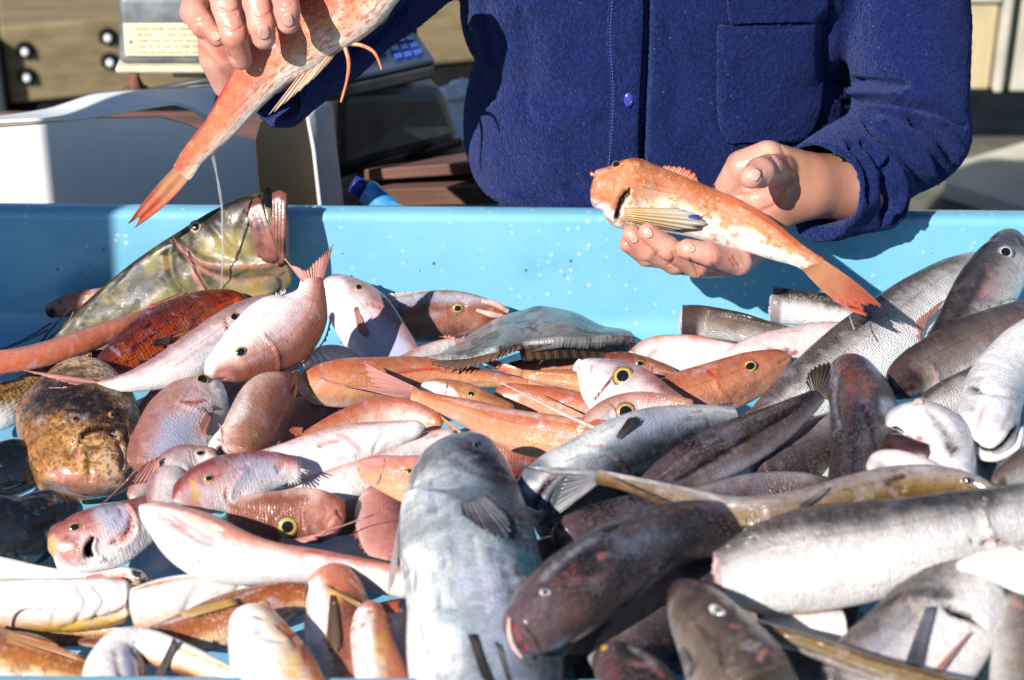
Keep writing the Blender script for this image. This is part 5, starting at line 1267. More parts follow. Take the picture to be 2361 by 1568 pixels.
fin(f, [(630,446),(646,440),(662,448)], [(630,600),(644,612),(658,604)], 'jaw_plate', 'lip_red', (14,12), 4, 0, 9, curl=6, th=.008)
fin(f, [(578,472),(652,470)], [(606,594),(652,606)], 'mouth_membrane', 'brownfin', (9,9), 6, .01, mid=[(590,540),(650,540)])
p = onplane(f, 618, 456); p = p + nrm(CAM - p) * .0185
obj('mouth_hollow', *cap(p, nrm(nrm(CAM - p) + np.array([.2, 0, .5])), UPV, .006, .012, .001, .02, 1, 0, 4), MAT['pupil'], f.root)
fin(f, [(628,676),(600,712),(560,716)], [(634,690),(606,728),(560,728)], 'belly_spines', 'brownfin', (0,0), 9, .5)
fin(f, [(170,706),(120,760),(90,800)], [(150,712),(100,775),(72,820)], 'dorsal_fin', 'darkfin', (0,0), 14, .6)
for pts in ([(172,716),(150,760),(136,800),(128,806)], [(118,745),(70,775),(20,798),(-20,812)], [(112,760),(60,785),(10,806)]):
    strip(f, pts, [2.2,1.2], 'long_fin_ray', 'ray_black', lift=[3,3,2,2], plane=True)

f = fish('behind_dory', 'small orange fish peeping out behind the john dory tail', [(106,722,14),(132,712,22),(172,702,27),(225,690,26),(270,680,20)], 'orange_eel', Y=2.005, k=.6, d=1, n=50, eyes=[(137,697,8,.6,'iris_yellow')], group=G_BREAM, areas=[([(104,712),(122,705),(126,735),(108,738)], 'dark', .9, 6)])

f = fish('orange_tail', 'long salmon orange fish tail running off the left edge of the tub', [(-70,846,33),(0,836,29),(120,812,29),(225,775,27),(312,738,17),(352,714,9)], 'orange_eel', z=.088, k=.7, d=1, n=80, tail=.02, name='red_gurnard', group=None, fin='redfin', strokes=[([(0,812),(110,785),(220,748),(300,715)], 4, .4, 'wht', .15)])
fin(f, [(336,708),(356,722)], [(462,657),(440,668),(420,690)], 'tail_fin', 'pink', (0,4), 8, .1)
fin(f, [(130,838),(210,806)], [(140,848),(212,822)], 'anal_fin', 'redfin', (2,2), 8, .3)

f = fish('scorpion', 'bright red scaly scorpionfish with black flecks and dark tipped fin',
     [(572,712,22),(540,705,36),(490,722,58),(430,757,74),(355,798,76),(290,836,62),(240,868,36),(222,884,14)], 'scorpion', z=.085, k=.5, d=-1, n=110, m=60, name='scorpionfish', group=None, fin='redfin', keel=.15,
     strokes=[([(520,690),(470,725),(440,780)], 8, 1.2, 'red', .3), ([(440,700),(400,720),(350,760)], 5, .8, 'dark', .3)],
     areas=[([(380,810),(430,785),(470,775),(440,815),(370,850),(330,880),(310,880)], 'yel', .35, 25)])
fin(f, [(495,742),(478,770)], [(360,782),(346,797),(380,800),(430,800)], 'pectoral_fin', 'redfin', (4,8), 9, .08, plane=False)
fin(f, [(400,772),(392,790)], [(352,785),(347,797),(362,800)], 'pectoral_tip', 'darkfin', (9,10), 5, .08, plane=False)
fin(f, [(290,770),(350,715),(420,690),(500,672)], [(262,795),(338,702),(415,680),(495,662)], 'dorsal_fin', 'redfin', (0,0), 14, .5)

f = fish('slender_pink', 'slender pale pink fish bent across the brown stargazer, tail over its head',
     [(648,684,10),(610,705,28),(560,742,46),(510,780,54),(440,824,50),(360,862,37),(290,882,22),(235,889,13),(222,890,11)], 'bream_pale', z=[.135,.135,.135,.13,.125,.12,.118,.118,.118], k=.6, d=-1, n=110, m=52, name='sea_bream', group=G_BREAM, tail=.01,
     eyes=[(540,731,12,.6,'iris_yellow')], strokes=[([(600,745),(555,752),(490,790),(400,845)], 3.5, .3, 'pnk', .7), ([(585,738),(540,742)], 3, .3, 'pnk', .5)])
fin(f, [(236,878),(236,900)], [(40,852),(120,872),(175,890),(130,893),(108,894)], 'tail_fin', 'pink', (0,3), 12, .1)

f = fish('tail_up', 'pinkish brown bream lying on the pile with its forked tail raised up',
     [(472,862,12),(490,852,28),(535,832,56),(595,797,79),(655,755,84),(700,712,60),(717,672,34),(718,640,25)], 'bream_pink', z=[.145,.148,.15,.155,.162,.172,.185,.195], k=.5, d=-1, roll=14, n=120, m=60, group=G_BREAM, tail=.01,
     eyes=[(555,812,15,.62,'iris_yellow',.85)],
     strokes=[([(478,882),(510,876),(540,880)], 3, .8, 'pnk', .5), ([(600,770),(636,812),(640,858)], 6, 2.2, 'dark', .25, True), ([(470,850),(485,866),(480,884)], 3, .6, 'wht', .5), ([(545,765),(600,740),(650,715)], 7, .5, 'pnk', .25)],
     areas=[([(500,850),(560,830),(640,830),(700,790),(745,720),(760,780),(690,845),(600,880),(510,885)], 'pnk', .12, 40), ([(468,845),(490,815),(500,840),(484,880),(468,872)], 'wht', .6, 10), ([(487,862),(530,850),(545,875),(505,884)], 'pnk', .6, 12)])
fin(f, [(698,652),(742,656)], [(650,588),(664,605),(680,612),(706,622),(725,602),(745,585),(771,554)], 'tail_fin', 'pink', (0,4), 16, .14)
fin(f, [(612,722),(640,690),(660,674)], [(606,702),(622,676),(656,664)], 'spiny_fin', 'palefin', (0,0), 6, .75)
fin(f, [(640,868),(700,832),(748,780),(762,730)], [(652,874),(708,838),(756,784),(770,735)], 'dorsal_fin', 'pink', (0,0), 14, .6)

f = fish('pale_back', 'pale bream with grey blue back leaning on the far wall behind the raised tail',
     [(748,648,18),(768,662,36),(802,696,60),(835,735,72),(872,785,74),(915,840,66),(950,895,50)], 'bream_pale', z=[.085,.085,.082,.078,.072,.066,.06], k=.42, d=1, roll=8, n=90, m=52, group=G_BREAM,
     eyes=[(828,663,12,.6,'iris_yellow',.8)], strokes=[([(835,700),(862,704),(880,712)], 4, .8, 'red', .6), ([(800,735),(845,720),(868,690)], 5, 1.8, 'pnk', .4, True), ([(750,655),(765,690),(760,720)], 4, .6, 'pnk', .3)])
fin(f, [(816,712),(823,707)], [(828,768),(842,778),(848,768)], 'pectoral_fin', 'pink', (3,5), 7, .06, plane=False)
fin(f, [(800,640),(880,690),(940,780)], [(812,634),(892,684),(952,775)], 'dorsal_fin', 'greyfin', (0,0), 12, .3)

f = fish('far_bream', 'brownish pink bream facing right with thick pale lips against the far wall',
     [(1168,722,10),(1140,722,26),(1095,722,44),(1045,723,54),(985,730,58),(925,738,52),(870,742,42)], 'bream_brown', z=.062, k=.45, d=-1, roll=10, n=90, m=52, group=G_BREAM,
     eyes=[(1055,711,14,.55,'iris_yellow',.75)], strokes=[([(985,680),(975,725),(990,770)], 6, 2.2, 'pnk', .4, True), ([(1150,728),(1120,742)], 3, .8, 'dark', .4)],
     areas=[([(880,676),(980,668),(1060,668),(1130,692),(1080,702),(1000,694),(900,702)], 'wht', .45, 18)])
strip(f, [(1110,694),(1140,700),(1172,718)], [5,8,6], 'lip', 'lip_pink', lift=[2,4,2])
strip(f, [(1098,715),(1130,724),(1168,732)], [4,8,6], 'lip', 'lip_pink', lift=[2,4,2])
fin(f, [(880,690),(1000,676)], [(870,678),(985,668)], 'dorsal_fin', 'palefin', (0,0), 8, .2)

f = fish('tail_scrap', 'pale pink fish whose frayed tail sticks out beside the dark flatfish', [(920,856,34),(965,830,28),(1010,808,22),(1040,797,17),(1052,795,15)], 'whitepink', z=.075, k=.6, d=1, n=50, group=G_BREAM, tail=.01)
fin(f, [(1030,781),(1046,812)], [(1012,775),(1042,772),(1060,778),(1080,770),(1066,790),(1056,806)], 'tail_fin', 'pink', (0,3), 9, .2)

f = fish('white_blob', 'white bellied fish with wrinkled skin under the pale leaning bream', [(700,842,14),(722,836,26),(760,828,34),(800,834,32),(838,850,22),(870,868,14)], 'white_skin', z=.075, k=.7, d=1, n=60, group=G_BREAM,
     strokes=[([(712,815),(725,835),(718,858)], 4, 1.5), ([(722,808),(738,832),(733,860)], 4, 1.8), ([(735,806),(750,826),(760,846)], 4, 1.6), ([(740,845),(780,850),(820,846)], 4, 1)])

# --- flatfish
rt = thing('flatfish', 'dark wet flatfish with a frilled brown fin lying by the far wall', 'fish', at(1240,780,z=.08))
back = [at(1040,812,z=.055), at(1110,765,z=.075), at(1180,733,z=.085), at(1240,714,z=.092), at(1320,732,z=.085), at(1400,765,z=.07), at(1450,780,z=.068)]
midc = [at(1010,836,z=.094), at(1090,800,z=.108), at(1180,770,z=.118), at(1250,758,z=.120), at(1330,765,z=.114), at(1405,776,z=.100), at(1455,786,z=.090)]
fron = [at(978,834,z=.110), at(1080,828,z=.117), at(1150,812,z=.126), at(1200,795,z=.120), at(1290,792,z=.122), at(1390,790,z=.110), at(1460,790,z=.094)]
V, F, uv = sheet([back, midc, fron], 110, 30)
Pn = V.copy()
px, _ = proj(V)
V = V + np.outer(np.sin(px[:, 0] * .045) * .0016 + np.sin(px[:, 1] * .11 + px[:, 0] * .02) * .001, [0, 0, 1])
ff = obj('body', V, F, MAT['flatfish'], rt, uv=uv * .2, attrs={'t': np.full(len(V), .6), 'g': uv[:, 1] * .6})
solid(ff, .012, 0)
ffp = Fish(); ffp.root = rt; ffp.bvh = BVHTree.FromPolygons([tuple(v) for v in V], [list(q) for q in F])
def sheetfin(root, base, tip, name, mat, rays, jag, seed=3, nv=6):
    nu = rays * 5 + 1
    B, T_ = smooth3(np.array(base), nu), smooth3(np.array(tip), nu)
    u = np.linspace(0, 1, nu)
    rg = np.random.RandomState(seed)
    L = np.interp(u * rays, np.arange(rays + 1), 1 - jag * .6 * rg.rand(rays + 1)) * (1 - jag * (.5 - .5 * np.cos(u * rays * 6.2832)))
    G = np.array([B + (T_ - B) * (v * L)[:, None] + np.outer(np.sin(u * rays * 6.283) * .0006 * v, [0, -.7, .7]) for v in np.linspace(0, 1, nv)])
    uv = np.stack(np.meshgrid(u, np.linspace(0, 1, nv)), -1).reshape(-1, 2)
    return solid(obj(name, G.reshape(-1, 3), gridfaces(nv, nu), MAT[mat], root, uv=uv), .001)
sheetfin(rt, [at(1195,797,z=.122), at(1290,793,z=.121), at(1390,790,z=.110), at(1462,790,z=.094)], [at(1205,838,z=.095), at(1300,832,z=.09), at(1400,832,z=.075), at(1468,806,z=.072)], 'fringe_fin', 'brownfin', 40, .14)
sheetfin(rt, [at(1395,770,z=.088), at(1440,775,z=.08), at(1462,790,z=.09)], [at(1425,762,z=.075), at(1462,772,z=.07), at(1475,800,z=.08)], 'fringe_fin', 'brownfin', 12, .4, 4)
sheetfin(rt, [at(1200,795,z=.122), at(1150,812,z=.127), at(1080,828,z=.118), at(978,834,z=.111)], [at(1205,806,z=.12), at(1130,838,z=.12), at(1040,862,z=.115), at(955,826,z=.115)], 'fringe_fin', 'brownfin', 22, .3, 5)

# --- middle: orange breams
f = fish('under_flat', 'orange bream half hidden beneath the dark flatfish', [(1420,842,16),(1340,840,24),(1240,846,26),(1170,852,16)], 'bream_orange', z=.07, k=.6, d=-1, n=60, group=G_BREAM)
f = fish('orange_long', 'long wet orange bream with a red streak, tail pointing right under the flatfish',
     [(683,893,12),(700,890,32),(740,888,48),(800,884,57),(870,877,55),(960,866,45),(1060,868,29),(1150,877,17),(1218,886,12)], 'bream_orange', z=[.105,.105,.105,.105,.103,.1,.098,.096,.095], k=.6, d=1, n=120, m=60, group=G_BREAM, fin='redfin', tail=.01,
     strokes=[([(885,864),(930,858),(970,852),(1015,850)], 4, .5, 'red', .8), ([(790,880),(850,870),(900,862)], 2.5, .4, 'wht', .3), ([(960,897),(1040,890),(1140,884)], 2, .3, 'wht', .3), ([(1010,855),(1060,862)], 3, .3, 'red', .6)],
     areas=[([(770,885),(830,880),(850,905),(790,915)], 'yel', .3, 14)])
fin(f, [(1205,874),(1212,897)], [(1330,905),(1318,918),(1300,908),(1326,932),(1290,924)], 'tail_fin', 'redfin', (0,3), 9, .08)
f = fish('orange_back', 'orange bream with thin red forked tail pointing left across the pile', [(1400,900,30),(1340,880,26),(1280,872,20),(1225,866,13),(1205,862,11)], 'bream_orange', z=.102, k=.6, d=-1, n=60, group=G_BREAM, fin='redfin', tail=.01)
fin(f, [(1210,854),(1206,870)], [(1071,806),(1095,828),(1150,850),(1120,848),(1108,842)], 'tail_fin', 'redfin', (0,4), 9, .06)
f = fish('white_snout', 'orange bream with white snout between two larger orange fish', [(969,892,10),(985,895,20),(1020,903,30),(1070,920,38),(1120,945,40),(1170,972,38)], 'bream_orange', z=.108, k=.7, d=1, n=70, m=52, group=G_BREAM,
     eyes=[(1087,909,11,.7,'iris_yellow',.75)], areas=[([(966,880),(1000,882),(1050,906),(1056,922),(1010,922),(968,905)], 'wht', .95, 10)], strokes=[([(1000,884),(1012,896),(1006,908)], 3, .8, 'pnk', .5)])
f = fish('orange_under', 'plump orange bream resting beneath two crossing fish tails', [(1136,918,12),(1155,916,26),(1210,922,38),(1290,942,44),(1370,962,42),(1430,980,30)], 'bream_orange', z=.092, k=.6, d=1, n=70, group=G_BREAM)
f = fish('orange_front', 'sleek orange bream, forked tail at left, head under the blue grey hake',
     [(1560,1052,44),(1480,1046,58),(1400,1030,61),(1290,1012,55),(1180,990,48),(1090,956,34),(1010,929,21),(958,913,15),(946,910,14)], 'bream_orange', z=[.135,.135,.134,.132,.128,.124,.122,.122,.122], k=.55, d=-1, n=130, m=60, group=G_BREAM, tail=.01,
     strokes=[([(1000,922),(1100,960),(1200,982),(1330,1000)], 2.5, .4, 'wht', .3), ([(960,930),(1040,980),(1090,1012)], 4, .5, 'red', .7), ([(1110,950),(1160,968)], 5, .3, 'red', .4)])
fin(f, [(968,897),(944,925)], [(838,835),(842,862),(858,888),(868,893),(830,890),(780,888),(735,871)], 'tail_fin', 'pink', (0,4), 14, .05)
strip(f, [(1378,990),(1300,955),(1220,915),(1150,880)], [5,4,2.5,1], 'pectoral_fin', 'lip_pink', lift=[3,9,11,9])
fin(f, [(1000,945),(1080,1008)], [(998,955),(1075,1018)], 'anal_fin', 'redfin', (2,2), 8, .3)

f = fish('big_eye', 'white faced bream with a large yellow eye staring from the middle of the pile',
     [(1334,836,12),(1348,846,26),(1385,876,60),(1430,910,78),(1490,950,82),(1550,985,72),(1600,1010,50)], 'bream_pale', z=[.128,.128,.13,.132,.132,.13,.128], k=.42, d=1, n=110, m=60, group=G_BREAM,
     eyes=[(1437,869,27,.48,'iris_yellow')], strokes=[([(1364,834),(1362,856),(1372,868)], 4, 1.5, 'pnk', .6), ([(1345,832),(1342,850)], 3, .8), ([(1360,940),(1420,920),(1480,905)], 6, 1.2, 'pnk', .35)],
     areas=[([(1318,850),(1345,840),(1360,870),(1400,930),(1430,960),(1340,970),(1318,910)], 'wht', .9, 25), ([(1490,848),(1530,870),(1590,935),(1560,945),(1510,890)], 'dark', .35, 15)])
strip(f, [(1338,832),(1330,842),(1326,856)], [6,7,5], 'lip', 'lip_white', lift=[2,3,2])
f = fish('second_eye', 'pink bream whose yellow eye peers out above the black finned hake', [(1330,990,10),(1362,976,26),(1410,958,42),(1465,950,48),(1530,955,46),(1600,965,40)], 'bream_flank', z=.15, k=.42, d=1, n=80, m=52, group=G_BREAM,
     eyes=[(1442,951,25,.55,'iris_yellow')], areas=[([(1480,915),(1520,920),(1530,940),(1490,932)], 'red', .45, 10)], strokes=[([(1345,982),(1400,960),(1420,940)], 4, .7)])
f = fish('red_far', 'dark reddish fish lying behind the white faced bream', [(1562,864,6),(1535,858,16),(1490,850,28),(1440,848,36),(1390,848,34)], 'bream_brown', z=.09, k=.6, d=-1, n=60, group=G_BREAM, eyes=[(1476,838,12,.7,'iris_yellow',.6)])
f = fish('orange_right', 'orange brown bream facing right with a blood streak behind its yellow eye',
     [(1826,819,8),(1808,828,24),(1765,850,45),(1700,877,60),(1620,905,62),(1530,930,56),(1450,950,45)], 'bream_orange', z=.118, k=.5, d=-1, n=110, m=60, group=G_BREAM,
     eyes=[(1729,845,18,.55,'iris_yellow',.75)], strokes=[([(1630,852),(1642,862),(1652,876)], 4, .8, 'red', .9), ([(1655,835),(1645,880),(1680,930)], 6, 1.8, 'pnk', .3, True), ([(1820,826),(1795,838)], 3, .8, 'dark', .4)], areas=[([(1690,818),(1790,808),(1826,818),(1800,832),(1720,832)], 'red', .2, 14)])
fin(f, [(1520,885),(1640,848)], [(1510,878),(1630,842)], 'dorsal_fin', 'palefin', (0,0), 8, .1)

# --- cut pieces by the far wall
f = fish('cut_brown', 'headless brown grey fish tail with a clean cut end by the far wall', [(1572,740,37),(1620,742,37),(1690,752,35),(1760,766,30),(1840,782,24)], 'hake_brown', z=.068, k=.75, d=1, cut=('start',), n=70, name='cut_fish_tail', group='cut fish pieces', strokes=[([(1590,722),(1680,726),(1820,752)], 2.5, .5, 'dark', .3)])
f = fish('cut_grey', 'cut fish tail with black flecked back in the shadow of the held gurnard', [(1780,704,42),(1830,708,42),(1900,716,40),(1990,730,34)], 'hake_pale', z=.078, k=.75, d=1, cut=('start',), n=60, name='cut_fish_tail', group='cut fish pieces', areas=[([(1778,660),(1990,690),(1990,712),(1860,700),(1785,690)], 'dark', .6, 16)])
f = fish('cut_white', 'white skinned fish piece with ragged pink flesh at its left end', [(1462,836,30),(1500,822,42),(1570,815,44),(1650,818,36),(1740,826,26)], 'whitepink', z=.09, k=.7, d=1, cut=('start',), n=70, name='cut_fish_tail', group='cut fish pieces', strokes=[([(1540,830),(1620,800),(1700,800)], 5, .6, 'pnk', .4), ([(1520,800),(1500,830),(1520,860)], 8, 1.5, 'pnk', .7)])
f = fish('cut_torn', 'white fish piece torn open with a red gash beside the orange bream', [(1668,838,22),(1715,824,38),(1790,805,44),(1870,785,40),(1950,770,30)], 'white_skin', z=.10, k=.7, d=1, n=70, name='cut_fish_tail', group='cut fish pieces', strokes=[([(1815,808),(1828,815),(1845,812)], 5, 2, 'red', .9), ([(1770,800),(1800,812),(1830,806)], 7, 1.5, 'pnk', .6), ([(1690,830),(1720,815),(1740,830),(1710,845)], 7, 1.5, 'pnk', .6)])

# --- right heap
f = fish('big_pale', 'big silver white hake stretched diagonally towards the far right corner',
     [(2300,612,36),(2230,645,62),(2140,712,92),(2045,795,104),(1940,868,100),(1845,935,82),(1760,995,56),(1700,1040,38)], 'hake_pale', z=[.13,.128,.125,.122,.12,.118,.115,.112], k=.62, d=-1, n=130, m=60, name='hake', group=G_HAKE, fin='greyfin',
     strokes=[([(2260,600),(2200,640),(2120,672),(2060,690)], 4, 1.5), ([(2250,620),(2180,660),(2100,690)], 4, 1.2), ([(2240,645),(2190,680)], 4, 1), ([(1950,790),(1980,810)], 2, .2, 'red', .5), ([(1850,905),(1862,910)], 2, .2, 'red', .5), ([(2000,735),(1900,815),(1790,905),(1720,965)], 16, .3, 'dark', .25)])
fin(f, [(2112,775),(2128,800)], [(2182,688),(2160,700),(2110,740)], 'pectoral_fin', 'pink', (5,14), 8, .05, plane=False)
fin(f, [(1985,730),(2015,720)], [(1975,745),(1985,748),(2010,730)], 'dorsal_fin', 'darkfin', (4,8), 6, .1, plane=False)
fin(f, [(1700,985),(1730,955)], [(1705,960),(1728,945)], 'pelvic_fin', 'redfin', (3,6), 4, .2)
f = fish('corner_head', 'dark grey hake head raised in the far right corner with a clear round eye',
     [(2350,540,12),(2338,552,34),(2318,592,58),(2290,648,72),(2258,705,74),(2220,770,72),(2175,840,66),(2130,905,52)], 'hake', z=[.20,.20,.198,.192,.185,.175,.165,.158], k=.6, d=-1, n=110, m=60, name='hake', group=G_HAKE,
     eyes=[(2318,583,21,.5,'iris_silver')], strokes=[([(2230,700),(2280,712),(2320,698),(2361,712)], 8, 3, 'dark', .3, True), ([(2270,600),(2290,640),(2330,650)], 10, .5, 'pnk', .35), ([(2345,545),(2361,570)], 4, 1, 'dark', .5), ([(2240,650),(2268,690)], 8, .5, 'pnk', .4), ([(2300,700),(2340,690),(2365,700)], 4, 1.2, 'dark', .5)])
f = fish('grey_right', 'long brown grey hake with a faint side line at the right edge',
     [(2042,897,14),(2062,890,34),(2100,868,54),(2160,838,64),(2240,800,68),(2330,765,66),(2430,735,60)], 'hake_brown', z=[.175,.175,.176,.178,.18,.18,.18], k=.62, d=1, n=110, m=60, name='hake', group=G_HAKE,
     strokes=[([(2180,868),(2240,828),(2300,790),(2361,752)], 2.5, .6, 'dark', .4), ([(2140,838),(2160,870),(2150,900)], 7, 2.5, 'pnk', .4, True), ([(2100,850),(2130,880)], 8, .5, 'dark', .5)])
fin(f, [(2060,880),(2160,815),(2250,762)], [(2050,874),(2150,805),(2245,752)], 'dorsal_fin', 'darkfin', (0,0), 10, .1)
fin(f, [(2320,850),(2330,830)], [(2345,740),(2370,735),(2375,790)], 'pectoral_fin', 'darkfin', (12,16), 6, .05)
f = fish('belly_mouth', 'upturned hake showing its white throat and open dark mouth', [(2290,1052,30),(2285,1030,52),(2278,990,66),(2284,935,72),(2310,875,72),(2350,825,68),(2400,780,60)], 'hake_belly', z=[.205,.206,.208,.21,.21,.21,.21], k=.75, d=-1, n=110, m=60, nose=.09, name='hake', group=G_HAKE,
     strokes=[([(2238,1012),(2258,1038),(2295,1040),(2325,1018),(2345,980)], 6, 5, 'dark', .95), ([(2249,987),(2262,950),(2274,928)], 6, 2.5, 'pnk', .7), ([(2285,985),(2310,950)], 6, 1.2), ([(2235,900),(2290,905),(2350,915)], 5, 1.5, 'dark', .2), ([(2230,890),(2255,898),(2268,905)], 4, 1, 'dark', .7), ([(2300,1005),(2330,960),(2340,930)], 5, 1.2, 'pnk', .3), ([(2240,870),(2300,860)], 3, .6), ([(2260,830),(2330,850)], 3, .6)], areas=[([(2215,850),(2240,850),(2235,950),(2215,940)], 'dark', .3, 12)])
strip(f, [(2222,1012),(2250,1048),(2300,1056),(2345,1030),(2358,985)], [5,8,9,8,5], 'lower_lip', 'lip_white', lift=[2,3,3,3,2])
f = fish('gaping_head', 'pale hake head with gaping black mouth below the grey side lined hake', [(2046,978,12),(2064,968,26),(2100,968,44),(2145,985,58),(2180,1020,60),(2200,1070,52),(2210,1120,44)], 'hake_belly', z=.205, k=.7, d=1, n=90, m=56, nose=.06, name='hake', group=G_HAKE,
     strokes=[([(2050,990),(2070,1000),(2100,1040),(2115,1060)], 8, 4, 'dark', .95), ([(2110,1010),(2125,1012)], 6, 1, 'red', .8), ([(2125,1020),(2140,1050)], 9, 1, 'pnk', .6), ([(2140,950),(2180,990),(2196,1050)], 9, 1.5, 'dark', .5), ([(2080,945),(2130,990)], 4, .8)], areas=[([(2062,1004),(2080,1002),(2110,1058),(2085,1050)], 'dark', 1, 6, 4)])
jf = fish('gaping_jaw', '', [(2004,1086,10),(2022,1064,20),(2060,1060,24),(2110,1074,26),(2165,1095,22)], 'white_skin', z=.212, k=.6, n=50, body='lower_jaw', parent=f.root)
fish('gaping_mouth', '', [(2044,1006,8),(2070,1022,24),(2108,1046,32),(2150,1062,32),(2190,1090,24)], 'mouth_inside', z=.198, k=.7, n=40, body='mouth_cavity', parent=f.root)
strip(f, [(2108,932),(2118,924),(2126,930)], [6,7,5], 'tongue', 'lip_pink', lift=3)
f = fish('dark_upright', 'dark brown hake head standing upright with red bruises on its crown',
     [(1948,838,16),(1956,850,38),(1975,885,62),(1990,930,76),(1992,985,78),(1985,1050,72),(1972,1120,60),(1965,1170,50)], 'hake_dark', z=[.19,.19,.19,.188,.185,.182,.178,.175], k=.8, d=-1, roll=50, n=110, m=60, name='hake', group=G_HAKE,
     strokes=[([(1965,855),(2000,870),(2015,885)], 12, .8, 'red', .26), ([(1985,890),(2010,885),(2025,890)], 9, .6, 'pnk', .35), ([(1980,925),(2010,920)], 9, .5, 'pnk', .4), ([(1925,860),(1918,920),(1935,990)], 5, .8, 'wht', .25), ([(1990,930),(2010,990),(2025,1050)], 4, .8, 'dark', .5), ([(1950,905),(1975,915)], 8, .6, 'dark', .4)], areas=[([(2030,920),(2075,935),(2060,960),(2035,950)], 'wht', .35, 12)])
f = fish('tail_arc', 'dark brown fish with fan shaped tail curling up to the big silver hake',
     [(1480,1140,30),(1540,1105,50),(1610,1065,60),(1690,1030,62),(1770,990,50),(1840,948,32),(1880,920,20),(1892,908,17)], 'hake_dark', z=[.152,.152,.155,.158,.162,.168,.172,.174], k=.55, d=1, n=120, m=56, name='hake', group=G_HAKE, fin='darkfin', tail=.01,
     strokes=[([(1600,1075),(1660,1045),(1760,985)], 4, 1.2, 'dark', .6), ([(1640,1050),(1700,1018)], 3, -.8, 'yel', .25)], areas=[([(1530,1080),(1640,1020),(1740,965),(1760,980),(1650,1045),(1560,1100)], 'wht', .18, 20)])
fin(f, [(1872,905),(1908,922)], [(1856,880),(1862,858),(1880,838),(1910,830),(1945,831),(1975,840),(1962,880)], 'tail_fin', 'darkfin', (0,4), 16, .12)
f = fish('blue_hake', 'blue grey hake with black side fin and closed lips, head pointing down left',
     [(1206,1158,22),(1222,1142,44),(1265,1112,58),(1330,1080,64),(1410,1042,70),(1490,1008,66),(1580,982,50),(1660,968,34),(1692,966,28)], 'bigfish', z=[.168,.168,.17,.172,.174,.172,.168,.164,.162], k=.7, d=-1, n=120, m=60, nose=.05, cut=('end',), name='hake', group=G_HAKE, fin='darkfin',
     strokes=[([(1298,1080),(1270,1105),(1242,1150),(1228,1190)], 6, 2.5, 'pnk', .6), ([(1312,1090),(1288,1120),(1265,1165)], 4, 1.5, 'dark', .4), ([(1360,1040),(1420,1060),(1440,1090),(1430,1110)], 8, 3, 'pnk', .4, True), ([(1350,1025),(1400,1030)], 4, 1, 'red', .5), ([(1560,985),(1600,960)], 3, .7, 'dark', .4), ([(1630,960),(1640,990)], 3, .7, 'dark', .4)],
     areas=[([(1200,1130),(1270,1075),(1340,1030),(1430,965),(1470,950),(1450,985),(1380,1020),(1300,1075),(1240,1130)], 'wht', .75, 22)])  # white upper side: belly colour with sunlight painted in
fin(f, [(1420,1006),(1430,1013)], [(1450,962),(1472,953),(1480,962),(1474,974)], 'pectoral_fin', 'darkfin', (2,7), 7, .15, plane=False)
fin(f, [(1640,950),(1680,955)], [(1660,930),(1694,924)], 'dorsal_fin', 'greyfin', (0,0), 4, .1)
f = fish('gold_long', 'slim golden brown fish bent like a bow with pale forked tail at left',
     [(2306,1134,6),(2280,1126,14),(2235,1116,26),(2160,1112,40),(2070,1120,48),(1970,1142,49),(1870,1168,45),(1770,1187,46),(1690,1188,44),(1600,1162,35),(1500,1130,24),(1420,1108,18),(1372,1098,18)], 'goldbrown', z=[.215,.214,.212,.21,.208,.206,.205,.203,.2,.196,.192,.19,.19], k=.62, d=-1, n=160, m=56, name='hake', group=None, fin='greyfin', tail=.01,
     eyes=[(2233,1108,15,.5,'iris_dark',.6)], strokes=[([(2180,1080),(2110,1100),(2080,1150)], 7, 2, 'dark', .3, True), ([(2090,1095),(2060,1105),(2040,1120)], 9, .8, 'dark', .6), ([(1960,1190),(1850,1212),(1750,1222),(1650,1205),(1560,1165)], 3, .8, 'dark', .8), ([(1680,1160),(1600,1130),(1480,1105),(1400,1090)], 8, .2, 'wht', .35), ([(1910,1120),(1880,1170)], 3, .8, 'dark', .5)])
fin(f, [(1384,1082),(1380,1116)], [(1178,1074),(1240,1086),(1300,1098),(1290,1108),(1280,1135),(1262,1180),(1236,1218),(1282,1190)], 'tail_fin', 'greyfin', (0,3), 12, .03)
fin(f, [(1915,1122),(1905,1135)], [(1838,1166),(1845,1172),(1860,1168)], 'pectoral_fin', 'greyfin', (4,6), 5, .05, plane=False)
fin(f, [(1410,1100),(1560,1175)], [(1440,1110),(1590,1172)], 'anal_fin', 'darkfin', (4,4), 8, .2, plane=False)
f = fish('white_hake', 'thick white and grey hake with its tail cut off, largest at lower right',
     [(2460,1165,58),(2380,1182,72),(2300,1198,80),(2210,1220,90),(2110,1248,102),(2000,1272,116),(1900,1288,121),(1800,1304,113),(1720,1318,92),(1655,1328,58)], 'hake_pale', z=[.225,.226,.228,.228,.226,.223,.22,.217,.214,.212], k=.65, d=-1, n=140, m=64, cut=('end',), name='hake', group=G_HAKE,
     strokes=[([(2290,1130),(2262,1170),(2272,1220),(2300,1262)], 10, 4, 'pnk', .5, True), ([(2265,1255),(2300,1250),(2340,1262)], 7, 3, 'red', .5), ([(2260,1160),(2100,1195),(1900,1220),(1740,1262)], 2.5, .5, 'dark', .3), ([(1690,1412),(1840,1418),(1960,1405)], 5, 1, 'pnk', .6), ([(2235,1240),(2245,1255)], 8, .8, 'dark', .4)],
     areas=[([(1660,1280),(1720,1228),(1850,1180),(2050,1145),(2300,1120),(2300,1150),(2060,1190),(1880,1215),(1740,1262)], 'dark', .5, 30)])
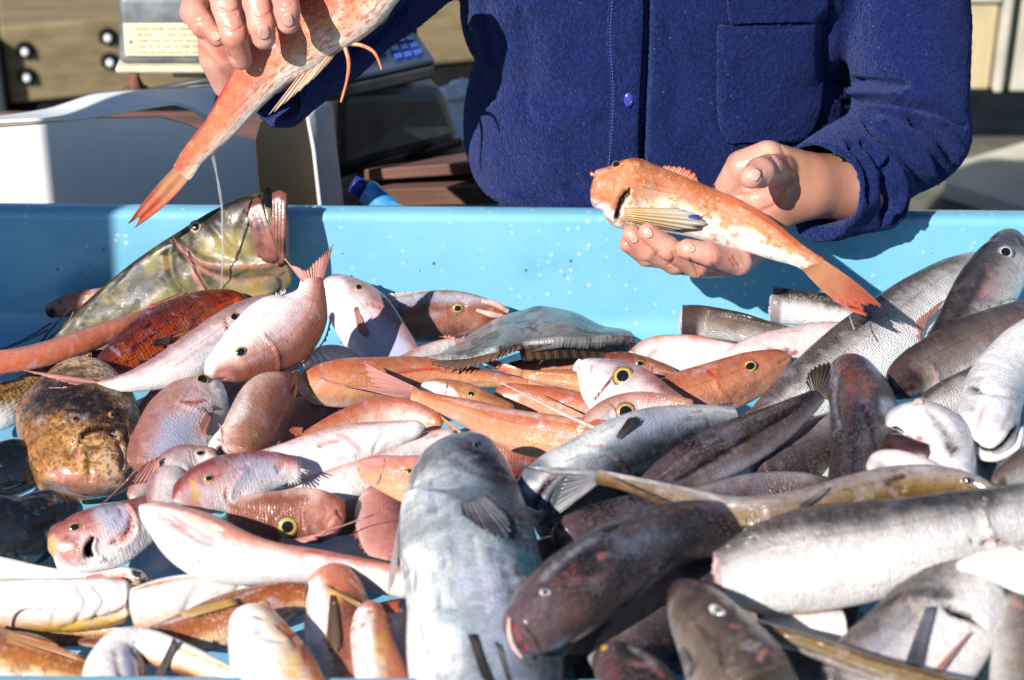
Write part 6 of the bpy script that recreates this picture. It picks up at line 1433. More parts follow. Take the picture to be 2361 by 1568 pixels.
fish('white_hake_jaw', '', [(2450,1330,50),(2380,1318,58),(2310,1304,46),(2250,1300,26),(2205,1306,10)], 'white_skin', z=.228, k=.5, d=-1, n=60, body='gill_cover', parent=f.root, strokes=[([(2340,1250),(2361,1268)], 5, 1.5, 'dark', .4)])
f = fish('big_grey', 'largest fish, a blue grey deep bodied one lying head up in the near middle',
     [(1046,1012,26),(1050,1026,64),(1056,1068,106),(1060,1120,128),(1066,1190,144),(1082,1280,162),(1098,1370,170),(1112,1470,176),(1130,1580,178),(1150,1680,172)], 'bigfish', z=[.175,.176,.178,.18,.18,.176,.168,.158,.15,.145], k=.42, d=1, roll=6, n=140, m=72, name='amberjack', group=None, fin='darkfin',
     strokes=[([(930,1145),(1000,1150),(1040,1165),(1075,1205),(1120,1240),(1170,1262)], 16, 5, 'dark', .25, True), ([(1040,1050),(1080,1080),(1160,1105)], 6, 1.2, 'dark', .5), ([(975,1138),(1040,1130),(1080,1118)], 4, 1.2, 'dark', .4), ([(1180,1290),(1230,1380),(1250,1460)], 9, 1.2, 'dark', .6), ([(1170,1310),(1190,1400)], 12, .5, 'dark', .5), ([(1010,1160),(960,1240),(940,1320)], 12, 1.5), ([(1030,1090),(980,1110),(950,1130)], 5, .8, 'dark', .3), ([(1130,1090),(1180,1140),(1200,1200)], 14, .8, 'dark', .5)],
     areas=[([(960,1240),(1000,1200),(1020,1300),(990,1400),(960,1380)], 'wht', .3, 30), ([(940,1420),(1060,1440),(1080,1568),(960,1568)], 'wht', .4, 50)])
fin(f, [(1062,1160),(1115,1140)], [(1064,1186),(1100,1214),(1140,1238),(1172,1246),(1180,1222),(1172,1190)], 'pectoral_fin', 'greyfin', (4,10), 10, .05, plane=False)
fin(f, [(1078,1464),(1096,1462)], [(1110,1560),(1140,1600),(1165,1640)], 'pelvic_fin', 'darkfin', (4,10), 5, .05, plane=False)
fin(f, [(1140,1480),(1155,1490)], [(1180,1600),(1200,1620)], 'pelvic_fin', 'greyfin', (3,8), 5, .05, plane=False)
fin(f, [(921,1200),(921,1260)], [(890,1355),(895,1374),(912,1335)], 'pelvic_fin', 'palefin', (0,4), 5, .05)
eye(f, 1098, 1028, 15, .6, 'iris_dark', .5)
f = fish('purple_head', 'dark purple brown hake head seen from above with a pale gaping lip',
     [(1178,1482,18),(1190,1470,44),(1222,1445,70),(1285,1395,92),(1360,1340,98),(1440,1285,92),(1530,1240,74),(1620,1220,64),(1700,1222,60),(1790,1232,52)], 'hake_dark', z=[.20,.202,.206,.21,.21,.205,.198,.19,.18], k=.85, d=1, roll=55, n=120, m=64, nose=.05, name='hake', group=G_HAKE,
     eyes=[(1257,1366,14,.55,'iris_white',.6), (1398,1492,12,.6,'iris_dark',.7)], strokes=[([(1176,1430),(1190,1468),(1208,1500),(1222,1528)], 7, 3.5, 'red', .5), ([(1270,1350),(1320,1310),(1360,1290)], 16, .8, 'red', .26), ([(1300,1340),(1380,1330),(1420,1290)], 16, .3, 'pnk', .25), ([(1375,1290),(1400,1275)], 10, .5, 'pnk', .5), ([(1340,1290),(1380,1240),(1420,1210)], 7, 1.5, 'dark', .4), ([(1440,1400),(1500,1330),(1560,1275)], 9, 3.5, 'dark', .6, True), ([(1470,1380),(1500,1345)], 8, -.5, 'wht', .35), ([(1230,1345),(1290,1290),(1400,1218)], 8, .6, 'wht', .28)])
strip(f, [(1174,1424),(1174,1456),(1186,1494),(1204,1518)], [3,6,6,3], 'lip', 'lip_pink', lift=[1,2,2,1])
fin(f, [(1280,1300),(1400,1222)], [(1272,1288),(1392,1212)], 'side_fin', 'greyfin', (0,0), 6, .05)
f = fish('dark_under', 'nearly black fish with bloody torn snout beneath the golden brown fish', [(1272,1226,16),(1292,1232,34),(1340,1222,46),(1410,1200,50),(1490,1182,46),(1580,1170,40)], 'hake_dark', z=.15, k=.8, d=1, n=70, name='hake', group=G_HAKE, strokes=[([(1285,1212),(1300,1240),(1320,1262)], 6, 1.5, 'red', .6), ([(1296,1218),(1312,1245),(1330,1268)], 4, .8, 'wht', .5)])
f = fish('fin_hake', 'silvery hake at lower right with dark open gill and two strap like fins',
     [(2275,1312,30),(2262,1330,66),(2232,1368,104),(2185,1425,128),(2125,1490,140),(2055,1562,142),(1985,1640,132)], 'hake_pale', z=[.2,.2,.2,.196,.19,.184,.178], k=.5, d=-1, n=120, m=64, name='hake', group=G_HAKE, fin='greyfin',
     strokes=[([(2176,1402),(2210,1404),(2240,1416),(2262,1436)], 9, 5, 'dark', 1.0), ([(2085,1370),(2100,1385),(2140,1390),(2175,1400)], 8, 3, 'dark', .35, True), ([(2100,1390),(2115,1420),(2122,1440)], 6, .8, 'yel', .4), ([(2120,1360),(2200,1370)], 16, .5, 'dark', .5), ([(2090,1362),(2080,1374)], 4, .8, 'red', .6), ([(2080,1370),(1990,1420),(1880,1485)], 9, .5, 'dark', .7)], areas=[([(2178,1398),(2212,1400),(2246,1412),(2262,1432),(2230,1424),(2200,1416)], 'dark', 1.0, 5, 6), ([(2105,1345),(2190,1345),(2200,1375),(2110,1378)], 'dark', .45, 16)])
fin(f, [(2134,1400),(2158,1398)], [(2086,1530),(2100,1540),(2122,1542)], 'pectoral_fin', 'greyfin', (5,9), 6, .03, plane=False)
fin(f, [(2228,1465),(2242,1455)], [(2150,1550),(2165,1556)], 'pectoral_fin', 'pink', (5,8), 4, .03, plane=False)
f = fish('white_ball', 'small white belly showing in a gap under the thick white hake', [(1745,1446,14),(1768,1448,32),(1815,1450,46),(1880,1452,48),(1950,1446,42)], 'white_skin', z=.165, k=.7, d=1, n=60, name='hake', group=G_HAKE)
f = fish('bottom_head', 'brown grey fish head at the bottom right with a flat milky eye', [(1572,1350,14),(1578,1364,34),(1598,1402,60),(1632,1452,84),(1668,1508,104),(1705,1575,122),(1735,1640,130)], 'hake_brown', z=[.215,.216,.218,.218,.215,.21,.205], k=.75, d=1, roll=35, n=100, m=60, name='hake', group=G_HAKE,
     eyes=[(1656,1410,26,.22,'iris_white',.5)], strokes=[([(1790,1510),(1720,1480),(1690,1500),(1680,1560)], 9, 3, 'dark', .5, True), ([(1740,1520),(1770,1500),(1800,1520)], 10, 1.2, 'pnk', .4), ([(1560,1500),(1580,1530),(1600,1540)], 10, 1, 'dark', .5), ([(1720,1450),(1680,1440)], 8, .6, 'pnk', .4)])
f = fish('strip_fish', 'thin brown eel like fish lying along the bottom right corner', [(1688,1424,6),(1720,1436,13),(1790,1462,19),(1870,1490,24),(1960,1522,29),(2060,1556,33),(2180,1594,36),(2300,1625,36)], 'goldbrown', z=[.222,.222,.222,.22,.219,.217,.215,.212], k=.8, d=-1, n=100, name='eel', group=None, strokes=[([(1800,1480),(1900,1512),(2050,1565)], 5, .8, 'dark', .5)])
f = fish('red_head', 'small reddish purple fish head in the dark gap at the bottom', [(1386,1500,12),(1396,1510,34),(1425,1540,62),(1465,1590,86),(1510,1650,95)], 'hake_dark', z=.19, k=.8, d=1, roll=20, n=70, name='hake', group=G_HAKE, strokes=[([(1392,1500),(1410,1540),(1395,1580)], 26, .8, 'red', .26), ([(1440,1478),(1470,1500),(1520,1530)], 9, 1.5, 'wht', .35), ([(1450,1530),(1490,1530),(1540,1560)], 9, 2, 'pnk', .4), ([(1386,1494),(1400,1488)], 5, .5, 'yel', .7)])
f = fish('edge_low', 'brownish hake side cropped by the right edge near the bottom', [(2350,1360,20),(2346,1385,40),(2348,1450,56),(2350,1530,66),(2356,1640,70)], 'hake_brown', z=.19, k=.8, d=1, n=60, name='hake', group=G_HAKE, strokes=[([(2330,1390),(2361,1400)], 9, 1, 'pnk', .5), ([(2320,1500),(2345,1545)], 4, 1, 'yel', .4)])
f = fish('edge_mid', 'small brownish fish poking in at the right edge above the white hake', [(2292,1118,8),(2306,1106,22),(2340,1085,34),(2390,1060,44)], 'hake_brown', z=.215, k=.7, d=1, n=50, name='hake', group=G_HAKE)
f = fish('edge_blue', 'pale blue white fish side in shade behind the upturned hake', [(2390,1150,30),(2370,1060,46),(2365,980,50),(2368,900,40)], 'hake_pale', z=.185, k=.6, d=1, n=50, name='hake', group=G_HAKE)
f = fish('mid_white', 'pale fish belly wedged between the side lined hake and the gaping head', [(2110,950,20),(2160,930,38),(2220,905,46),(2290,870,46)], 'hake_pale', z=.178, k=.6, d=1, n=60, name='hake', group=G_HAKE, strokes=[([(2130,930),(2200,905)], 4, .7, 'pnk', .3)])
f = fish('gap_dark', 'dark fish flank deep in the gap below the golden brown fish', [(1960,1150,40),(1850,1135,46),(1740,1140,48),(1640,1160,46),(1560,1170,40)], 'hake_dark', z=.135, k=.7, d=1, n=50, name='hake', group=G_HAKE, strokes=[([(1780,1120),(1830,1112)], 7, .3, 'red', .3)])
f = fish('gap_low', 'blackish fish back filling the dark hollow left of the bottom head', [(1640,1300,60),(1560,1380,80),(1480,1470,80),(1420,1560,80)], 'hake_dark', z=.14, k=.7, d=1, n=50, name='hake', group=G_HAKE)
f = fish('gap_right', 'dark fish in the black gap beside the silvery finned hake', [(2320,1330,50),(2290,1420,70),(2260,1520,80),(2230,1620,80)], 'hake_dark', z=.13, k=.7, d=1, n=50, name='hake', group=G_HAKE)

for kk, (lab, stn, zz, mt) in enumerate([
    ('dark hake flank glimpsed under the curled fan tail', [(2040,1010,40),(1940,1010,60),(1840,1050,60),(1740,1090,50)], .125, 'hake_dark'),
    ('grey fish side in the hollow between the upright head and the big silver hake', [(1780,960,40),(1850,1000,50),(1910,1050,50),(1960,1110,40)], .11, 'hake'),
    ('blackish fish low in the gap right of the largest fish', [(1240,1260,50),(1290,1340,70),(1320,1440,80),(1330,1560,80)], .125, 'hake_dark'),
    ('dark fish wedged low between purple head and bottom head', [(1330,1520,60),(1440,1450,80),(1540,1440,80),(1620,1500,80)], .11, 'hake_dark'),
    ('grey brown fish under the thin eel at the bottom right', [(1640,1480,60),(1760,1530,80),(1900,1580,90),(2040,1640,90)], .12, 'hake'),
    ('dark fish deep under the thick white hake', [(1620,1250,50),(1740,1360,80),(1860,1440,80),(1980,1480,80)], .10, 'hake_dark'),
    ('brownish fish under the golden bent one, at the right', [(2300,1080,40),(2200,1130,60),(2080,1160,60),(1960,1180,50)], .14, 'hake'),
    ('reddish bream lying low beneath the orange fish in the centre', [(1340,1000,40),(1240,1040,56),(1140,1050,56),(1050,1030,40)], .06, 'bream_brown'),
    ('dark pink bream low between the pale bellies', [(1000,1090,30),(920,1140,48),(820,1180,50),(720,1200,40)], .055, 'bream_brown'),
    ('brown bream low under the red scaly fish', [(600,830,30),(540,860,50),(470,900,56),(400,930,44)], .045, 'bream_brown'),
    ('pinkish bream low under the raised tail', [(840,860,30),(760,890,48),(690,930,50),(640,980,40)], .05, 'bream_brown'),
    ('dark fish low beside the black finned hake', [(1480,1120,40),(1400,1150,56),(1320,1190,60),(1250,1230,50)], .11, 'hake_dark')]):
    fish('filler%d' % kk, lab, stn, mt, z=zz, k=.6, d=1, n=50, name='hake' if mt.startswith('hake') else 'sea_bream', group=G_HAKE if mt.startswith('hake') else G_BREAM)
# --- left: stargazer, mussels, pink breams
f = fish('stargazer', 'broad brown mottled stargazer facing the camera with a frowning toothed mouth',
     [(205,1140,60),(206,1122,92),(200,1085,116),(194,1040,132),(186,990,143),(170,940,132),(150,900,108),(122,874,78)], 'stargazer', z=[.045,.05,.058,.066,.074,.08,.085,.088], k=.72, d=1, n=140, m=96, nose=.07, tail=.2, keel=0, name='stargazer', group=None, fin='brownfin',
     strokes=[([(183,1022),(190,1005),(208,994),(232,990),(255,995),(268,1010)], 4, 4, 'dark', .6), ([(180,1030),(186,1000),(206,985),(234,981),(262,988)], 7, -3, 'dark', .15), ([(192,1030),(190,1060),(184,1086)], 6, -2.5, 'pnk', .2), ([(176,1030),(177,1060),(180,1088)], 4, 2.5, 'pnk', .5), ([(222,1040),(210,1075),(206,1110)], 4, 1.6, 'dark', .15), ([(270,1010),(285,1050),(282,1085)], 5, 2, 'pnk', .4), ([(292,1000),(300,1040),(296,1070)], 5, 1.6, 'pnk', .4), ([(155,1040),(160,1070)], 5, 1.6, 'dark', .15), ([(90,960),(150,985),(175,1000)], 6, 1.2, 'dark', .3), ([(150,972),(200,978),(260,970)], 7, 1.4, 'dark', .3), ([(60,1000),(90,1060),(140,1110)], 8, 1.5, 'pnk', .25)],
     areas=[([(80,890),(170,880),(250,915),(300,975),(270,985),(180,950),(90,930)], 'dark', .72, 40), ([(110,1090),(150,1085),(260,1110),(230,1135),(140,1135)], 'pnk', .45, 16)])
for x, y in ((173, 969), (259, 958)):
    p, n_ = hit(f, x, y)
    V, F = cap(p - .003 * n_, nrm(nrm(CAM - p) * .5 + np.array([0, 0, .6])), XV, .0044, .0044, .007, .02, 1, 0, 7)
    st = obj('eye_stalk', V, F, MAT['stalk'], f.root)
    q = p + nrm(nrm(CAM - p) * .6 + np.array([0, 0, .5])) * .0034
    V, F = cap(q, nrm(CAM - p), UPV, .0018, .0022, .0016, .02, 1, 0, 5)
    obj('pupil', V, F, MAT['pupil'], st)
teeth = []
for i, (x, y) in enumerate(resample([(186,1014),(195,1003),(212,996),(232,993),(252,998)], 18)):
    p = surf(f, x, y, 1.5)
    teeth.append(tube([p, p - UPV * .0024 + nrm(CAM - p) * .0012], [.0004, .0001], 5))
obj('teeth', *join(*teeth), MAT['stalk'], f.root)
f = fish('left_striped', 'brown striped fish with pale belly at the left edge behind the stargazer', [(-50,950,56),(10,930,54),(50,905,40),(90,880,26),(115,868,14)], 'stargazer', z=.05, k=.6, d=1, n=60, name='weever', group=None, areas=[([(-20,940),(40,935),(30,990),(-20,1000)], 'wht', .8, 25)], strokes=[([(0,885),(60,870)], 5, .3, 'dark', .8), ([(0,905),(50,890)], 4, .3, 'dark', .6)])
f = fish('left_dark', 'dark brown fish lying under the salmon orange tail', [(60,868,10),(100,856,22),(150,846,28),(205,836,28),(260,826,20)], 'stargazer', z=.06, k=.6, d=1, n=50, name='weever', group=None, areas=[([(60,850),(260,800),(260,850),(80,885)], 'dark', .6, 20)])
f = fish('mussel_up', 'glossy black mussel at the left edge, upper one with pointed brown tip', [(112,1020,14),(104,1034,38),(78,1058,54),(30,1078,66),(-40,1098,72)], 'mussel', z=.062, k=.6, d=1, n=70, m=52, keel=.25, name='mussel', cat='mussel', group='black mussels at the left edge', body='shell', strokes=[([(112,1030),(95,1078),(55,1120),(0,1138)], 4, 1.5, 'yel', .05), ([(106,1035),(80,1075),(45,1105),(-10,1125)], 6, -1.0), ([(20,1020),(70,1020),(100,1025)], 5, .6), ([(0,1045),(50,1040)], 6, .5)])
f = fish('mussel_low', 'glossy black mussel with worn brown tip, lower one resting on blue tub floor', [(164,1152,16),(156,1165,42),(125,1188,64),(70,1215,80),(0,1235,86),(-50,1245,84)], 'mussel', z=.055, k=.6, d=1, n=70, m=52, keel=.25, name='mussel', cat='mussel', group='black mussels at the left edge', body='shell', strokes=[([(150,1142),(166,1165),(150,1200),(90,1245),(40,1275)], 5, 1.2, 'yel', .12), ([(20,1150),(80,1140),(130,1132)], 6, .7), ([(10,1190),(16,1170),(10,1160)], 5, .9), ([(30,1165),(90,1152)], 5, .5)], areas=[([(140,1128),(160,1132),(170,1160),(155,1158)], 'yel', .22, 8)])

f = fish('bream_down', 'silvery pink bream lying head up, red slit behind its gill',
     [(478,862,16),(474,876,40),(462,908,68),(440,950,88),(412,1000,96),(385,1050,92),(362,1100,76)], 'bream_flank', z=[.1,.1,.098,.094,.088,.082,.078], k=.4, d=-1, n=110, m=60, group=G_BREAM,
     eyes=[(466,876,17,.6,'iris_yellow')], strokes=[([(424,924),(450,928),(480,920)], 4, 1, 'red', .8), ([(400,930),(440,945),(500,942)], 8, 2, 'pnk', .3, True), ([(480,900),(520,890)], 5, .8), ([(475,935),(460,980),(465,1020)], 5, .6, 'pnk', .5)], areas=[([(480,870),(545,880),(540,930),(490,925)], 'wht', .6, 22)])
fin(f, [(478,948),(490,958)], [(458,985),(462,1000),(475,1002)], 'pectoral_fin', 'pink', (3,5), 6, .05, plane=False)
f = fish('golden_back', 'yellowish brown bream flank behind the silvery pink one', [(440,876,12),(420,892,30),(385,930,46),(350,985,52),(325,1045,44)], 'bream_brown', z=.068, k=.4, d=-1, n=70, group=G_BREAM, areas=[([(330,930),(420,880),(430,900),(360,970),(330,1010)], 'yel', .3, 20)])
fin(f, [(400,895),(345,965)], [(372,900),(325,965)], 'dorsal_fin', 'palefin', (0,0), 10, .3)
f = fish('brown_diag', 'brown pink bream body with glittering golden scales, head end hidden',
     [(692,853,3),(678,866,14),(656,886,38),(632,908,58),(605,945,68),(580,990,66),(562,1030,52),(552,1055,40)], 'bream_brown', z=[.125,.126,.127,.127,.127,.126,.124,.122], k=.45, d=1, n=110, m=60, group=G_BREAM, fin='brownfin', keel=.3,
     strokes=[([(690,856),(672,900),(650,945),(630,990)], 4, .6, 'red', .4), ([(530,985),(545,978),(552,966)], 3, .5, 'red', .5), ([(570,890),(540,930),(520,975)], 8, .3, 'pnk', .25)], areas=[([(555,985),(620,960),(615,1010),(580,1040),(558,1030)], 'yel', .25, 22)])
fin(f, [(516,990),(545,1045),(575,1045)], [(503,975),(512,1020),(534,1056)], 'anal_fin', 'pink', (3,3), 10, .2)
fin(f, [(655,885),(668,862)], [(684,862),(693,854)], 'fin_spine', 'pink', (0,2), 3, .1)
f = fish('hidden_eye', 'white fish face with one huge dark eye squeezed below the brown bream', [(488,1065,12),(498,1052,26),(518,1030,36),(545,1005,40),(580,985,36)], 'bream_pale', z=.104, k=.5, d=-1, n=60, group=G_BREAM, eyes=[(511,1043,17,.75,'iris_gold')])
f = fish('white_face', 'white bream head with small yellow eye behind the gold spotted one', [(503,1064,10),(488,1060,24),(455,1062,36),(415,1076,50),(392,1105,52),(382,1145,44),(380,1185,34)], 'bream_pale', z=.105, k=.55, d=-1, n=80, m=52, group=G_BREAM, eyes=[(461,1045,11,.65,'iris_yellow',.65)], strokes=[([(440,1100),(420,1075),(370,1068)], 5, 1.2), ([(470,1080),(500,1075)], 3, .7, 'pnk', .4)])
f = fish('gold_spot', 'pink bream head with golden cheek spot and white curved gill flap',
     [(400,1152,12),(412,1146,28),(445,1135,50),(500,1120,64),(560,1103,61),(618,1086,48),(665,1080,32),(698,1080,18)], 'bream_pink', z=.142, k=.55, d=1, n=120, m=64, group=G_BREAM,
     eyes=[(481,1103,12,.62,'iris_yellow',.7)], strokes=[([(570,1072),(545,1092),(526,1128),(524,1150),(545,1165),(565,1160)], 14, 3, 'pnk', .5, True), ([(632,1078),(660,1070)], 5, 1.2, 'pnk', .7), ([(640,1090),(655,1075)], 5, 1.2, 'red', .35), ([(405,1160),(440,1185)], 4, .8, 'dark', .3)],
     areas=[([(438,1110),(452,1112),(462,1145),(450,1170),(442,1140)], 'yel', .5, 10), ([(530,1110),(580,1075),(640,1080),(640,1110),(570,1165),(535,1150)], 'wht', .5, 20), ([(400,1140),(440,1140),(510,1150),(510,1185),(440,1190)], 'pnk', .45, 20)])
fin(f, [(664,1068),(668,1098)], [(724,1090),(715,1100),(712,1112),(690,1122),(664,1122)], 'pectoral_fin', 'palefin', (2,5), 8, .5)
f = fish('smiling', 'pink bream with open smiling mouth resting on the blue tub floor',
     [(110,1266,18),(122,1262,42),(155,1258,60),(205,1248,72),(260,1232,74),(312,1208,62),(362,1180,46),(410,1152,36)], 'bream_pink', z=[.075,.076,.078,.08,.082,.084,.086,.088], k=.55, d=1, roll=-10, n=130, m=72, group=G_BREAM, fin='redfin',
     eyes=[(172,1216,15,.68,'iris_yellow',.75)],
     strokes=[([(215,1236),(206,1252),(200,1270),(206,1284)], 5, 5, 'red', .75), ([(213,1232),(204,1250),(190,1268),(190,1288)], 6, -1.6, 'wht', .3), ([(222,1240),(214,1262),(222,1280),(240,1290)], 7, -2, 'wht', .4), ([(286,1162),(306,1190),(302,1222),(276,1245),(252,1258)], 14, 3.5, 'pnk', .6, True), ([(310,1215),(290,1240),(258,1255)], 7, 2, 'pnk', .7), ([(240,1180),(275,1168),(282,1190),(262,1208)], 6, 1.0)],
     areas=[([(206,1246),(213,1240),(209,1262),(212,1282),(200,1280),(198,1266)], 'dark', .6, 3, 2), ([(108,1262),(125,1230),(132,1240),(125,1280),(118,1282)], 'yel', .5, 6), ([(130,1250),(180,1270),(190,1300),(150,1300),(120,1285)], 'pnk', .6, 16), ([(160,1255),(175,1260),(176,1285),(162,1280)], 'yel', .4, 7), ([(205,1180),(280,1165),(298,1200),(260,1240),(215,1220)], 'wht', .4, 20)])
fin(f, [(228,1168),(300,1120),(362,1110)], [(290,1112),(318,1078),(345,1058),(372,1046),(368,1070)], 'dorsal_fin', 'pink', (0,8), 12, .15)
fin(f, [(318,1232),(322,1256)], [(352,1212),(360,1228),(345,1245)], 'pectoral_fin', 'redfin', (6,9), 6, .1)
f = fish('dorsal_bream', 'orange finned bream back between the smiling bream and the stargazer', [(300,1150,14),(330,1122,28),(375,1092,36),(430,1070,36)], 'bream_flank', z=.085, k=.5, d=1, n=50, group=G_BREAM, fin='redfin')
f = fish('white_gurnard', 'white belly up gurnard with open throat pointing at the smiling bream',
     [(321,1166,10),(335,1176,22),(370,1198,42),(425,1236,66),(490,1268,72),(560,1288,60),(640,1298,46),(720,1304,40),(810,1318,36),(900,1336,36),(960,1350,34)], 'whitepink', z=[.15,.148,.145,.14,.136,.132,.13,.128,.125,.122,.12], k=.6, d=1, roll=25, n=140, m=64, name='gurnard', group=G_GURN, fin='redfin',
     strokes=[([(378,1184),(420,1212),(455,1240),(490,1262)], 11, 4, 'pnk', .5), ([(390,1205),(440,1240)], 6, 2, 'pnk', .5), ([(340,1170),(400,1178),(470,1198),(520,1220)], 6, -1.2), ([(470,1270),(455,1310)], 5, 1.5, 'pnk', .35), ([(510,1290),(500,1330)], 5, 1.5, 'pnk', .35), ([(430,1250),(450,1300)], 5, 1.2, 'pnk', .3), ([(690,1268),(780,1280),(900,1298)], 6, .3, 'red', .5), ([(735,1338),(755,1345)], 7, .5, 'dark', .6)])
f = fish('yellow_eye_dark', 'reddish bream head half in shadow with bright yellow ringed eye',
     [(794,1203,14),(784,1200,36),(758,1193,56),(712,1190,64),(650,1192,63),(580,1195,54),(520,1198,42)], 'bream_brown', z=.118, k=.5, d=1, n=110, m=60, group=G_BREAM, fin='pink',
     eyes=[(663,1214,26,.48,'iris_yellow')], strokes=[([(790,1180),(770,1190),(755,1210)], 4, 1, 'pnk', .4), ([(740,1150),(772,1165)], 6, .6)], areas=[([(740,1140),(790,1170),(796,1220),(760,1250),(730,1200)], 'pnk', .5, 20)])
fin(f, [(650,1240),(690,1250)], [(640,1256),(700,1262),(790,1212),(880,1180)], 'fin_rays', 'pink', (14,26), 8, .3, plane=False)
f = fish('pink_long', 'white and rose fish lying belly up, pointed snout towards the middle',
     [(981,984,7),(968,986,16),(930,995,27),(880,1008,38),(820,1024,48),(750,1044,53),(680,1066,52),(610,1082,44),(560,1095,34)], 'whitepink', z=.128, k=.6, d=-1, roll=-25, n=120, m=60, name='gurnard', group=G_GURN,
     strokes=[([(735,1030),(760,1018),(790,1015)], 5, 1.5, 'pnk', .7), ([(780,1062),(800,1050)], 4, 1, 'red', .5), ([(860,1046),(885,1002),(920,985)], 4, 1, 'pnk', .2), ([(980,988),(940,990),(900,1002)], 3, .8), ([(775,1000),(800,1010),(830,1040),(820,1062)], 9, .5, 'pnk', .5), ([(690,1050),(760,1060)], 8, 1)])
f = fish('pink_belly', 'pale fish belly lying under the rose and white one', [(1050,1005,22),(980,1030,34),(900,1072,42),(820,1104,44),(740,1128,42),(660,1148,34)], 'whitepink', z=.108, k=.6, d=-1, n=90, name='gurnard', group=G_GURN, strokes=[([(1020,1000),(980,1010)], 6, .5, 'red', .4)])
f = fish('pink_snout', 'rosy bream head with small yellow eye tucked beside the largest fish', [(826,1073,12),(838,1078,24),(870,1086,38),(920,1100,52),(970,1110,60),(1030,1120,60)], 'bream_orange', z=.135, k=.55, d=1, n=80, m=52, group=G_BREAM, eyes=[(943,1086,11,.55,'iris_yellow',.7)], strokes=[([(828,1064),(860,1072),(890,1070)], 4, 1, 'pnk', .4)], areas=[([(824,1065),(900,1045),(980,1050),(960,1075),(880,1080),(840,1095)], 'pnk', .7, 18), ([(840,1062),(900,1048),(960,1046),(900,1060)], 'wht', .5, 10)])
f = fish('pink_side', 'pinkish round bream flank with ragged red fin edge by the largest fish', [(900,1118,18),(888,1140,42),(876,1190,58),(884,1245,50),(910,1290,30)], 'bream_brown', z=.105, k=.45, d=1, n=70, group=G_BREAM, fin='redfin', areas=[([(820,1120),(920,1120),(930,1290),(840,1280)], 'pnk', .45, 30)])
fin(f, [(828,1215),(850,1268)], [(806,1235),(838,1276)], 'dorsal_fin', 'redfin', (0,0), 8, .6)
f = fish('orange_pale', 'pale orange bream flank with small red fin in the pile centre', [(1020,980,18),(950,962,38),(870,960,42),(790,982,36),(720,1004,20),(690,1012,10)], 'bream_orange', z=.108, k=.55, d=-1, n=80, group=G_BREAM, fin='redfin', areas=[([(720,1010),(800,965),(900,925),(1000,960),(1000,1000),(800,1000)], 'wht', .4, 30)])
fin(f, [(700,986),(696,1004)], [(672,984),(664,992),(670,1004),(684,1008)], 'pectoral_fin', 'redfin', (2,4), 6, .4)
f = fish('dark_gap_left', 'dark red bream in shadow beneath the orange ones', [(800,930,30),(740,950,46),(670,985,50),(620,1030,44)], 'bream_brown', z=.072, k=.5, d=1, n=50, group=G_BREAM)

# --- near edge: gurnards
fish('near_under', 'orange brown gurnard showing between the white jaw and the speckled one', [(330,1462,10),(260,1464,18),(170,1470,22),(60,1472,22),(-40,1470,20)], 'gurnard_brown', z=.065, k=.7, d=1, n=50, name='gurnard', group=G_GURN)
f = fish('near_strip', 'white fish with red dark eyed head lying along the near left floor', [(352,1342,7),(335,1336,16),(300,1330,22),(240,1330,19),(170,1336,20),(90,1332,28),(10,1318,33),(-70,1305,36)], 'gurnard_belly', z=.05, k=.7, d=1, n=90, m=48, name='gurnard', group=G_GURN, fin='redfin', strokes=[([(200,1330),(260,1328),(300,1326)], 8, .3, 'red', .8), ([(210,1346),(290,1344)], 6, .3, 'red', .6), ([(0,1338),(80,1346),(170,1346)], 4, .2, 'yel', .6)], areas=[([(300,1310),(350,1320),(350,1352),(310,1345)], 'dark', .8, 9)])
fin(f, [(240,1332),(238,1345)], [(290,1330),(300,1340),(296,1350)], 'pectoral_fin', 'redfin', (3,8), 5, .2, plane=False)
f = fish('near_belly', 'large white gurnard belly with rounded jaw facing right, near left',
     [(312,1390,16),(300,1388,38),(265,1389,52),(205,1393,60),(130,1396,62),(50,1394,60),(-50,1392,58)], 'gurnard_belly', z=[.092,.092,.094,.096,.096,.096,.096], k=.6, d=1, roll=-20, n=110, m=64, nose=.06, name='gurnard', group=G_GURN, fin='yellowfin',
     strokes=[([(298,1372),(297,1392),(275,1412),(240,1424),(205,1430)], 4, 2.2, 'pnk', .55), ([(306,1368),(308,1394),(290,1418),(250,1434)], 5, -1.2, 'pnk', .2), ([(140,1450),(200,1432),(260,1435)], 6, .8, 'yel', .6), ([(170,1340),(180,1370),(178,1410)], 8, .5)], areas=[([(60,1436),(200,1432),(300,1420),(260,1445),(160,1460),(70,1460)], 'yel', .55, 12)])
strip(f, [(24,1444),(30,1420),(48,1404),(70,1401),(90,1403)], [2.6,2.2,1.5], 'barbel', 'lip_pink', lift=[3,4,3])
f = fish('near_white', 'white gurnard belly stretched between the jaw and the brown gurnard', [(665,1352,9),(640,1350,20),(590,1352,34),(520,1364,48),(440,1385,60),(370,1402,64),(300,1415,58)], 'gurnard_belly', z=.092, k=.6, d=1, n=110, m=56, name='gurnard', group=G_GURN, fin='yellowfin', strokes=[([(560,1328),(600,1345),(640,1350)], 4, 1.2, 'pnk', .4), ([(480,1325),(560,1340),(600,1362)], 5, 1)])
fin(f, [(440,1330),(430,1352)], [(330,1352),(305,1362),(330,1372),(380,1372)], 'pectoral_fin', 'yellowfin', (4,7), 7, .03)
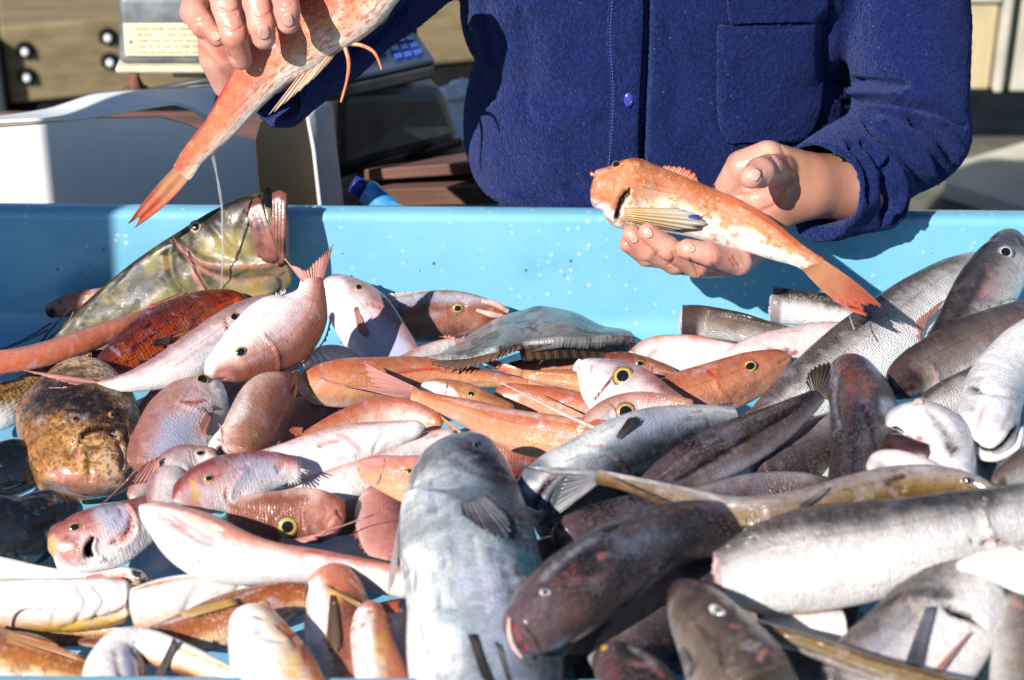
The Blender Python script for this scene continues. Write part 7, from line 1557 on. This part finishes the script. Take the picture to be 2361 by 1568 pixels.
f = fish('brown_gurnard', 'brown orange gurnard with yellow eye, head pointing right at the near side',
     [(716,1384,14),(708,1382,30),(680,1382,42),(625,1398,54),(560,1418,60),(490,1442,58),(410,1464,44),(330,1478,26),(250,1482,14),(180,1480,9)], 'gurnard_brown', z=[.118,.118,.12,.12,.118,.115,.112,.11,.108,.108], k=.65, d=-1, n=120, m=60, nose=.03, name='gurnard', group=G_GURN, fin='yellowfin',
     eyes=[(604,1398,17,.5,'iris_yellow',.7)], strokes=[([(690,1400),(660,1425),(640,1440)], 4, 1, 'dark', .3), ([(540,1395),(560,1420),(545,1470)], 7, 2, 'dark', .2, True), ([(350,1445),(430,1420),(520,1388),(600,1358)], 5, .4, 'wht', .4)])
fin(f, [(540,1378),(550,1392)], [(420,1408),(412,1420),(440,1422)], 'pectoral_fin', 'yellowfin', (6,8), 6, .03, plane=False)
f = fish('speckled', 'speckled brown gurnard flank with orange fin at the near left corner', [(-80,1500,60),(0,1508,60),(70,1522,56),(140,1542,44),(200,1556,26),(230,1562,12)], 'gurnard_brown', z=.088, k=.6, d=1, n=80, m=52, name='gurnard', group=G_GURN, fin='orangefin', lump=.02)
fin(f, [(20,1456),(15,1480)], [(120,1482),(205,1522),(198,1532),(120,1508)], 'pectoral_fin', 'orangefin', (8,12), 8, .03, plane=False)
f = fish('silver_bent', 'silver white gurnard bent in a curve at the near edge, tail to the right', [(250,1640,62),(256,1590,70),(268,1540,68),(290,1500,54),(330,1490,42),(390,1506,38),(450,1530,34),(510,1552,24),(560,1566,14)], 'gurnard_belly', z=.125, k=.6, d=-1, n=120, m=56, name='gurnard', group=G_GURN, fin='greyfin', strokes=[([(268,1490),(272,1530),(285,1568)], 7, 1.5, 'yel', .4), ([(300,1490),(330,1530),(335,1568)], 9, 2.2), ([(308,1478),(313,1482)], 4, .5, 'dark', .8), ([(400,1490),(470,1520),(540,1548)], 5, .3, 'yel', .6), ([(370,1545),(450,1562)], 9, .3, 'dark', .4)])
fin(f, [(352,1568),(372,1572)], [(402,1468),(408,1474),(406,1490)], 'pectoral_fin', 'darkfin', (10,16), 4, .03)
f = fish('white_head_near', 'white gurnard head with red lined yellow fin at the bottom edge', [(578,1407,20),(578,1418,42),(588,1450,64),(606,1495,82),(632,1550,94),(665,1630,102)], 'gurnard_belly', z=[.145,.146,.148,.148,.146,.142], k=.6, d=1, n=100, m=60, nose=.06, name='gurnard', group=G_GURN, fin='yellowfin', strokes=[([(660,1462),(690,1468),(702,1500),(704,1530)], 4, .6, 'red', .8), ([(640,1520),(680,1568)], 12, .3, 'yel', .5), ([(700,1480),(735,1530),(760,1568)], 8, .8, 'yel', .4), ([(548,1428),(578,1414),(610,1426)], 3, 2, 'pnk', .6), ([(585,1440),(620,1470),(662,1476)], 4, 1.6, 'lav', .45), ([(556,1450),(574,1500),(602,1562)], 5, 1.6, 'lav', .45), ([(640,1440),(668,1462),(690,1500)], 5, 1.2, 'org', .4)])
f = fish('orange_head_near', 'orange and white gurnard head with yellow spine pointing up near the bottom',
     [(748,1318,22),(752,1330,44),(766,1362,66),(778,1405,76),(780,1460,72),(786,1520,62),(796,1590,54)], 'gurnard', z=[.122,.123,.124,.124,.122,.12,.118], k=.65, d=1, roll=10, n=100, m=60, nose=.06, name='gurnard', group=G_GURN, fin='orangefin', strokes=[([(722,1400),(745,1365),(765,1355),(770,1400),(765,1450)], 6, 2, 'pnk', .4, True), ([(800,1330),(840,1370),(860,1395)], 4, .5, 'wht', .4)],
     areas=[([(694,1345),(740,1345),(752,1380),(745,1430),(735,1500),(705,1480),(715,1390)], 'wht', .9, 12), ([(755,1365),(785,1370),(780,1395),(760,1390)], 'yel', .8, 10), ([(800,1360),(850,1390),(830,1450),(790,1420)], 'dark', .35, 20)])
fin(f, [(752,1350),(757,1356)], [(838,1396),(842,1403),(830,1400)], 'head_spine', 'yellowfin', (6,12), 3, .02, plane=False)
fin(f, [(762,1372),(774,1374)], [(752,1480),(762,1515),(784,1500),(786,1470)], 'pectoral_fin', 'brownfin', (2,4), 7, .08, plane=False)
f = fish('curled_near', 'curled orange striped gurnard against the largest fish at the bottom edge', [(872,1398,22),(862,1412,36),(856,1446,46),(862,1490,52),(876,1545,60),(896,1620,68)], 'gurnard', z=[.138,.138,.138,.137,.135,.132], k=.6, d=1, n=80, m=52, name='gurnard', group=G_GURN, fin='redfin', areas=[([(825,1480),(850,1430),(860,1470),(850,1568),(815,1568)], 'wht', .9, 14), ([(860,1450),(885,1450),(890,1520),(865,1530)], 'yel', .5, 14)])
fin(f, [(868,1405),(898,1415)], [(888,1392),(905,1380),(922,1382),(925,1410)], 'tail_fin', 'redfin', (0,5), 7, .1)
f = fish('under_curl', 'purple white fish side glimpsed behind the curled gurnard', [(900,1400,16),(918,1440,36),(930,1490,40),(945,1550,36)], 'bream_pale', z=.11, k=.5, d=1, n=50, name='gurnard', group=G_GURN)
# ---------------------------------------------------------------- the two gurnards in the hands
f = fish('held_right', 'orange and white gurnard held out on an open palm, blue marked side fin',
         [(1361,437,30),(1371,438,40),(1396,437,53),(1416,440,70),(1436,444,80),(1462,449,81),(1500,457,76),(1560,472,70),(1640,498,62),(1730,532,52),(1800,568,37),(1850,594,25),(1882,614,24),(1892,619,24)],
         'gurnard', Y=[1.928,1.928,1.928,1.929,1.93,1.932,1.934,1.932,1.926,1.912,1.89,1.865,1.843,1.834], k=.58, d=1, roll=6, n=150, m=72, nose=.02, tail=.01, name='gurnard', group='gurnards in the hands of the person', fin='redfin',
         eyes=[(1421,380,11,.66,'iris_yellow')],
         strokes=[([(1455,436),(1436,458),(1425,482),(1420,512)], 7, 4.5, 'dark', 1.0), ([(1450,432),(1430,456),(1418,482),(1412,512)], 16, 3.5, 'pnk', .2, True), ([(1372,475),(1390,470),(1405,500)], 4, 1.2, 'pnk', .5), ([(1385,455),(1402,478),(1412,500)], 4, 1.0, 'pnk', .4), ([(1364,402),(1385,395),(1410,392)], 5, -1.2, 'red', .2), ([(1440,372),(1462,380),(1480,378)], 8, -1.4, 'pnk', .2), ([(1470,410),(1560,440),(1660,480),(1760,535)], 2.5, .6, 'dark', .3), ([(1500,410),(1600,440)], 6, .2, 'dark', .15), ([(1700,470),(1790,530),(1850,580)], 5, -.6, 'red', .5)],
         areas=[([(1366,460),(1400,470),(1422,512),(1400,500),(1375,480)], 'wht', .8, 9), ([(1395,410),(1440,425),(1420,460),(1390,450)], 'yel', .25, 14)])
fin(f, [(1872,582),(1842,612)], [(2040,711),(2026,712),(2012,706),(1990,704),(1996,716),(2000,724),(2008,737)], 'tail_fin', 'redfin', (0,2), 14, .1, mid=[(1968,646),(1948,672),(1925,694)])
fin(f, [(1527,386),(1560,402),(1607,422)], [(1532,381),(1575,380),(1590,388),(1606,400),(1612,420)], 'dorsal_fin', 'redfin', (0,0), 8, .25)
fin(f, [(1720,478),(1800,533),(1848,572)], [(1724,470),(1806,524),(1852,566)], 'dorsal_fin', 'redfin', (0,0), 16, .2)
fin(f, [(1448,368),(1470,372),(1500,384)], [(1466,362),(1490,366),(1512,380)], 'head_crest', 'redfin', (0,0), 5, .3)
fin(f, [(1438,478),(1444,508)], [(1566,480),(1608,494),(1634,514),(1614,530),(1570,534)], 'pectoral_fin', 'gurnfin', (2,4), 9, .03, plane=False)
bl = fin(f, [(1588,496),(1586,506)], [(1614,496),(1612,508)], 'blue_fin_patch', 'bluepatch', (5.5,5.5), 3, .02, plane=False)
strip(f, [(1362,398),(1366,402),(1372,404)], [3,5,3], 'snout_spine', 'ray_orange', lift=2)
strip(f, [(1945,690),(1955,712),(1962,740),(1970,760)], [1.2,.9,1.6], 'slime_thread', 'slime', lift=2, plane=True)

f = fish('held_left', 'orange gurnard gripped by the fingers, hanging tail down over the tub rim',
         [(905,-110,40),(890,-85,66),(850,-40,84),(800,10,88),(735,50,82),(680,97,73),(622,146,62),(571,211,49),(506,296,36),(440,366,27),(424,392,26),(416,402,26)],
         'gurnard_hang', Y=[1.985,1.985,1.983,1.98,1.978,1.976,1.974,1.972,1.97,1.968,1.967,1.967], k=.62, d=-1, roll=-6, n=150, m=72, tail=.01, name='gurnard', group='gurnards in the hands of the person', fin='redfin',
         strokes=[([(727,44),(760,56),(792,70)], 4, -.8, 'yel', .9), ([(700,120),(610,190),(530,270)], 3, .4, 'red', .5), ([(470,280),(510,215),(545,150)], 6, -.5, 'red', .75), ([(745,52),(770,66),(792,92)], 6, 1.5, 'dark', .2), ([(580,250),(540,300),(500,345)], 6, .2, 'red', .15)])
fin(f, [(424,364),(452,388)], [(294,518),(306,510),(323,501),(316,514),(309,527)], 'tail_fin', 'redfin', (0,2), 12, .02, mid=[(352,440),(376,452),(392,462)])
fin(f, [(752,90),(790,106)], [(611,276),(622,268),(660,240),(700,204),(738,168)], 'pectoral_fin', 'gurnpec', (14,10), 7, .1)
strip(f, [(794,104),(804,142),(801,180),(792,215),(786,236)], [6,5,3.5,3], 'walking_ray', 'ray_orange', lift=[8,14,16,16], plane=True)
strip(f, [(800,100),(838,106),(862,120),(874,142),(880,161)], [6,5,4,2.5], 'walking_ray', 'ray_orange', lift=[6,10,12,12], plane=True)
fin(f, [(880,40),(862,55)], [(900,30),(893,45),(880,58)], 'lower_lip', 'pink', (0,0), 3, .02)

P = [at(490, 356, Y=1.967), at(503, 420, Y=1.967), at(512, 480, Y=1.968), at(514, 600, Y=1.97), at(505, 735, Y=1.985)]
dr = obj('slime_drip', *tube(smooth3(P, 60), [.0022, .001, .0017, .0012, .0015, .0008, .0012], 8), MAT['slime'])
tag(dr, 'thin clear string of slime dripping from the hanging gurnard', 'slime')
